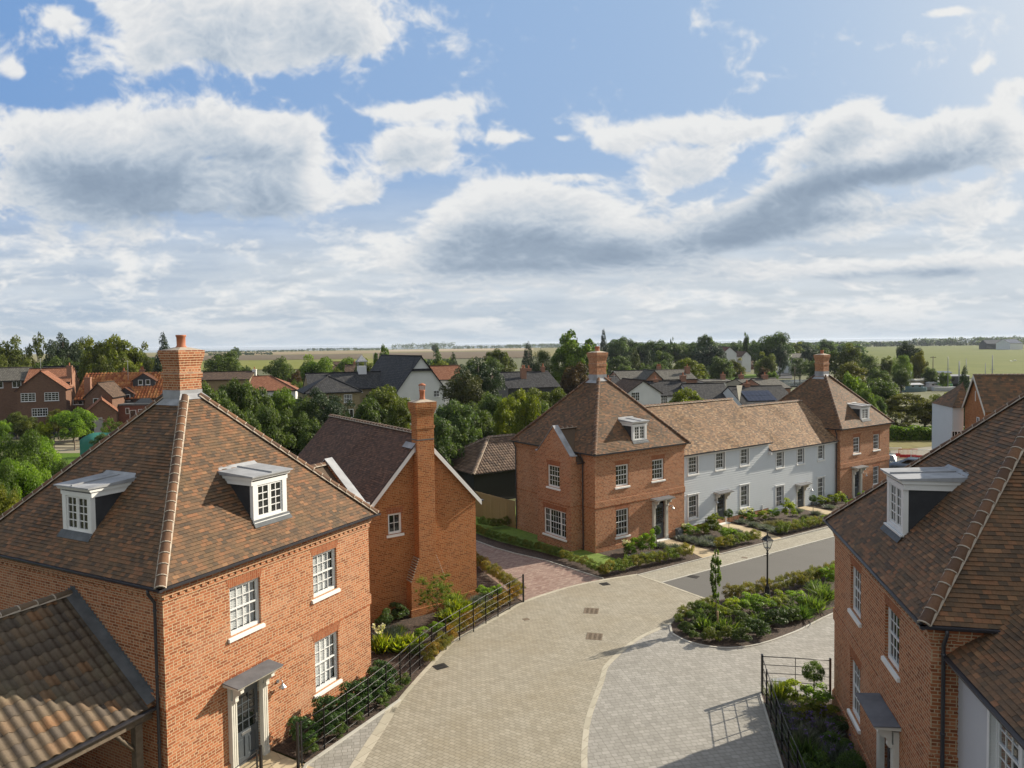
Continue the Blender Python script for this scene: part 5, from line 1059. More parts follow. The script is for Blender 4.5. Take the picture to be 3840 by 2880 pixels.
def barn():
    # hipped black barn behind the middle house
    B0=atY(1690,1790,52); F=Fr(-2.95,53.1,57,-.95)
    o=frame_empty('black_barn',F,'black boarded cart shed with hipped brown pantile roof behind the wooden fence','barn'); Wb,Lb,h,zr=9.0,6.4,2.6,4.6; rb=Lb/2
    s=(zr-h)/rb; ov=.25; cx0,cx1=rb,Wb-rb; e=h-ov*s
    nrm=lambda a,b: None
    L=hypot(rb+ov,zr-e)
    pantile('roof',(-ov,-ov,e),(1,0,0),(0,rb+ov,zr-e),Wb+2*ov,L,M_panb,o,planes=[((0,rb,0),(0,1,0)),((-ov,-ov,0),(-1,1,0)),((Wb+ov,-ov,0),(1,1,0))],res=6)
    pantile('roof',(-ov,-ov,e),(0,1,0),(rb+ov,0,zr-e),Lb+2*ov,L,M_panb,o,planes=[((rb,0,0),(1,0,0)),((-ov,-ov,0),(1,-1,0)),((-ov,Lb+ov,0),(1,1,0))],res=6,seed=2)
    bm=newbm(); quad(bm,[(-ov,Lb+ov,e),(Wb+ov,Lb+ov,e),(cx1,rb,zr),(cx0,rb,zr)],[(0,0)]*4); quad(bm,[(Wb+ov,-ov,e),(Wb+ov,Lb+ov,e),(cx1,rb,zr)],[(0,0)]*3); obj('back_roof',bm,M_panb,o)
    hips('hip_tiles',[((-ov,-ov,e+.06),(cx0,rb,zr+.06)),((-ov,Lb+ov,e+.06),(cx0,rb,zr+.06)),((cx0,rb,zr+.06),(cx1,rb,zr+.06)),((Wb+ov,-ov,e+.06),(cx1,rb,zr+.06))],o,matt=M_panb,r=.13,L=.4)
    bm=newbm()
    for Fs,l in ((Face((0,0,0),(1,0,0),(0,-1,0)),Wb),(Face((0,0,0),(0,1,0),(-1,0,0)),Lb),(Face((0,Lb,0),(1,0,0),(0,1,0)),Wb),(Face((Wb,0,0),(0,1,0),(1,0,0)),Lb)): boards(bm,Fs,0,l,-.3,h,(),.18)
    obj('board_wall',bm,M_boardk,o)
    bm=newbm(); 
    for Fs,l in ((Face((0,0,0),(1,0,0),(0,-1,0)),Wb),(Face((0,0,0),(0,1,0),(-1,0,0)),Lb)): gutter(bm,Fs,-.25,l+.25,.28,e-.08)
    obj('gutter',bm,M_black,o)
barn()
M_fence=boardmat('new_timber_fence',(.38,.25,.11),var=.15)
def boardfence(name,pts,H,w,mat,label,cat='fence',group=None,gap=.006,posts=None,zf=gz,rail=None):
    o=empty(name,(pts[0][0],pts[0][1],0),0,label,cat,group); R=random.Random(3)
    bm=newbm(); X0,Y0=pts[0][:2]
    for p,q in zip(pts,pts[1:]):
        L=hypot(q[0]-p[0],q[1]-p[1]); n=max(1,int(L/w)); ux,uy=(q[0]-p[0])/L,(q[1]-p[1])/L; F=Face((p[0]-X0,p[1]-Y0,0),(ux,uy,0),(uy,-ux,0))
        for i in range(n):
            a0,a1=i*L/n+gap,(i+1)*L/n-gap; z=zf(p[0]+ux*a0,p[1]+uy*a0); fbox(bm,F,a0,a1,0,.018+R.uniform(0,.008),z,z+H+R.uniform(-.01,.01))
    obj('boards',bm,mat,o)
    return o
boardfence('timber_fence',[fb(1.2,17),fm(-.2,12.6),fm(-.15,8.5),fm(-.05,7.55)],1.75,.1,M_fence,'new pale timber close boarded fence beside the middle house')
# ================================================================ village, marina, fields and sea
def hor(px): return proj((((px-1920)/FPX)*60000,60000,-3.0))[1]
def bgtile(name,a,b_,c_,w=.26,h=.3,patch=None,pa=.3): 
    return brickmat(name,[(0,a),(.5,b_),(1,c_)],tuple(x*.45 for x in a),w=w,h=h,mort=.03,patch=pa,weather=patch or b_,bump=.03,sq=False)
T_brown=bgtile('brown_roof_tiles',(.10,.065,.045),(.15,.095,.065),(.20,.13,.09),patch=(.2,.16,.09))
T_slate=bgtile('grey_slate_roof',(.045,.045,.05),(.07,.07,.075),(.10,.10,.10),patch=(.14,.13,.09))
T_grey=bgtile('pale_grey_roof',(.12,.11,.095),(.16,.15,.13),(.21,.20,.17),patch=(.24,.22,.17))
T_terr=bgtile('terracotta_roof',(.30,.12,.065),(.37,.155,.085),(.44,.20,.11),patch=(.33,.17,.1))
T_dark=bgtile('dark_slate_roof',(.03,.03,.034),(.05,.05,.055),(.075,.075,.08),patch=(.10,.10,.10))
T_red=bgtile('red_roof_tiles',(.16,.06,.045),(.22,.08,.055),(.28,.11,.07))
B_brown=brickmat('brown_brick',[(0,(.14,.07,.045)),(1,(.25,.12,.075))],(.25,.17,.12),patch=.2,weather=(.22,.13,.09))
B_pink=brickmat('pink_brick',[(0,(.30,.13,.08)),(1,(.42,.20,.12))],(.4,.27,.2),patch=.2)
B_buff=brickmat('buff_brick',[(0,(.28,.21,.10)),(1,(.38,.30,.16))],(.38,.32,.22),patch=.2,weather=(.33,.26,.15))
W_white=plain('white_render',(.68,.68,.66),.8,var=.06,scale=.6); W_black=boardmat('black_boards',(.025,.028,.035)); M_winw=plain('upvc_white',(.75,.75,.75),.4,var=.02)
def bg_window(parent,F,a,z,w,h,n=2,bars=0,sill=True):
    bm=newbm(); f=.07; a0,a1,z0,z1=a-w/2,a+w/2,z-h/2,z+h/2
    fbox(bm,F,a0,a0+f,.0,.06,z0,z1);fbox(bm,F,a1-f,a1,.0,.06,z0,z1);fbox(bm,F,a0+f,a1-f,.0,.06,z1-f,z1);fbox(bm,F,a0+f,a1-f,.0,.06,z0,z0+f)
    for i in range(1,n): x=a0+(a1-a0)*i/n; fbox(bm,F,x-f/2,x+f/2,.0,.055,z0+f,z1-f)
    if bars:
        for j in range(1,bars): zz=z0+(z1-z0)*j/bars; fbox(bm,F,a0+f,a1-f,.0,.05,zz-.025,zz+.025)
        k=n*2
        for j in range(1,k):
            if j%2: x=a0+(a1-a0)*j/k; fbox(bm,F,x-.02,x+.02,0,.048,z0+f,z1-f)
    if sill: fbox(bm,F,a0-.06,a1+.06,0,.11,z0-.06,z0-.002)
    o=obj('window',bm,M_winw,parent); bm=newbm(); quad(bm,[F.p(a0+f,.02,z0+f),F.p(a1-f,.02,z0+f),F.p(a1-f,.02,z1-f),F.p(a0+f,.02,z1-f)],[(0,0)]*4); obj('pane',bm,M_glass,o)
def bg_chimney(parent,x,y,z0,z1,w=.6,d=.5,pots=1,mat=None,potm=None):
    bm=newbm(); brickbox(bm,x-w/2,x+w/2,y-d/2,y+d/2,z0,z1-.2); brickbox(bm,x-w/2-.05,x+w/2+.05,y-d/2-.05,y+d/2+.05,z1-.2,z1); c=obj('chimney',bm,mat or B_pink,parent)
    for i in range(pots):
        bm=newbm(); xx=x+(i-(pots-1)/2)*.3; lathe(bm,[(.12,0),(.1,.05),(.1,.45),(.12,.5)],xx,y,10,0,z1); obj('chimney_pot',bm,potm or M_terra,c)
    return c
def bgh(name,label,px0,px1,Y,th,D,ey,ry,mode,roof,wall,wins=(),chim=(),group='village houses',base=None,swins=(),ov=.25,cat='house',walls=True,pant=False,vcol=None):
    P=atY(px0,ey,Y); F=Fr(P[0],P[1],th,0); ez=P[2]; gzz=gz(P[0],P[1]) if base is None else base
    W_=1.; 
    lo,hi=.1,200.
    for _ in range(50):
        m=(lo+hi)/2
        if proj(F.w(m,0,ez))[0]<px1: lo=m
        else: hi=m
    W_=lo; F.z=gzz; ez-=gzz
    # ridge height from its pixel row
    q=F.w(W_/2,0 if mode=='gable' else D/2); zr=atY(proj((q[0],q[1],8))[0],ry,q[1])[2]-gzz
    o=frame_empty(name,F,label,cat,group); fr_,lf,rt=Face((0,0,0),(1,0,0),(0,-1,0)),Face((0,0,0),(0,1,0),(-1,0,0)),Face((W_,0,0),(0,1,0),(1,0,0))
    bk=Face((0,D,0),(1,0,0),(0,1,0))
    bm=newbm()
    for Fc,l in ((fr_,W_),(lf,D),(rt,D),(bk,W_)): wallface(bm,Fc,0,l,-.6,ez)
    L=bm.loops.layers.uv.active
    if mode=='gable':
        for y in (0,D): quad(bm,[(0,y,ez),(W_,y,ez),(W_/2,y,zr-.05)],[(0,ez),(W_,ez),(W_/2,zr)])
    elif mode=='side':
        for x in (0,W_): quad(bm,[(x,0,ez),(x,D,ez),(x,D/2,zr-.05)],[(0,ez),(D,ez),(D/2,zr)])
    obj('wall',bm,wall,o)
    bm=newbm()
    def rp(pts,ax):
        pts=[Vector(p) for p in pts]; u=Vector(ax); n=(pts[1]-pts[0]).cross(pts[2]-pts[0]).normalized(); v=n.cross(u); top=[bm.verts.new(p) for p in pts]; f=bm.faces.new(top)
        for l,p in zip(f.loops,pts): l[L2].uv=((p-pts[0]).dot(u),abs((p-pts[0]).dot(v)))
        dn=[bm.verts.new(p-Vector((0,0,.14))) for p in pts]; f=bm.faces.new(dn)
        for i in range(len(pts)): f=bm.faces.new((top[i],top[(i+1)%len(pts)],dn[(i+1)%len(pts)],dn[i])); 
    L2=bm.loops.layers.uv.active
    if mode=='gable':
        s=(zr-ez)/(W_/2); e=ez-ov*s+.1
        for x in (-ov,W_+ov): rp([(x,-ov,e),(x,D+ov,e),(W_/2,D+ov,zr+.1),(W_/2,-ov,zr+.1)],(0,1,0))
        rid=[((W_/2,-ov,zr+.13),(W_/2,D+ov,zr+.13))]
    elif mode=='side':
        s=(zr-ez)/(D/2); e=ez-ov*s+.1
        for y in (-ov,D+ov): rp([(-.1,y,e),(W_+.1,y,e),(W_+.1,D/2,zr+.1),(-.1,D/2,zr+.1)],(1,0,0))
        rid=[((-.1,D/2,zr+.13),(W_+.1,D/2,zr+.13))]
    else:
        s=(zr-ez)/(D/2); e=ez-ov*s+.1; h0=D/2 if 'l' in mode else 0; h1=W_-D/2 if 'r' in mode else W_
        A,B,C,Dd=(-ov,-ov,e),(W_+ov,-ov,e),(W_+ov,D+ov,e),(-ov,D+ov,e); p,q_=(h0,D/2,zr+.1),(h1,D/2,zr+.1)
        rp([A,B,q_,p],(1,0,0)); rp([Dd,C,q_,p],(1,0,0)); rp([A,Dd,p],(0,1,0)); rp([B,C,q_],(0,1,0)); rid=[(p,q_),(A,p),(B,q_)]
    obj('roof',bm,roof,o)
    bm=newbm()
    for a,b in rid: tube(bm,[a,b],.11,6)
    obj('ridge_tiles',bm,vcol or roof,o)
    bm=newbm()
    if mode!='gable': fbox(bm,fr_,-.1,W_+.1,ov-.02,ov+.08,e-.16,e-.02)
    else:
        fbox(bm,lf,-.1,D+.1,ov-.02,ov+.08,e-.16,e-.02); fbox(bm,rt,-.1,D+.1,ov-.02,ov+.08,e-.16,e-.02)
    obj('gutter',bm,M_black,o)
    def loc(px,py,ax,k):
        return F.onf(px,py,ax,k)
    for w in wins:
        l=loc(w[0],w[1],1,0); bg_window(o,fr_,l[0],l[2],w[2],w[3],*(w[4:] or (2,0)))
    for w in swins: bg_window(o,rt,w[0],w[1],w[2],w[3])
    for c in chim: bg_chimney(o,W_*c[0],D*c[1],ez-.5,zr+c[2],*c[3:])
    return o,F,W_,ez,zr
# ---- left group
bgh('house','brick terrace house with grey tiled roof at the far left edge',-140,97,119,68,8,1431,1382,'side',T_grey,B_brown,[(63,1441,1.3,1.1),(-5,1443,1.3,1.1)])
bgh('house','taller brown brick house block with plain terracotta roof, behind the gabled wing',92,262,121,68,8,1436,1384,'side',T_terr,B_pink,[],[(.97,.15,.6,.8,.7,1)])
bgh('house','brown brick gabled house wing with two leaded white windows above the garden shrubs',62,246,113,68,4.5,1462,1393,'gable',T_terr,B_brown,[(106,1490,2.0,1.35,2,4),(194,1487,2.0,1.35,2,4),(150,1546,2.2,1.3,3,3)])
bgh('house','dark grey roofed house showing between the terracotta and orange roofs',146,312,134,68,8,1428,1375,'side',T_dark,B_brown,[],[(.93,.5,.5,.6,.6,1)])
o,F,W_,ez,zr=bgh('house','long low house with bright orange pantiles, dark boarded dormers and glazed garden extension',283,660,120,82,9,1500,1405,'side',T_terr,B_brown,[(293,1507,1.6,.9)],[(.1,.12,-.2,1.0,.7,1),(.56,.55,.9,.8,.6,2),(.36,.6,.7,.5,.5,1)],ov=.2)
M_opan=attrmat('orange_pantile',[(0,(.30,.085,.03)),(.5,(.44,.15,.05)),(1,(.58,.26,.09))],moss=(.4,.2,.08),mossamt=.3)
sl=(zr-ez)/4.5; Ls=hypot(4.7,4.7*sl); pantile('pantiles',(-.2,-.22,ez-.2*sl+.14),(1,0,0),(0,1,sl),W_+.4,Ls,M_opan,o,pitch=.5,gauge=.6,amp=.15,res=6)
def bgdormer(o,F,pxa,pxb,yb,yt,ya,b0,D,zt,wins,L):
    """black boarded gabled dormer standing at local depth b0"""
    a0=F.onf(pxa,yb,1,b0); a1=F.onf(pxb,yb,1,b0); zt_=F.onf((pxa+pxb)/2,yt,1,b0)[2]; ze=F.onf(pxa,ya,1,b0)[2]; zb=a0[2]; x0,x1=a0[0],a1[0]; xm=(x0+x1)/2
    bm=newbm(); P=[(x0,b0,zb-.5),(x1,b0,zb-.5),(x1,b0,ze),(xm,b0,zt_),(x0,b0,ze)]; quad(bm,P,[(p[0],p[2]) for p in P])
    for x in (x0,x1): quad(bm,[(x,b0,zb-.5),(x,b0+L,zb-.5),(x,b0+L,ze),(x,b0,ze)],[(0,0),(1,0),(1,1),(0,1)])
    d=obj('dormer',bm,W_black,o); bm=newbm(); s=(zt_-ze)/(xm-x0)
    for sg,x in ((-1,x0),(1,x1)):
        q=[(x+sg*.25,b0-.2,ze-.25*s+.1),(x+sg*.25,b0+L,ze-.25*s+.1),(xm,b0+L,zt_+.1),(xm,b0-.2,zt_+.1)]; a=[bm.verts.new(p) for p in q]; b=[bm.verts.new((p[0],p[1],p[2]-.12)) for p in q]; bm.faces.new(a);bm.faces.new(b)
        for i in range(4): bm.faces.new((a[i],a[(i+1)%4],b[(i+1)%4],b[i]))
    obj('dormer_roof',bm,T_terr,d)
    Fd=Face((0,b0,0),(1,0,0),(0,-1,0))
    for px,py,w,h,n in wins: l=F.onf(px,py,1,b0); bg_window(d,Fd,l[0],l[2],w,h,n,0)
bgdormer(o,F,499,581,1454,1401,1427,2.0,0,0,[(527,1434,.75,.9,1),(555,1433,.75,.9,1)],4)
bgdormer(o,F,441,501,1508,1455,1476,-.05,0,0,[(471,1491,1.5,1.1,2)],3)
# flat roofed extension
l0=F.onf(432,1516,1,-3.2); l1=F.onf(640,1514,1,-3.2); bm=newbm(); box(bm,l0[0],l1[0],-3.4,-.02,l0[2]-.25,l0[2]); obj('flat_roof',bm,M_lead,o)
bm=newbm(); Fe=Face((0,-3.2,0),(1,0,0),(0,-1,0)); wallface(bm,Fe,l0[0]+.2,l1[0],-.6,l0[2]-.25); Fs_=Face((l0[0]+.2,0,0),(0,1,0),(-1,0,0)); wallface(bm,Fs_,-3.2,0,-.6,l0[2]-.25); obj('extension_wall',bm,brickmat('dark_red_brick',[(0,(.17,.04,.03)),(1,(.26,.07,.045))],(.25,.15,.1)),o)
for px,py,w,h,n in ((478,1541,.6,1.0,1),(499,1560,1.0,2.0,1),(541,1545,1.9,1.0,3),(569,1545,.6,1.0,1)): l=F.onf(px,py,1,-3.2); bg_window(o,Fe,l[0],l[2],w,h,n,0,False)
a=F.onf(500,1511,1,-2.6); b=F.onf(577,1511,1,-2.6); bm=newbm(); zt_=a[2]+.7; q=[(a[0],-2.6,a[2]-.1),(b[0],-2.6,a[2]-.1),(b[0],-.7,a[2]-.1),(a[0],-.7,a[2]-.1)]; e0,e1=(a[0]+.9,-1.65,zt_),(b[0]-.9,-1.65,zt_)
for f in ([q[0],q[1],e1,e0],[q[2],q[3],e0,e1],[q[1],q[2],e1],[q[3],q[0],e0]): bm.faces.new([bm.verts.new(p) for p in f])
obj('roof_lantern',bm,M_glass,o)
bgh('house','narrow brick gabled wing in front of the orange pantiled house',318,420,115,82,6,1489,1439,'gable',T_brown,B_brown,[(367,1504,1.4,.9,2,0)])
bgh('house','low brick garden room with a plain bright terracotta roof',326,436,108,60,7,1546,1499,'gable',T_terr,B_brown,[(360,1582,1.7,1.2,2,0)])
bgh('house','dark hipped roof showing above the orange pantiles',378,470,150,80,8,1402,1388,'hip_lr',T_dark,W_white)
# ---- middle group
bgh('house','long brown tiled roof just right of the near brick chimney',740,935,135,84,8,1425,1396,'side',T_brown,B_buff,[],[(1.0,.5,.5,.7,.6,1,W_white)])
bgh('house','orange pantiled bungalow roof left of the slate hipped roof',935,1108,118,78,9,1466,1411,'hip_r',T_terr,W_white)
bgh('house','small brown roof among trees left of the white cupola',1222,1292,200,80,9,1388,1358,'hip_lr',T_brown,B_brown)
bgh('house','small gabled brown roof with a brick chimney beside the white cupola',1293,1346,190,80,7,1398,1368,'side',T_brown,B_brown,[],[(.65,.5,.7,.7,.6,1)])
o,F,W_,ez,zr=bgh('house','long slate roofed block carrying a white cupola',1160,1500,108,68,9,1462,1399,'side',T_slate,B_buff,[(1358,1470,.1,.1)])
c=F.onf(1357,1402,1,4.5); bm=newbm(); box(bm,c[0]-.65,c[0]+.65,3.85,5.15,zr-.7,zr+1.1)
cu=obj('cupola',bm,M_winw,o); bm=newbm()
for k in range(7): z=zr+.1+k*.13; 
for sx in (-.6,.6):
    for sy in (3.9,5.1): box(bm,c[0]+sx-.06,c[0]+sx+.06,sy-.06,sy+.06,zr+1.1,zr+1.75)
box(bm,c[0]-.85,c[0]+.85,3.65,5.35,zr+1.75,zr+1.85)
for i,(p,q) in enumerate((((-.85,-.85),(.85,-.85)),((.85,-.85),(.85,.85)),((.85,.85),(-.85,.85)),((-.85,.85),(-.85,-.85)))): bm.faces.new([bm.verts.new(v) for v in ((c[0]+p[0],4.5+p[1],zr+1.85),(c[0]+q[0],4.5+q[1],zr+1.85),(c[0],4.5,zr+2.9))])
obj('cupola_roof',bm,M_leadp,cu)
bgh('house','buff brick wing with a hipped slate roof and one white six pane window',1146,1350,98,66,8,1474,1410,'hip_lr',T_slate,B_buff,[(1305,1494,1.15,1.15,3,2),(1311,1550,1.1,1.2,2,0)])
o,F,W_,ez,zr=bgh('house','large white rendered gable end with a tall dark half hipped roof',1490,1668,104,62,19,1464,1338,'gable',T_slate,W_white,[(1636,1476,.95,1.0,2,2)],ov=.3)
bm=newbm(); s=(zr-ez)/(W_/2); zc_=ez+(zr-ez)*.60; xq=W_*.3; q=[(xq-.3,-.45,zc_-.15),(W_-xq+.3,-.45,zc_-.15),(W_/2,2.6,zr+.14)]; f=bm.faces.new([bm.verts.new(p) for p in q]); 
f=bm.faces.new([bm.verts.new(p) for p in ((xq-.3,-.45,zc_-.17),(W_-xq+.3,-.45,zc_-.17),(W_-xq,0.01,zc_-.1),(xq,0.01,zc_-.1))]); 
f=bm.faces.new([bm.verts.new(p) for p in ((xq-.2,-.44,zc_-.16),(W_/2,-.34,zr+.1),(W_/2,2.5,zr+.1))]); f=bm.faces.new([bm.verts.new(p) for p in ((W_-xq+.2,-.44,zc_-.16),(W_/2,-.34,zr+.1),(W_/2,2.5,zr+.1))]); obj('hip_end',bm,T_slate,o)
bgh('house','plain orange roof right of the white gable',1600,1732,128,80,8,1424,1374,'side',T_terr,W_white)
bgh('house','brown roofed house left of the dark boarded gable',1852,1975,128,80,11,1446,1386,'hip_r',T_brown,B_brown)
bgh('house','dark roofed house with black boarded end gable and several brick chimneys',1905,2100,112,70,10,1456,1397,'side',T_dark,W_black,[],[(.42,.3,.8,.9,.6,2),(.56,.6,.4,.7,.6,1),(.7,.7,.6,.8,.6,1),(.9,.5,.9,.6,.5,1)])
# ---- right group
bgh('house','white rendered house with a front gable behind the middle brick house roof',2345,2478,112,72,7,1478,1429,'gable',T_brown,W_white,[(2382,1487,1.5,1.4,2,3)],[(-.15,.6,.4,.8,.6,1)])
bgh('house','dark roof left of the white gable, carrying a television aerial',2262,2350,118,72,8,1463,1414,'side',T_dark,W_white)
bgh('house','white walled house with two leaded windows below a dark grey roof',2446,2606,116,78,8,1484,1431,'side',T_dark,W_white,[(2465,1498,1.3,1.5,2,3),(2489,1498,1.3,1.5,2,3)],[(.3,.5,.5,.9,.6,1),(.97,.5,1.0,.9,.7,1)])
bgh('house','long dark curved slate roof with pale streaks along its ridge',2602,2762,114,82,10,1508,1440,'side',T_slate,W_white)
o,F,W_,ez,zr=bgh('house','dark slate roof with a blue solar panel array',2784,2990,110,82,10,1516,1450,'side',T_dark,W_white,[],[(.35,.5,.6,.9,.6,1)])
p=[F.onf(*q_,1,.6) for q_ in ((2806,1502),(2916,1504),(2925,1478),(2815,1476))]; s=(zr-ez)/5; x0,x1=p[0][0],p[1][0]; bm=newbm()
for i in range(7):
    for j in range(2):
        a0=x0+(x1-x0)*i/7; a1=x0+(x1-x0)*(i+1)/7-.04; y0=.5+j*1.5; y1=y0+1.45; quad(bm,[(a0,y0,ez+y0*s+.22),(a1,y0,ez+y0*s+.22),(a1,y1,ez+y1*s+.22),(a0,y1,ez+y1*s+.22)],[(0,0)]*4)
obj('solar_panel',bm,plain('solar_blue',(.004,.012,.05),.2,var=.2),o)
bm=newbm(); P=[F.loc(atY(2762,1445,112)),F.loc(atY(2784,1445,112)),F.loc(atY(2772,1511,108))]; quad(bm,[tuple(v) for v in P],[(0,0)]*3); obj('valley_gable',bm,plain('cream_render',(.5,.45,.33),.8),o)
bgh('house','grey tiled house with small brick gable behind the white houses',2330,2612,150,78,9,1427,1390,'side',T_grey,B_pink,[],[(.63,.6,.9,.9,.6,3),(.95,.3,.8,1.0,.8,1)])
bgh('house','small brick gable in front of the long grey tiled roof',2424,2482,147,78,5,1421,1391,'gable',T_grey,B_pink)
bgh('house','cream walled cottage with grey roof beyond the solar panels',2795,2880,140,80,8,1444,1421,'side',T_grey,plain('cream_wall',(.5,.45,.33),.8),[],[(.25,.5,.9,.9,.7,1)])
bgh('house','grey tiled roof with mossy verge between the cottage and the far brick house',2872,2965,125,76,9,1457,1422,'side',T_grey,B_pink,[],[(.55,.5,.8,1.0,.7,1)])
bgh('house','low flat roofed grey shed beside the creek',2640,2750,150,84,8,1432,1424,'side',T_grey,W_white,[],[(.85,.4,1.2,.9,.7,1)])
# far houses among trees
far='far houses among the trees'
bgh('house','far white gabled house with a red roof',2711,2762,330,86,16,1324,1302,'gable',T_red,W_white,group=far)
bgh('house','far white house right of the red roofed one',2782,2816,330,86,12,1336,1318,'gable',T_brown,W_white,group=far)
bgh('house','far brown roofed house with white balcony rails',2775,2836,360,86,10,1368,1345,'side',T_brown,B_brown,[(2800,1377,3,2,3,0)],group=far)
bgh('house','far low brown roof below the red roofed house',2735,2772,345,86,10,1350,1338,'gable',T_brown,W_white,group=far)
bgh('house','far white house with grey roof right of the straight road',2962,3030,310,84,12,1342,1326,'side',T_grey,W_white,[(2968,1352,1.5,2)],[(.02,.4,1.8,1.2,1,1,W_white)],group=far)
bgh('house','far grey shed behind the round tree',2625,2660,330,86,10,1362,1354,'side',T_grey,W_white,group=far)
bgh('house','far wide blue grey barn conversion on the right skyline',3700,3790,900,88,14,1289,1274,'side',bgtile('blue_grey_roof',(.07,.09,.12),(.09,.11,.14),(.11,.13,.17)),W_black,group=far)
bgh('house','far blue roofed white barn at the right edge of the skyline',3788,3836,850,80,20,1287,1272,'side',bgtile('blue_roof',(.03,.06,.13),(.04,.08,.16),(.05,.10,.2)),W_white,group=far)
# right brick house with white boarded wing
def rightbuilding():
    P=atY(3700,1541,60); F=Fr(P[0],P[1],101.83,0); g=gz(P[0],P[1]); F.z=g; ez=P[2]-g
    o=frame_empty('house',F,'steep gabled brick house with a white boarded side, beyond the right tiled roof','house','village houses')
    lo,hi=1,12
    for _ in range(40):
        m=(lo+hi)/2
        if proj(F.w(0,m,ez))[0]>3619: lo=m
        else: hi=m
    D=lo; q=F.w(0,D/2); zr=atY(3661,1410,q[1])[2]-g; Lr=16; bm=newbm()
    fl=Face((0,0,0),(0,1,0),(-1,0,0)); wallface(bm,fl,0,D,-.6,ez); quad(bm,[(0,0,ez),(0,D,ez),(0,D/2,zr-.1)],[(0,ez),(D,ez),(D/2,zr)]); f0=Face((0,0,0),(1,0,0),(0,-1,0)); wallface(bm,f0,0,Lr,-.6,ez); wallface(bm,Face((0,D,0),(1,0,0),(0,1,0)),0,Lr,-.6,ez)
    obj('wall',bm,M_brickB,o); s=(zr-ez)/(D/2)
    tiled('roof',[([(-.2,-.15,ez-.15*s+.1),(Lr,-.15,ez-.15*s+.1),(Lr,D/2,zr+.1),(-.2,D/2,zr+.1)],(1,0,0)),([(-.2,D+.15,ez-.15*s+.1),(Lr,D+.15,ez-.15*s+.1),(Lr,D/2,zr+.1),(-.2,D/2,zr+.1)],(1,0,0))],M_tileA,o,gauge=.2,tw=.33,seed=77)
    hips('ridge_tiles',[((-.2,D/2,zr+.12),(Lr,D/2,zr+.12))],o)
    for y0,nm in ((-.15,0),(D+.15,1)):
        bm=newbm(); q=[(-.24,D/2,zr+.08),(-.24,y0,ez-.15*s+.08),(-.24,y0,ez-.15*s-.2),(-.24,D/2,zr-.2)]; a=[bm.verts.new(p) for p in q]; b=[bm.verts.new((p[0]+.05,p[1],p[2])) for p in q]; bm.faces.new(a);bm.faces.new(b)
        for i in range(4): bm.faces.new((a[i],a[(i+1)%4],b[(i+1)%4],b[i]))
        obj('bargeboard',bm,M_cream,o)
    bm=newbm(); fbox(bm,fl,D/2-.06,D/2+.06,.0,.03,zr-2.2,zr-1.3); obj('vent_slit',bm,M_cream,o)
    bg_window(o,fl,D*.36,ez-1.3,.5,1.2,1,0)
    wa=F.onf(3573,1528,1,D+.3); x0=wa[0]; bm=newbm(); fw=Face((0,D+.3,0),(1,0,0),(0,-1,0)); boards(bm,fw,x0,.0,-.6,wa[2],(),.15); boards(bm,Face((x0,D+.3,0),(0,1,0),(-1,0,0)),0,5,-.6,wa[2],(),.15); obj('board_wall',bm,M_board,o)
    h=2.3; tiled('wing_roof',[([(x0-.1,D+.1,wa[2]),(.6,D+.1,wa[2]),(.6,D+.1+h,wa[2]+h*.95),(x0+1.6,D+.1+h,wa[2]+h*.95)],(1,0,0)),([(x0-.1,D+.1,wa[2]),(x0-.1,D+5.3,wa[2]),(x0+1.6,D+.1+h,wa[2]+h*.95)],(0,1,0))],M_tileA,o,gauge=.2,tw=.33,seed=78)
    l=F.onf(3590,1640,1,D+.3); bg_window(o,fw,l[0],l[2],1.,1.2,2,2)
    l=F.onf(3716,1543,1,.0); 
rightbuilding()
# ---- land beyond: fields, road, creek, sea
def field(name,px,col,dz,lab=None,col2=None,sc=.02,kind='structure'):
    m,t,b=nt(name+'_mat'); n=N(t); tc=n.new('TexCoord').outputs['Object']; c2=col2 or tuple(v*1.2 for v in col); mp=n.new('Mapping',{0:tc,3:(1.,.18,1.)}).outputs[0]
    c=n.mix(n.mr(n.noise(mp,sc*4,7,.65),.35,.65),col,c2); n.link(c,b.inputs['Base Color']); b.inputs['Roughness'].default_value=.95; b.inputs['Specular IOR Level'].default_value=.1
    return sheet(name,[G(*p)[:2] for p in px],dz,m)
H=hor
def bandpx(x0,x1,t,b,n=2): return [(x0,H(x0)+b),(x1,H(x1)+b),(x1,H(x1)+t),(x0,H(x0)+t)]
field('field',bandpx(-300,2100,13,48),(.22,.20,.075),.3,col2=(.28,.24,.10))
field('field',bandpx(700,1430,17.5,27),(.30,.23,.13),.5); field('field',bandpx(1430,2000,15,22),(.42,.33,.22),.5)
field('field',bandpx(300,1360,29,47),(.15,.115,.07),.5); field('field',bandpx(1400,1990,26,52),(.16,.12,.075),.5)
field('field',bandpx(300,1500,48,84),(.20,.22,.04),.35,col2=(.25,.25,.06))
field('field',[(3200,H(3200)+26),(4200,H(4200)+26),(4200,H(4200)+150),(3480,H(3480)+150),(3200,H(3200)+60)],(.115,.145,.022),.2,col2=(.165,.185,.038))
field('far_road',[(2944,1327),(2958,1327),(2972,1420),(2890,1420)],(.11,.11,.115),.15)
field('creek_bank',[(2640,1408),(2910,1404),(2915,1424),(2640,1430)],(.14,.22,.03),.2,col2=(.17,.26,.04))
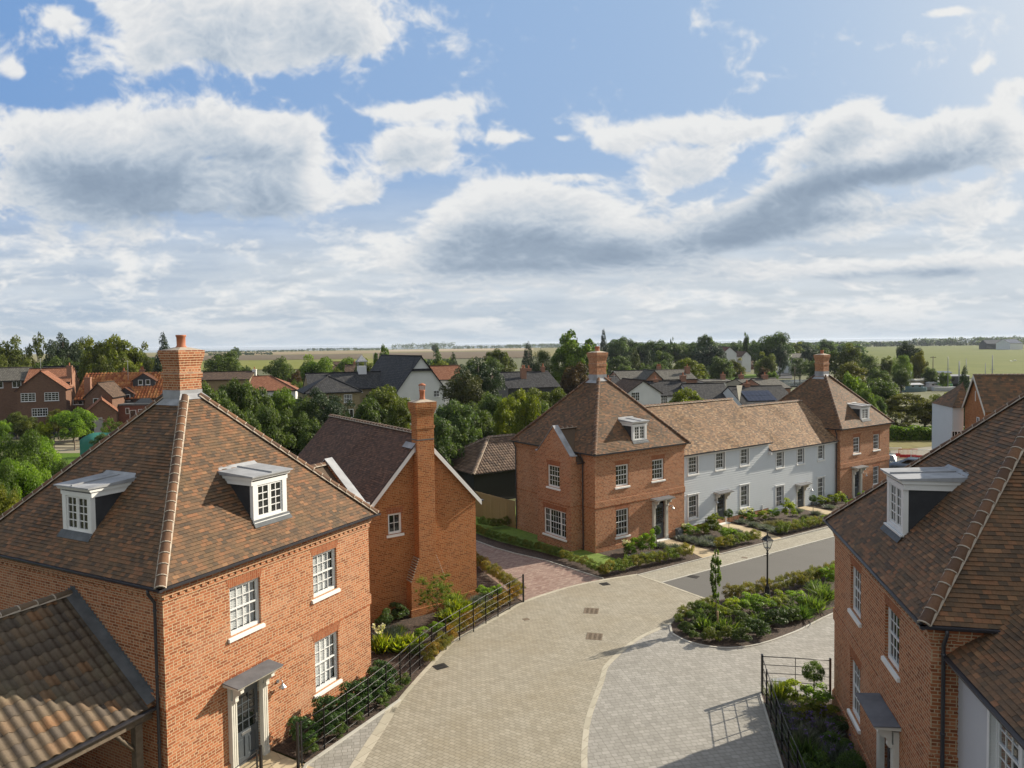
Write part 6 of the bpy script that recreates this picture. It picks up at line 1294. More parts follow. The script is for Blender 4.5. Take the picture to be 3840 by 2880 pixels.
def water(name,pts,z,c=(.16,.17,.15),sc=1.):
    m,t,b=nt(name+'_mat'); n=N(t); tc=n.new('TexCoord').outputs['Object']; b.inputs['Base Color'].default_value=(*c,1); b.inputs['Roughness'].default_value=.18
    n.link(n.new('Bump',{'Height':n.noise(n.new('Mapping',{0:tc,3:(1,.4,1)}).outputs[0],sc,4),'Distance':.2/sc,'Strength':.4}).outputs[0],b.inputs['Normal'])
    bm=newbm(); quad(bm,[(p[0],p[1],z) for p in pts],[(0,0)]*len(pts)); o=obj(name,bm,m,recalc=False); tag(o,kind='structure')
water('creek',[G(2630,1431)[:2],G(3330,1424)[:2],G(3330,1448)[:2],G(2630,1455)[:2]],-2.75)
water('sea',[(-30000,3100),(40000,3100),(90000,60000),(-80000,60000)],-3.2,(.10,.15,.17),.02)
field('far_shore',[(2980,H(2980)+8.5),(3600,H(3600)+7),(3600,H(3600)+11),(2980,H(2980)+11)],(.3,.28,.22),.6)
field('yard',[(3340,1735),(3500,1735),(3640,1690),(3500,1668),(3340,1690)],(.33,.30,.24),.03,col2=(.40,.37,.30))
field('rough_meadow',[(3335,1692),(3560,1668),(3660,1640),(3560,1618),(3335,1640)],(.19,.17,.06),.05,col2=(.28,.24,.10),sc=.5)
field('drive',[(205,1640),(400,1625),(520,1600),(560,1625),(420,1700),(205,1700)],(.30,.26,.18),.03,col2=(.36,.32,.23)); field('garden_lawn',[(200,1702),(330,1700),(330,1800),(200,1800)],(.10,.17,.02),.05)
field('garden_lawn',[(1050,1680),(1140,1680),(1140,1740),(1050,1740)],(.09,.16,.02),.05)
# left garden fences, netting
def slatposts(name,pts,H_,label,postmat,railmat,panel=True,cat='fence'):
    o=empty(name,(pts[0][0],pts[0][1],0),0,label,cat); X0,Y0=pts[0][:2]
    for i,p in enumerate(pts):
        bm=newbm(); z=gz(*p[:2]); box(bm,-.06,.06,-.06,.06,z-.1,z+H_+.05); q=obj('post',bm,postmat,o); q.location=(p[0]-X0,p[1]-Y0,0)
    for p,q in zip(pts,pts[1:]):
        L=hypot(q[0]-p[0],q[1]-p[1]); F=Face((p[0]-X0,p[1]-Y0,0),(q[0]-p[0],q[1]-p[1],0),(q[1]-p[1],p[0]-q[0],0)); z=gz(*p[:2]); bm=newbm()
        if panel:
            fbox(bm,F,.06,L-.06,-.02,.02,z+.25,z+H_); r=obj('panel',bm,railmat,o); bm=newbm(); fbox(bm,F,.06,L-.06,-.025,.025,z-.05,z+.25); obj('gravel_board',bm,postmat,o)
        else:
            for h in (.35,.75,1.15): fbox(bm,F,0,L,-.02,.02,z+h-.06,z+h+.06)
            obj('rail',bm,railmat,o)
    return o
M_conc=plain('concrete_post',(.42,.40,.34),.9)
slatposts('panel_fence',[G(x,y)[:2] for x,y in ((-10,1648),(40,1645),(105,1642),(145,1640),(213,1638),(284,1637))],1.8,'dark panel fence with concrete posts behind the gravel drive',M_conc,W_black)
slatposts('paddock_fence',[G(x,y)[:2] for x,y in ((200,1690),(281,1690),(365,1680),(430,1665))],1.25,'black three rail timber fence in front of the gravel drive',M_oak,M_oak,False)
bgh('shed','small dark boarded shed with grey roof beside the panel fence',292,352,100,86,2.6,1583,1572,'side',T_grey,W_black,group='',cat='shed')
# debris netting
m,t,b=nt('green_netting'); b.inputs['Base Color'].default_value=(.03,.22,.18,1); b.inputs['Roughness'].default_value=.6
x,y,z=G(300,1722); bm=newbm()
R9=random.Random(8)
for s in range(3):
    for i in range(9):
        for j in range(4): pass
V9=[[bm.verts.new((i*.5,sin(i*.9+j)*.12+ j*.05,j*.42+.25*sin(i*.7)*(j/4)+(i*.12 if j==4 else 0))) for j in range(5)] for i in range(9)]
for i in range(8):
    for j in range(4): bm.faces.new((V9[i][j],V9[i+1][j],V9[i+1][j+1],V9[i][j+1]))
o=obj('netting_screen',bm,m,smooth=True); o.location=(x,y,z); o.scale=(1,1,1.3); o.rotation_euler=(0,0,radians(25)); md=o.modifiers.new('s','SOLIDIFY'); md.thickness=.02; tag(o,'green plastic netting screen sagging beside the paddock fence','netting')
# ---- yard barriers and cars
M_bw=plain('white_barrier',(.75,.75,.73),.5); M_bo=plain('orange_barrier',(.65,.22,.05),.5); M_br=plain('red_barrier_foot',(.55,.03,.04),.5)
def barrier(px,py,w,mat,label):
    x,y,z=G(px,py); o=empty('barrier',(x,y,z),radians(-8),label,'barrier','plastic site barriers'); bm=newbm()
    tube(bm,[(-w/2,0,.1),(-w/2,0,1.0),(w/2,0,1.0),(w/2,0,.1),(-w/2,0,.1)],.045,6)
    k=int(w/.12)
    for i in range(1,k): box(bm,-w/2+i*w/k-.016,-w/2+i*w/k+.016,-.012,.012,.1,1.0)
    obj('frame',bm,mat,o); bm=newbm(); box(bm,-w/2+.1,w/2-.1,-.03,.03,.12,.42); obj('board',bm,M_br,o)
for i,(px,py,mt,lb) in enumerate([(3345,1714,M_bw,'white barrier with red board next to the far brick house wall'),(3405,1719,M_bo,'orange barrier between the two white ones'),(3452,1722,M_bw,'white barrier with red board nearest the right roof')]): barrier(px,py,1.9,mt,lb)
def car(px,py,rot,col,label):
    x,y,z=G(px,py); o=empty('parked_car',(x,y,z),radians(rot),label,'car','cars parked in the yard')
    m,t,b=nt('car_paint'); b.inputs['Base Color'].default_value=(*col,1); b.inputs['Roughness'].default_value=.25; b.inputs['Coat Weight'].default_value=.6
    prof=[(-2.1,.35),(-2.15,.75),(-2.0,.95),(-1.6,1.0),(-1.0,1.42),(.6,1.45),(1.2,1.02),(2.0,.9),(2.15,.6),(2.1,.3)]; bm=newbm(); A=[bm.verts.new((a,-.85,h)) for a,h in prof]; B=[bm.verts.new((a,.85,h)) for a,h in prof]
    for i in range(len(prof)): bm.faces.new((A[i],A[(i+1)%len(prof)],B[(i+1)%len(prof)],B[i]))
    bm.faces.new(A); bm.faces.new(B); bmesh.ops.bevel(bm,geom=bm.edges[:],offset=.06,segments=2,affect='EDGES'); obj('body',bm,m,o,smooth=True)
    bm=newbm()
    for s in (-1,1): quad(bm,[(-1.35,s*.87,1.02),(1.05,s*.87,1.02),(.5,s*.86,1.38),(-.95,s*.86,1.36)],[(0,0)]*4)
    obj('side_window',bm,M_glass,o)
    bm=newbm(); quad(bm,[(-2.0,-.7,1.0),(-2.0,.7,1.0),(-1.05,.65,1.43),(-1.05,-.65,1.43)],[(0,0)]*4); obj('rear_window',bm,M_glass,o)
    for sx in (-1.35,1.35):
        for sy in (-.8,.8):
            bm=newbm(); tube(bm,[(sx,sy-.1,.32),(sx,sy+.1,.32)],.32,16); obj('wheel',bm,M_black,o)
    for s in (-.7,.7): bm=newbm(); box(bm,-2.2,-2.12,s-.12,s+.12,.65,.9); obj('tail_light',bm,M_br,o)
car(3322,1756,62,(.07,.09,.12),'dark car with red tail lights beside the far brick house'); car(3432,1776,140,(.16,.20,.26),'blue grey car parked in the yard behind the right dormer')
# ---- marina
mr_='boats in the marina'
def boat(px,py,L,rot,hull,deck,label,cabin=None,mast=0,roofc=None,hs=1.):
    x,y,z=G(px,py); o=empty('houseboat' if cabin and cabin[1]>2 else 'boat',(x,y,z),radians(rot),label,'boat',mr_)
    def pm(n,c,r=.4):
        k=f'boat_{c}'; return MATS.get(k) or plain(k,c,r,var=.1)
    w=L*.16; bm=newbm(); sec=[(-L/2,.85),(-L*.2,1),(L*.2,.95),(L*.4,.5),(L/2,.05)]; T=[];Bt=[]
    rings=[[bm.verts.new((sx,-w*k,1.0*hs+.1*(sx>L*.3))),bm.verts.new((sx,-w*k*.7,0)),bm.verts.new((sx,w*k*.7,0)),bm.verts.new((sx,w*k,1.0*hs+.1*(sx>L*.3)))] for sx,k in sec]
    for a,b in zip(rings,rings[1:]):
        for i in range(3): bm.faces.new((a[i],a[i+1],b[i+1],b[i]))
        bm.faces.new((a[3],a[0],b[0],b[3]))
    bm.faces.new(rings[0]); bm.faces.new(rings[-1]); obj('hull',bm,pm('h',hull),o)
    if cabin:
        cl,ch,cc,cw=cabin; bm=newbm(); box(bm,-cl/2-L*.05,cl/2-L*.05,-w*cw,w*cw,.9*hs,.9*hs+ch); c=obj('cabin',bm,pm('c',cc),o); bm=newbm(); e=.25; h=.9*hs+ch
        q=[(-cl/2-L*.05-e,-w*cw-e),(cl/2-L*.05+e,-w*cw-e),(cl/2-L*.05+e,w*cw+e),(-cl/2-L*.05-e,w*cw+e)]; r0=(q[0][0]+.6,0,h+.45); r1=(q[1][0]-.6,0,h+.45)
        for f in ([(*q[0],h),(*q[1],h),r1,r0],[(*q[2],h),(*q[3],h),r0,r1],[(*q[1],h),(*q[2],h),r1],[(*q[3],h),(*q[0],h),r0],[(*k,h) for k in q]): bm.faces.new([bm.verts.new(v) for v in f])
        obj('cabin_roof',bm,pm('r',roofc or (.6,.6,.62)),c)
        k=max(1,int(cl/1.6))
        for s in (-1,1):
            F=Face((0,s*w*cw,0),(1,0,0),(0,s,0)); bm=newbm()
            for i in range(k): a=-cl/2-L*.05+(i+.5)*cl/k; fbox(bm,F,a-.35,a+.35,0,.03,.9*hs+ch*.35,.9*hs+ch*.8)
            obj('cabin_windows',bm,M_glass,c)
    if mast:
        bm=newbm(); tube(bm,[(L*.05,0,.8),(L*.05,0,mast)],.09,6,0,.05); box(bm,L*.05-.9,L*.05+.9,-.03,.03,mast*.62,mast*.62+.06) if 0 else None; tube(bm,[(L*.05,0,1.9),(-L*.35,0,1.9)],.07,5); obj('mast',bm,M_leadp,o)
for a in [(3450,1440,11,-15,(.03,.05,.16),0,'white houseboat with a pale grey hipped roof and blue hull',(8,2.6,(.62,.62,.66),1.0),0,(.62,.62,.66)),(3525,1436,11,-20,(.05,.02,.02),0,'cream houseboat with a dark roof moored right of the white one',(7,2.5,(.6,.52,.36),1.0),0,(.13,.16,.22)),
  (3410,1440,8,30,(.03,.03,.05),0,'small dark hulled boat left of the white houseboat',(3,1.2,(.5,.5,.5),.7),6),(3465,1460,9,5,(.32,.27,.18),0,'beige cabin boat with small windows in the front row',(6,1.7,(.42,.36,.25),.9),0,(.6,.58,.5)),(3495,1462,6,10,(.5,.5,.5),0,'small white motor boat beside the beige cabin boat',(2.4,1,(.65,.6,.6),.7),0),
  (3528,1455,8,12,(.02,.20,.08),0,'open boat with a green hull',(3,.9,(.05,.25,.12),.8),0),(3480,1448,9,-25,(.05,.08,.2),0,'blue hulled yacht in the middle of the marina',(3,.8,(.6,.6,.6),.6),0),(3540,1465,6,-5,(.7,.7,.7),0,'small white dinghy at the front of the marina',None,0),(3432,1468,7,8,(.2,.3,.33),0,'grey blue covered boat in the front row',(4,1.,(.2,.3,.33),.8),0),
  (3500,1444,8,15,(.05,.05,.06),0,'black hulled barge between the houseboats',(4,1.2,(.3,.28,.25),.8),0),(3395,1448,7,-10,(.6,.6,.6),0,'white sailing boat at the left end of the marina',(2,.8,(.6,.6,.6),.6),0),(3585,1448,10,-12,(.03,.03,.04),0,'dark barge with steel frames at the right of the marina',(7,2.2,(.06,.06,.07),1.),0,(.4,.4,.4))]:
    boat(a[0],a[1],a[2],a[3],a[4],a[5],a[6],a[7],a[8],a[9] if len(a)>9 else None)
def pole(name,px,top,bot,r,mat,label,cat,group=None,extra=None,Y=None):
    x,y,z=G(px,bot) if Y is None else (*atY(px,bot,Y)[:2],gz(atY(px,bot,Y)[0],Y)); t_=atY(px,top,y)[2]-z; bm=bmesh.new(); tube(bm,[(0,0,0),(0,0,t_)],r,7,0,r*.6)
    if extra: extra(bm,t_)
    o=obj(name,bm,mat); o.location=(x,y,z); return tag(o,label,cat,group)
def crossarm(bm,t_): box(bm,-.9,.9,-.06,.06,t_-.5,t_-.35)
def spread(bm,t_): box(bm,-.7,.7,-.04,.04,t_*.62,t_*.62+.08)
M_alu=plain('aluminium_mast',(.33,.34,.36),.5,metal=.2)
for px,top,bot,r,mt,lb,ex in [(3554,1337,1462,.14,M_alu,'tall thin mast left of the lamp',spread),(3596,1354,1465,.22,M_alu,'short mast with furled sail',None),(3622,1345,1462,.13,M_alu,'bare mast left of the brick gable',spread),(3694,1362,1470,.12,M_alu,'thin mast behind the brick gable',spread),(3720,1332,1472,.16,M_alu,'tallest mast behind the brick gable',spread),(3464,1386,1440,.12,M_alu,'short mast on the white houseboat',None)]: pole('boat_mast',px,top,bot,r,mt,lb,'mast','masts in the marina',ex)
pole('mooring_post',3367,1391,1440,.3,plain('yellow_post',(.55,.38,.06),.6),'yellow mooring post left of the boats','post')
pole('telegraph_pole',3498,1335,1445,.16,M_oak,'wooden telegraph pole in front of the green field','pole',None,crossarm); pole('telegraph_pole',2895,1385,1440,.15,M_oak,'wooden pole beside the straight road','pole',None,crossarm); pole('telegraph_pole',2980,1375,1440,.15,M_oak,'second wooden pole right of the road','pole',None,crossarm)
def aer(bm,t_):
    for k in range(4): box(bm,-.45+k*.25,-.42+k*.25,-.3,.3,t_-.15,t_-.12)
    box(bm,-.5,.5,-.015,.015,t_-.15,t_-.12)
for px,top,bot,Y,lb in ((153,1344,1380,119,'television aerial above the left terracotta roof'),(480,1352,1404,123,'television aerial above the orange pantiles'),(2303,1390,1420,118,'television aerial left of the white gable')): 
    a_=atY(px,bot,Y); bm=bmesh.new(); t_=atY(px,top,Y)[2]-a_[2]; tube(bm,[(0,0,-1),(0,0,t_)],.03,6); aer(bm,t_); o=obj('tv_aerial',bm,M_leadp); o.location=a_; tag(o,lb,'aerial')
for px,py,r_,lb in ((3794,1355,20,'white gull flying over the green field, left of two'),(3808,1352,-15,'white gull flying over the green field, right of two')):
    q=atY(px,py,190); bm=bmesh.new(); tube(bm,[(-.25,0,0),(0,0,.03),(.25,0,0)],.09,6,0,.03)
    for s_ in (-1,1):
        w_=[bm.verts.new(v) for v in ((.12,0,.05),(-.12,0,.05),(-.15,s_*.35,.22),(-.1,s_*.75,.12),(.08,s_*.35,.22))]; bm.faces.new(w_)
    o=obj('gull',bm,M_white); o.location=q; o.rotation_euler=(0,0,radians(r_)); tag(o,lb,'gull','gulls over the field')
# gulls over the field
# ================================================================ trees and big shrubs
TB='trees beyond the village roofs'; TN='trees and shrubs between the new houses and the village'; TL='trees behind the left houses'
T=[ # px, top, Y, width px, proto, tint, label
 (45,1268,142,150,'round','olive','broad dark tree at the left edge above the grey roof',TL),(140,1252,152,105,'sparse','olive','thin crowned tree second from the left edge',TL),(232,1250,147,140,'pine','n','dark spreading tree right of the thin crowned one',TL),(305,1258,158,120,'round2','olive','dark topped tree behind the yellow green ones',TL),
 (345,1272,136,130,'round','yel','yellow green tree above the terracotta gable',TL),(425,1246,139,200,'round2','yel','largest yellow green tree behind the orange pantiles',TL),(520,1292,142,110,'round','olive','lower green tree right of the largest yellow green one',TL),(612,1266,128,130,'conifer','dark','dark conifer immediately left of the near chimney',TL),(480,1345,130,120,'round2','yel','low yellow green tree behind the aerial',TL),(395,1340,132,120,'round','olive','low green tree behind the terracotta roof',TL),(180,1330,140,150,'dense','n','dense dark tree behind the grey roof ridge',TL),(80,1335,138,120,'dense','olive','low dense tree at the left behind the roofs',TL),(275,1335,140,110,'dense','n','dense tree behind the wing roof',TL),(560,1320,133,90,'dense','olive','low tree by the dark conifer',TL),(-30,1290,135,120,'dense','olive','tree cut by the left edge of the photo',TL),
 (840,1306,170,150,'dense','n','dark green tree right of the near chimney',TB),(885,1302,620,36,'round','far','small dome shaped tree on the field edge',TB),(1050,1330,150,110,'dense','n','round dark tree in front of the brown field',TB),(1190,1335,165,150,'round','bright','light green tree left of the cupola',TB),(1155,1345,170,90,'round2','n','green tree beside the light green one',TB),(1205,1380,140,55,'bush','bright','bright round bush below the light green tree',TB),(1108,1380,130,60,'dense','copper','small copper leaved tree above the orange roof',TB),
 (1305,1335,200,100,'round2','bright','light green tree above the cupola',TB),(1360,1345,170,100,'round','olive','green tree right of the cupola',TB),(1428,1295,165,80,'poplar','bright','bright tree behind the big slate roof',TB),(1270,1375,150,70,'sparse','olive','loose tree between the small brown roofs',TB),(1115,1400,125,60,'bush','n','low bush at the orange roof end',TB),
 (1640,1322,140,110,'conifer','bright','green conifer right of the white gable roof',TB),(1700,1335,135,80,'conifer','n','darker conifer right of the green one',TB),(1655,1345,138,120,'round2','yel','yellow green tree below the conifers',TB),(1770,1335,150,60,'dense','n','small dark tree at the brown field edge',TB),
 (1632,1290,1000,30,'poplar','far','tall dome tree in the far tree group',TB),(1865,1302,190,115,'round2','olive','grey green gum tree in front of the field',TB),(1840,1330,170,90,'dense','n','tree left of the gum tree',TB),(1980,1294,170,75,'conifer','dark','dark pointed conifer left of the tall bright poplar',TB),(2030,1308,175,75,'willow','n','green tree between the conifer and the poplar',TB),
 (2165,1240,178,165,'poplar','bright','tall bright green poplar behind the middle chimney',TB),(2110,1290,180,100,'round2','bright','lower bright tree left of the tall poplar',TB),(2240,1290,180,80,'poplar','bright','bright tree right of the tall poplar',TB),(2263,1243,300,44,'conifer','dark','dark tall conifer right of the poplar',TB),(2155,1350,132,105,'dense','copper','copper beech in front of the tall poplar',TB),
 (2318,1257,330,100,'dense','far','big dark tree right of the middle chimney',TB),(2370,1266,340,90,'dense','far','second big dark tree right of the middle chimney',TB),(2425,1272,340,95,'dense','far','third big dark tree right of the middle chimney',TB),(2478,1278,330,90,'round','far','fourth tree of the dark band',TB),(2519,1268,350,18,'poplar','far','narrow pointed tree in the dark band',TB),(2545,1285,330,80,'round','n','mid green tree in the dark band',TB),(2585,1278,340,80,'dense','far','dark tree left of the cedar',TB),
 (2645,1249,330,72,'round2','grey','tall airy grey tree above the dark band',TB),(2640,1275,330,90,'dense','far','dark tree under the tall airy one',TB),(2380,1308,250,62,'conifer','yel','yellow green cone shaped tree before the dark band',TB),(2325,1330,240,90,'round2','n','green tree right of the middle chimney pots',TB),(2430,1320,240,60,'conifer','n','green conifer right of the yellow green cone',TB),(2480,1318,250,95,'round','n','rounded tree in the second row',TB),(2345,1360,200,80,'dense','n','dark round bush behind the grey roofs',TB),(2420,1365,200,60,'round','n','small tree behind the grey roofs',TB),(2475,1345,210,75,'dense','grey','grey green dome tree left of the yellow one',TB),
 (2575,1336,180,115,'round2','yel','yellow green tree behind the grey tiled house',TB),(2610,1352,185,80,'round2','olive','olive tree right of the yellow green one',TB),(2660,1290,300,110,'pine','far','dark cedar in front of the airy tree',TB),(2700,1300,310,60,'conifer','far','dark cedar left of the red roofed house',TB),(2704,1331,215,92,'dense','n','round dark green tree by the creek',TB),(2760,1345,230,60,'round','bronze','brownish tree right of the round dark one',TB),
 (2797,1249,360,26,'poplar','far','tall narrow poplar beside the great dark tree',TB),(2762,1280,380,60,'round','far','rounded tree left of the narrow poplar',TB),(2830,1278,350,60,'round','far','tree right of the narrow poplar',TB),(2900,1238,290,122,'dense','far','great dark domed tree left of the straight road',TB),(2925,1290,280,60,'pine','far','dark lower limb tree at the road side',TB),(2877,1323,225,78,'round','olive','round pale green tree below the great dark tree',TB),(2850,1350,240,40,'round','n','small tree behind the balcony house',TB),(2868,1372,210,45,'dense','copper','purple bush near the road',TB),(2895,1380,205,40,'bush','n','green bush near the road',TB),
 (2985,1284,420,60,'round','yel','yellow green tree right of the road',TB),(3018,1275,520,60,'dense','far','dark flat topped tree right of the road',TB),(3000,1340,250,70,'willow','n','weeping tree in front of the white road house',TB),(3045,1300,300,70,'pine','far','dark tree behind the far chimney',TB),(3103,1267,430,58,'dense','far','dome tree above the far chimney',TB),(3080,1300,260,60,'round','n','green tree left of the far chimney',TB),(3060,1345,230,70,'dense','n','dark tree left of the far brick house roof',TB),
 (3130,1310,240,90,'round2','n','green tree just right of the far chimney',TB),(3183,1289,235,88,'round','olive','rounded tree right of the far chimney',TB),(3190,1350,165,120,'round2','bronze','bronze tinged tree right of the far chimney',TB),(3200,1388,100,120,'dense','bright','light green tree behind the far brick house roof',TB),(3265,1330,210,75,'willow','n','willow in the middle row',TB),(3325,1338,215,70,'round','olive','green tree beside the willow',TB),(3235,1318,260,60,'dense','n','dark tree above the willow',TB),(3310,1410,114,145,'dense','n','big dark round shrub left of the marina',TB),
 (3380,1328,205,78,'willow','bright','pale topped willow by the marina',TB),(3415,1279,250,100,'pine','n','dark spreading pine at the field edge',TB),(3445,1308,210,64,'dense','bronze','rounded bronze tree at the field edge',TB),(3380,1376,190,75,'dense','n','low dark tree behind the marina',TB),(3490,1372,200,60,'dense','n','dark low bush right of the bronze tree',TB),(3545,1385,200,45,'bush','n','low bush beside the masts',TB),(3300,1375,170,90,'dense','n','dark green tree in front of the willow',TB),(3245,1420,95,90,'bush','n','green shrub beside the big dark round one',TB),
 (3290,1478,98,82,'round2','grey','grey green shrub near the far brick house roof',TN),(3400,1470,109,190,'round2','bronze','wide brownish shrub in front of the marina',TN),(3380,1545,98,130,'sparse','bronze','lower brown shrub above the hedge',TN),(3470,1495,101,150,'round2','bronze','second brownish shrub in front of the marina',TN),(3530,1474,111,100,'round','yel','yellow green shrub left of the brick gable',TN),(3540,1560,98,75,'dense','grey','grey green bush above the hedge by the white boards',TN),(3617,1385,104,90,'conifer','n','dark conifer behind the brick gable',TN),(3330,1585,98,50,'bush','bright','light green shrub at the hedge end',TN),(3555,1500,98,90,'dense','n','dark bush beside the conifer',TN),
 # near belt between houses
 (800,1418,62,140,'dense','n','dark tree just right of the near chimney base',TN),(880,1408,66,140,'round2','n','green tree second right of the near chimney',TN),(955,1415,70,130,'dense','n','green tree third right of the near chimney',TN),(1060,1445,78,150,'round2','bright','light green tree above the near roof hip',TN),(1140,1480,74,110,'dense','n','dark tree between the light green one and the pine',TN),(1225,1455,76,190,'pine','n','spreading blue green pine in front of the buff house',TN),(1000,1500,62,130,'dense','n','dark tree behind the near roof hip',TN),(1110,1540,66,110,'round','n','low tree behind the near roof hip',TN),(1190,1560,58,120,'dense','n','dark shrub above the coach house roof',TN),(905,1500,56,130,'dense','n','dark shrub touching the near roof',TN),(1300,1540,66,90,'dense','n','shrub below the buff wing window',TN),
 (1440,1436,72,220,'round2','olive','wide olive tree behind the tall stack',TN),(1385,1480,68,120,'round2','n','tree left of the wide olive one',TN),(1500,1490,66,120,'round2','olive','tree immediately left of the tall stack',TN),
 (1790,1343,96,170,'pine','n','big dark pine right of the white gable',TN),(1740,1390,92,150,'pine','bronze','bronze tinged pine below the big one',TN),(1700,1490,60,170,'round2','grey','grey green tree right of the tall stack',TN),(1640,1540,56,130,'dense','grey','dense grey green tree against the tall stack',TN),(1775,1500,68,150,'dense','n','dark tree above the black barn',TN),(1850,1460,75,150,'dense','n','dark tree behind the barn ridge',TN),(1690,1600,64,100,'dense','n','dark low tree left of the barn roof',TN),(1910,1475,66,120,'round2','yel','yellow green tree above the barn',TN),(1975,1470,60,110,'round','yel','yellow green tree left of the middle house roof',TN),(2000,1448,84,140,'round2','olive','olive hedge tree behind the middle house roof',TN),(2090,1446,86,120,'round2','olive','second olive hedge tree behind the middle house roof',TN),(1935,1560,68,110,'dense','n','dark tree just behind the barn',TN),(2030,1500,70,130,'dense','n','dark tree behind the middle house hip',TN),(1950,1452,92,110,'round2','olive','pale olive hedge tree above the barn',TN),
 (2572,1447,82,132,'round2','yel','yellow green tree in front of the dark slate roofs',TN),(1784,1582,68,50,'conifer','yel','small bright conifer beside the barn roof',TN),
 # left garden
 (270,1512,98,135,'bush','bright','bright green maple in the left garden',TL),(166,1568,96,62,'bush',(2.2,1.7,.4),'golden yellow bush in the left garden',TL),(100,1560,100,90,'dense','olive','dark bush left of the golden one',TL),(60,1540,104,100,'round2','olive','flowering shrub under the leaded windows',TL),(215,1530,103,90,'round2','bronze','brownish shrub behind the maple',TL),(10,1560,98,60,'bush','bright','light green bush at the left edge',TL),(408,1565,92,60,'sparse','bright','thin young tree by the garden room',TL),
 (385,1620,72,95,'round2','grey','pale grey green shrub beside the netting',TL),(440,1580,84,80,'sparse','olive','loose shrub above the near roof hip',TL),(355,1665,66,90,'dense','n','dark shrub beside the green netting',TL),(320,1740,56,80,'dense','n','low shrub below the netting',TL),
 (50,1590,44,230,'fine','n','big leafy tree filling the left edge',TN),(150,1625,46,190,'fine','bright','light green leafy tree behind the left roof',TN),(235,1700,44,150,'fine','n','leafy tree against the left roof hip',TN),(90,1690,38,210,'fine','bright','near leafy tree at the left edge',TN),(170,1790,36,150,'fine','olive','lower leafy tree against the left roof hip',TN),(20,1800,32,170,'fine','bronze','brownish tree at the bottom of the left foliage',TN),(-30,1700,36,160,'fine','n','leafy tree cut by the left edge',TN)]
for px,top,Y,w,key,ti,lb,gp in T:
    if key!='fine' and 700<px<3200: w*=1.3 if gp==TN else 1.18
    if key=='poplar' and w<60: key='round'
    ptree(px,top,Y,w,key,ti,lb,group=gp)
# hedge by the meadow
x0=G(3335,1652); x1=G(3600,1650); R_=random.Random(2)
hc=[]
for i in range(9000): t=R_.random(); hc.append((x0[0]+(x1[0]-x0[0])*t,x0[1]+(x1[1]-x0[1])*t+R_.uniform(-.9,.9),x0[2]+R_.uniform(0,1.75)+.15*sin(t*20)))
me=leafmesh('foliage',np.array(hc),np.random.default_rng(3).normal(size=(9000,3))+np.array([0,-.5,.6]),.28,.6,M_leafp,np.random.default_rng(4).random(9000)); hg=bpy.data.objects.new('clipped_hedge',me); COL.objects.link(hg); hg.color=(1.,1.1,.7,1); tag(hg,'long clipped green hedge behind the rough meadow','hedge')
# far tree lines
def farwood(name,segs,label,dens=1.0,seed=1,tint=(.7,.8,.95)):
    r=np.random.default_rng(seed); C=[]
    for (p0,b0,p1,b1,h,wd) in segs:
        A,B=np.array(G(p0,hor(p0)+b0)),np.array(G(p1,hor(p1)+b1)); L=np.linalg.norm(B-A); n=int(L*4*dens)+200
        k=max(3,int(L/6)); tc=r.random(k); th=h*r.uniform(.45,1.15,k); tw=th*r.uniform(.6,1.3,k)
        i=r.choice(k,n,p=tw*th/np.sum(tw*th)); d=unit(r.normal(size=(n,3))); c=A+(B-A)*tc[i][:,None]; c[:,1]+=r.uniform(-wd,wd,n)
        flat=r.random(n)<.35; tt=r.random(n)
        c[flat]=A+(B-A)*tt[flat][:,None]; c[flat,2]+=r.uniform(0,.38*h,n)[flat]; th=np.where(th<0,0,th)
        d[flat]*=.12
        c=c+d*np.stack([tw[i]*.5,tw[i]*.5,th[i]*.5],1)*r.uniform(.6,1,n)[:,None]; c[:,2]+=th[i]*.5; C.append(c)
    C=np.concatenate(C); n=len(C); me=leafmesh('foliage',C,unit(r.normal(size=(n,3))+np.array([0,-.4,.5])),np.full(n,2.9)*r.uniform(.6,1.3,n),.8,M_leaf,r.random(n)); o=bpy.data.objects.new(name,me); COL.objects.link(o); o.color=(*tint,1); return tag(o,label,'wood',kind='stuff')
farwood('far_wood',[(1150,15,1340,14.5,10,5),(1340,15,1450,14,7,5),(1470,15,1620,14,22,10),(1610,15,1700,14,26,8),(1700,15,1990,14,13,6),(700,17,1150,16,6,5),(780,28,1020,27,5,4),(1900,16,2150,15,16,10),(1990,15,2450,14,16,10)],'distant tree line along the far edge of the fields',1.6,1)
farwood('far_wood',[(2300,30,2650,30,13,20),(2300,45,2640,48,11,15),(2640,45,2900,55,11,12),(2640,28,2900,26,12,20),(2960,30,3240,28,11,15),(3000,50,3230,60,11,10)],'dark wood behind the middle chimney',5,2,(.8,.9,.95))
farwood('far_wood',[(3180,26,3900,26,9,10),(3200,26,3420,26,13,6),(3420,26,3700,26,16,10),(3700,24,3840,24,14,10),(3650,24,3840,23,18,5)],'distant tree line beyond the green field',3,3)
farwood('far_wood',[(560,60,700,60,6,4),(1500,86,1700,80,5,4),(3660,27,3850,26,9,6)],'low scrub along the fields and marina edge',4,4,(1,1.1,.9))
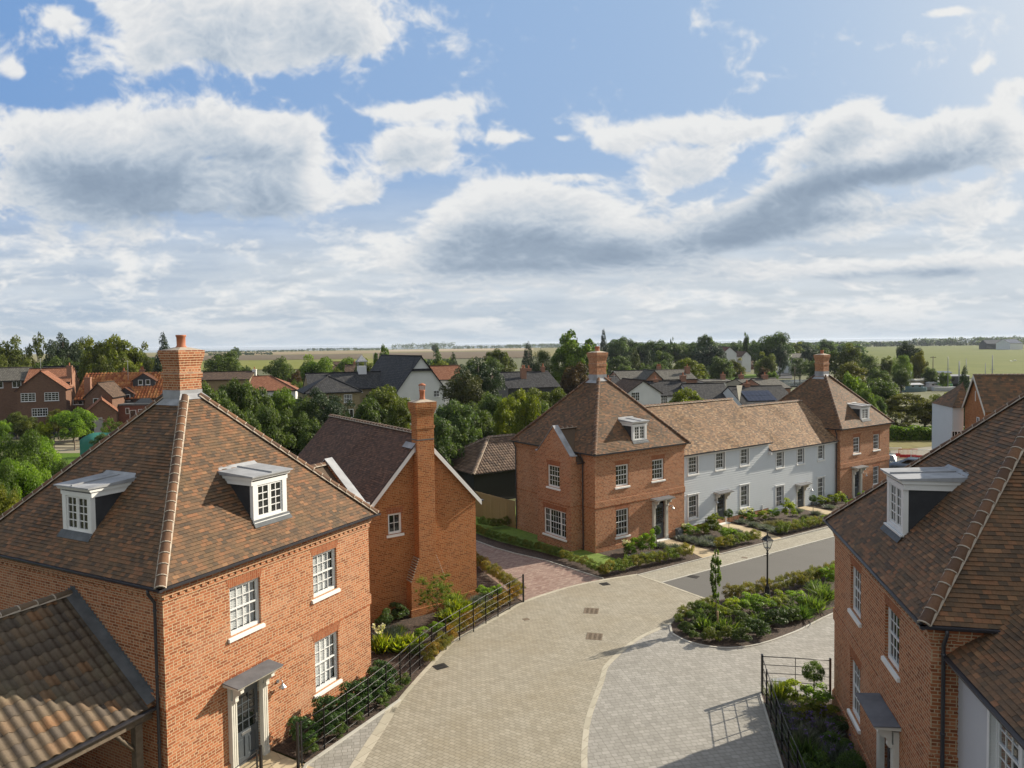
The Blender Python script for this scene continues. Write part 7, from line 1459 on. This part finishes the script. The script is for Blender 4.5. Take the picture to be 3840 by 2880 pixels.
CL=[(1180,40,400,170,0,1.1),(720,40,260,120,-10,1),(560,190,90,90,-60,.8),(900,210,260,60,-8,.75),(1330,150,150,70,0,.6),(420,20,150,50,-10,.7),(230,70,130,55,-25,.9),(50,260,70,45,-30,.9),
 (850,480,330,110,-3,1.1),(640,450,160,70,0,.6),(200,480,260,110,0,1.),(1080,560,150,110,0,1.),(1130,480,90,55,0,.6),(450,680,480,160,3,1.3),(1060,730,220,90,0,1.),(1360,730,90,60,0,.6),
 (1570,415,180,38,4,.9),(1740,390,50,22,30,.35),(1560,520,160,50,0,.9),(1640,600,150,70,0,.8),(1480,590,80,70,0,.6),(1900,515,140,35,0,.85),
 (1990,730,270,70,0,1.),(2200,760,160,40,-10,.7),(1800,800,200,50,0,.5),(2140,665,110,18,0,.7),(2110,520,60,20,0,.6),(1960,910,480,110,0,1.),
 (2330,520,130,60,8,.9),(2560,480,180,60,8,.9),(2560,620,200,80,5,.95),(2780,490,160,45,12,.85),(2860,470,90,25,15,.5),
 (3180,450,190,70,18,1.05),(3050,560,230,60,18,.9),(3580,480,240,75,10,1.05),(3330,620,460,80,12,1.0),(3600,560,220,70,20,.6),(3000,700,260,60,25,.7),(2950,800,420,80,2,.95),(2350,930,380,80,0,.9),(2700,880,200,70,10,.5),(2150,830,160,60,-20,.5),(1700,1000,260,50,0,.5),(3800,560,120,90,0,.8),(3500,780,330,45,18,.7),
 (3400,1000,560,38,3,1.),(2750,1010,160,30,3,.6),(3540,45,110,24,5,.85),(3680,250,55,25,45,.7),(3800,330,80,45,10,.85),
 (300,870,500,80,0,.35),(1500,960,400,60,0,.35),(3650,820,250,60,15,.5)]
DK=[(480,690,380,95,0,1.1),(800,800,360,50,0,.7),(900,580,170,50,0,.3),(150,620,160,60,0,.4),(1250,830,200,30,0,.3),
 (1930,900,330,70,0,.8),(1850,1000,220,35,0,.5),(2350,960,330,50,3,.7),(2950,820,420,60,4,.8),(3200,680,420,55,11,1.2),(2750,900,280,50,0,.8),(3450,1035,480,28,2,.9),
 (1200,1160,420,38,0,.7),(2300,560,60,20,0,.1),(3300,500,180,35,12,.3),(1300,520,100,30,0,.1)]

def sky_image(Wp=1536,Hp=600,X0=-.86,X1=.86,Z0=-.02,Z1=.64):
    """cloudscape on the sky directions (x/y, z/y), linear RGB, computed from gradient noise"""
    rs=np.random.RandomState(11); PERM=rs.permutation(512); G2=rs.uniform(0,2*pi,512); GX,GY=np.cos(G2).astype(np.float32),np.sin(G2).astype(np.float32)
    def perlin(x,y):
        xi=np.floor(x).astype(np.int32); yi=np.floor(y).astype(np.int32); fx=(x-xi).astype(np.float32); fy=(y-yi).astype(np.float32)
        def g(ix,iy,dx,dy):
            h=PERM[(PERM[ix&511]+iy)&511]; return GX[h]*dx+GY[h]*dy
        u=fx*fx*fx*(fx*(fx*6-15)+10); v=fy*fy*fy*(fy*(fy*6-15)+10)
        a=g(xi,yi,fx,fy); b=g(xi+1,yi,fx-1,fy); c=g(xi,yi+1,fx,fy-1); d=g(xi+1,yi+1,fx-1,fy-1)
        return (a+(b-a)*u)+((c+(d-c)*u)-(a+(b-a)*u))*v
    def fbm(x,y,o=7,gain=.55,mode=0):
        s=0;a=1.;t=0
        for i in range(o):
            q=perlin(x*2.03**i+i*17.3,y*2.03**i+i*9.1); q=(1-2.6*np.abs(q)) if mode==1 else q*1.5
            s=s+a*q; t+=a; a*=gain
        return s/t
    X,Z=np.meshgrid(np.linspace(X0,X1,Wp),np.linspace(Z0,Z1,Hp)); X=X.astype(np.float32); Z=Z.astype(np.float32)
    cz=_F[1]+Z*_F[2]; PX=1920+FPX*(X*_R[0]+_R[1]+Z*_R[2])/cz; PY=1440+SHPX-FPX*(X*_U[0]+_U[1]+Z*_U[2])/cz
    HZ=1306-.0128*(PX-780)
    el=np.clip(HZ-PY,0,None)/1300.
    U=(PX-1920)/1300*1.35; V=-.85*np.log(el+.10)+np.maximum(HZ-PY,-60)/900.*1.2*np.exp(-el*9)+PY/2600.
    wx=fbm(U*2+5,V*2,5); wy=fbm(U*2+50,V*2+9,5)
    U2,V2=U+.12*wx,V+.10*wy
    nb=fbm(U2*4.,V2*4.4,7,.55,1)            # billows
    nb2=fbm(U2*13+3,V2*14.,5,.58,1)
    nf=fbm(U2*3.+20,V2*3.4,8,.6)            # shreds
    nl=fbm((PX)/900.+3,(PY)/260.,6,.55)     # broad streaks
    ns=fbm((PX)/420.+30+.6*wx,(PY)/60.,6,.6)
    def B(l,k=1.):
        t=np.zeros_like(PX)
        for b in l:
            px,py,rx,ry,ang=b[:5]; amp=b[5] if len(b)>5 else 1.; a=radians(ang); dx,dy=PX-px,PY-py; u=(dx*cos(a)-dy*sin(a))/rx; v=(dx*sin(a)+dy*cos(a))/ry
            r2=u*u+v*v; t=t+amp*np.exp(-r2*1.25)
        return t
    cb=B(CL); cb=np.minimum(cb,1.3); db=B(DK)
    D=cb*1.22-.60+.50*nb+.20*nb2+.95*nf
    low=np.clip(1-el/.45,0,1); D=D+low**1.3*.50+.26*ns*low+.22*nl*low
    cov=np.clip((D+.06)/.58,0,1); cov=cov*cov*(3-2*cov)
    T=np.clip(D,0,1.2)
    # light from the upper right: march through the thickness
    occ=np.zeros_like(T); sx,sy=(X1-X0)/Wp,(Z1-Z0)/Hp
    for i in range(1,15):
        d=i*i*.35+2; ix,iy=int(d*.45),int(d*.9); sh_=np.roll(np.roll(T,-ix,1),-iy,0); sh_[-iy:,:]=0 if iy else sh_[-1:,:]; occ+=sh_/14.
    br=.88-.62*np.clip(occ-.10,0,1)-.50*db+.14*(T<.45)*(.45-T)+.26*nf+.20*nb2+.22*nb+.16*ns*np.clip(low*1.5,0,1)+.15*nl*low
    br=br-.10*np.clip(low,0,1)
    br=np.clip(br,.0,1.)
    st=np.array([0,.25,.45,.65,.85,1.]); C=np.array([[.27,.345,.445],[.33,.41,.51],[.455,.53,.62],[.61,.66,.715],[.76,.775,.79],[.85,.855,.85]])
    cc=np.stack([np.interp(br,st,C[:,i]) for i in range(3)],-1)
    # clear sky
    tx=np.clip((PX+200)/4200,0,1)[...,None]; e=np.clip(el,0,1)[...,None]
    blue=(1-tx)*np.array([.18,.345,.655])+tx*np.array([.42,.565,.765]); hzc=(1-tx)*np.array([.34,.49,.66])+tx*np.array([.55,.64,.74])
    k=np.exp(-e*4.2); sky=blue*(1-k)+hzc*k
    glow=np.exp(-(((PX-4900)/1300)**2+((PY+100)/1300)**2))[...,None]; sky=sky+(np.array([.86,.87,.86])-sky)*np.clip(glow*1.,0,.7)
    # thin veil over the lower half
    veil=np.clip(.95+.5*nl+.25*ns-.0,0,1)*np.clip(1.75-el/.29,0,1)*np.clip(el/.03,.75,1); vc=np.array([.64,.685,.72])+ (.17*np.clip(ns+.35*nl-.5*B(DK[12:13]),-1,1))[...,None]
    out=sky*(1-veil[...,None]*.85)+vc*veil[...,None]*.85
    out=out*(1-cov[...,None]*.97)+cc*cov[...,None]*.97
    hk=np.clip(1-el/.10,0,1)[...,None]**1.3; out=out*(1-.72*hk)+np.array([.42,.515,.62])*.72*hk
    return out.astype(np.float32)

# ================================================================ camera, light, sky
cam=bpy.data.cameras.new('camera'); co=bpy.data.objects.new('camera',cam); COL.objects.link(co)
co.matrix_world=Matrix(((_R[0],_U[0],-_F[0],0),(_R[1],_U[1],-_F[1],0),(_R[2],_U[2],-_F[2],CH),(0,0,0,1)))
cam.sensor_width=36; cam.lens=36*FPX/3840; cam.shift_y=SHPX/3840; cam.clip_start=.1; cam.clip_end=60000
S.camera=co
sd=bpy.data.lights.new('sun','SUN'); so=bpy.data.objects.new('sun',sd); COL.objects.link(so); sd.energy=5.0; sd.angle=radians(.6); sd.color=(1,.90,.74)
saz,sel=radians(SUN_AZ),radians(SUN_EL); dirv=Vector((sin(saz)*cos(sel),cos(saz)*cos(sel),sin(sel))); so.rotation_euler=dirv.to_track_quat('Z','Y').to_euler(); so.location=(30,20,40)
W=bpy.data.worlds.new('World'); S.world=W; W.use_nodes=True; t=W.node_tree; n=N(t); bg=t.nodes['Background']
sky=n.new('TexSky',sky_type='NISHITA',sun_disc=False,sun_elevation=sel,sun_rotation=saz,altitude=50,air_density=1.,dust_density=.6,ozone_density=2.5)
d=n.new('TexCoord').outputs['Generated']; sx=n.new('SeparateXYZ',{0:d})
ay=n.math('MAXIMUM',n.math('ABSOLUTE',sx.outputs[1]),.12); XW=n.math('DIVIDE',sx.outputs[0],ay); ZW=n.math('DIVIDE',sx.outputs[2],ay)
WX=(-.86,.86); WZ=(-.02,.64); SKW,SKH=1536,600
a_=sky_image(SKW,SKH,*WX,*WZ); im=bpy.data.images.new('cloudscape',SKW,SKH,alpha=False,float_buffer=True); im.colorspace_settings.name='Linear Rec.709'
px_=np.ones((SKH,SKW,4),np.float32); px_[...,:3]=a_; im.pixels.foreach_set(px_.ravel()); im.update(); im.pack()
uvw=n.new('CombineXYZ',{0:n.mr(XW,WX[0],WX[1]),1:n.mr(ZW,WZ[0],WZ[1]),2:0.}).outputs[0]
it=n.new('TexImage',{'Vector':uvw}); it.image=im; it.extension='EXTEND'; it.interpolation='Cubic'
skyn=n.new('VectorMath',{0:sky.outputs[0],3:.10},operation='SCALE').outputs[0]
side=n.math('MULTIPLY',n.mr(sx.outputs[1],.35,.1),.6)   # towards and behind the viewer the plain sky shows through
col=n.mix(side,it.outputs[0],skyn)
amb=n.math('ADD',n.mr(sx.outputs[1],.25,-.25,0.,.75,True),n.mr(sx.outputs[2],.45,.8,0.,.55,True))
col=n.mix(n.math('MINIMUM',amb,1.),col,(.66,.69,.72)); gain=n.math('MULTIPLY',n.math('ADD',1.,n.math('MULTIPLY',amb,.05)),.59)
col=n.new('VectorMath',{0:col,3:gain},operation='SCALE').outputs[0]
n.link(col,bg.inputs[0]); bg.inputs[1].default_value=1.0; W.cycles.sampling_method='MANUAL'; W.cycles.sample_map_resolution=128
vs=S.view_settings; vs.view_transform='Standard'; vs.look='None'; vs.exposure=.75; vs.gamma=1
S.cycles.use_denoising=True; S.cycles.max_bounces=6; S.cycles.diffuse_bounces=2; S.cycles.transparent_max_bounces=8

# physical albedo level of the whole place (paint, brick, tile and paving are darker than they look in sun)
for m in bpy.data.materials:
    if not m.use_nodes: continue
    k=.88 if any(w in m.name for w in ('white','upvc','render','stone')) else .70
    for b in [x for x in m.node_tree.nodes if x.type=='BSDF_PRINCIPLED']:
        i=b.inputs['Base Color']; nn=N(m.node_tree)
        if i.is_linked:
            src=i.links[0].from_socket; nn.link(nn.mix(1.,src,(k,k,k),'MULTIPLY'),i)
        else: c=i.default_value; i.default_value=(c[0]*k,c[1]*k,c[2]*k,1)

# thin sea haze over the whole place
xs_=(-9500,9500); bm=newbm(); box(bm,-95000,95000,-350,61000,-5.5,45)
m=bpy.data.materials.new('haze_air'); m.use_nodes=True; t=m.node_tree; t.nodes.remove(t.nodes['Principled BSDF']); v=t.nodes.new('ShaderNodeVolumePrincipled'); v.inputs['Density'].default_value=.00007; v.inputs['Color'].default_value=(.80,.88,1,1); v.inputs['Anisotropy'].default_value=.1
t.links.new(v.outputs[0],t.nodes['Material Output'].inputs['Volume'])
tag(obj('haze',bm,m),kind='stuff',label='thin blue haze of sea air over the fields and village')
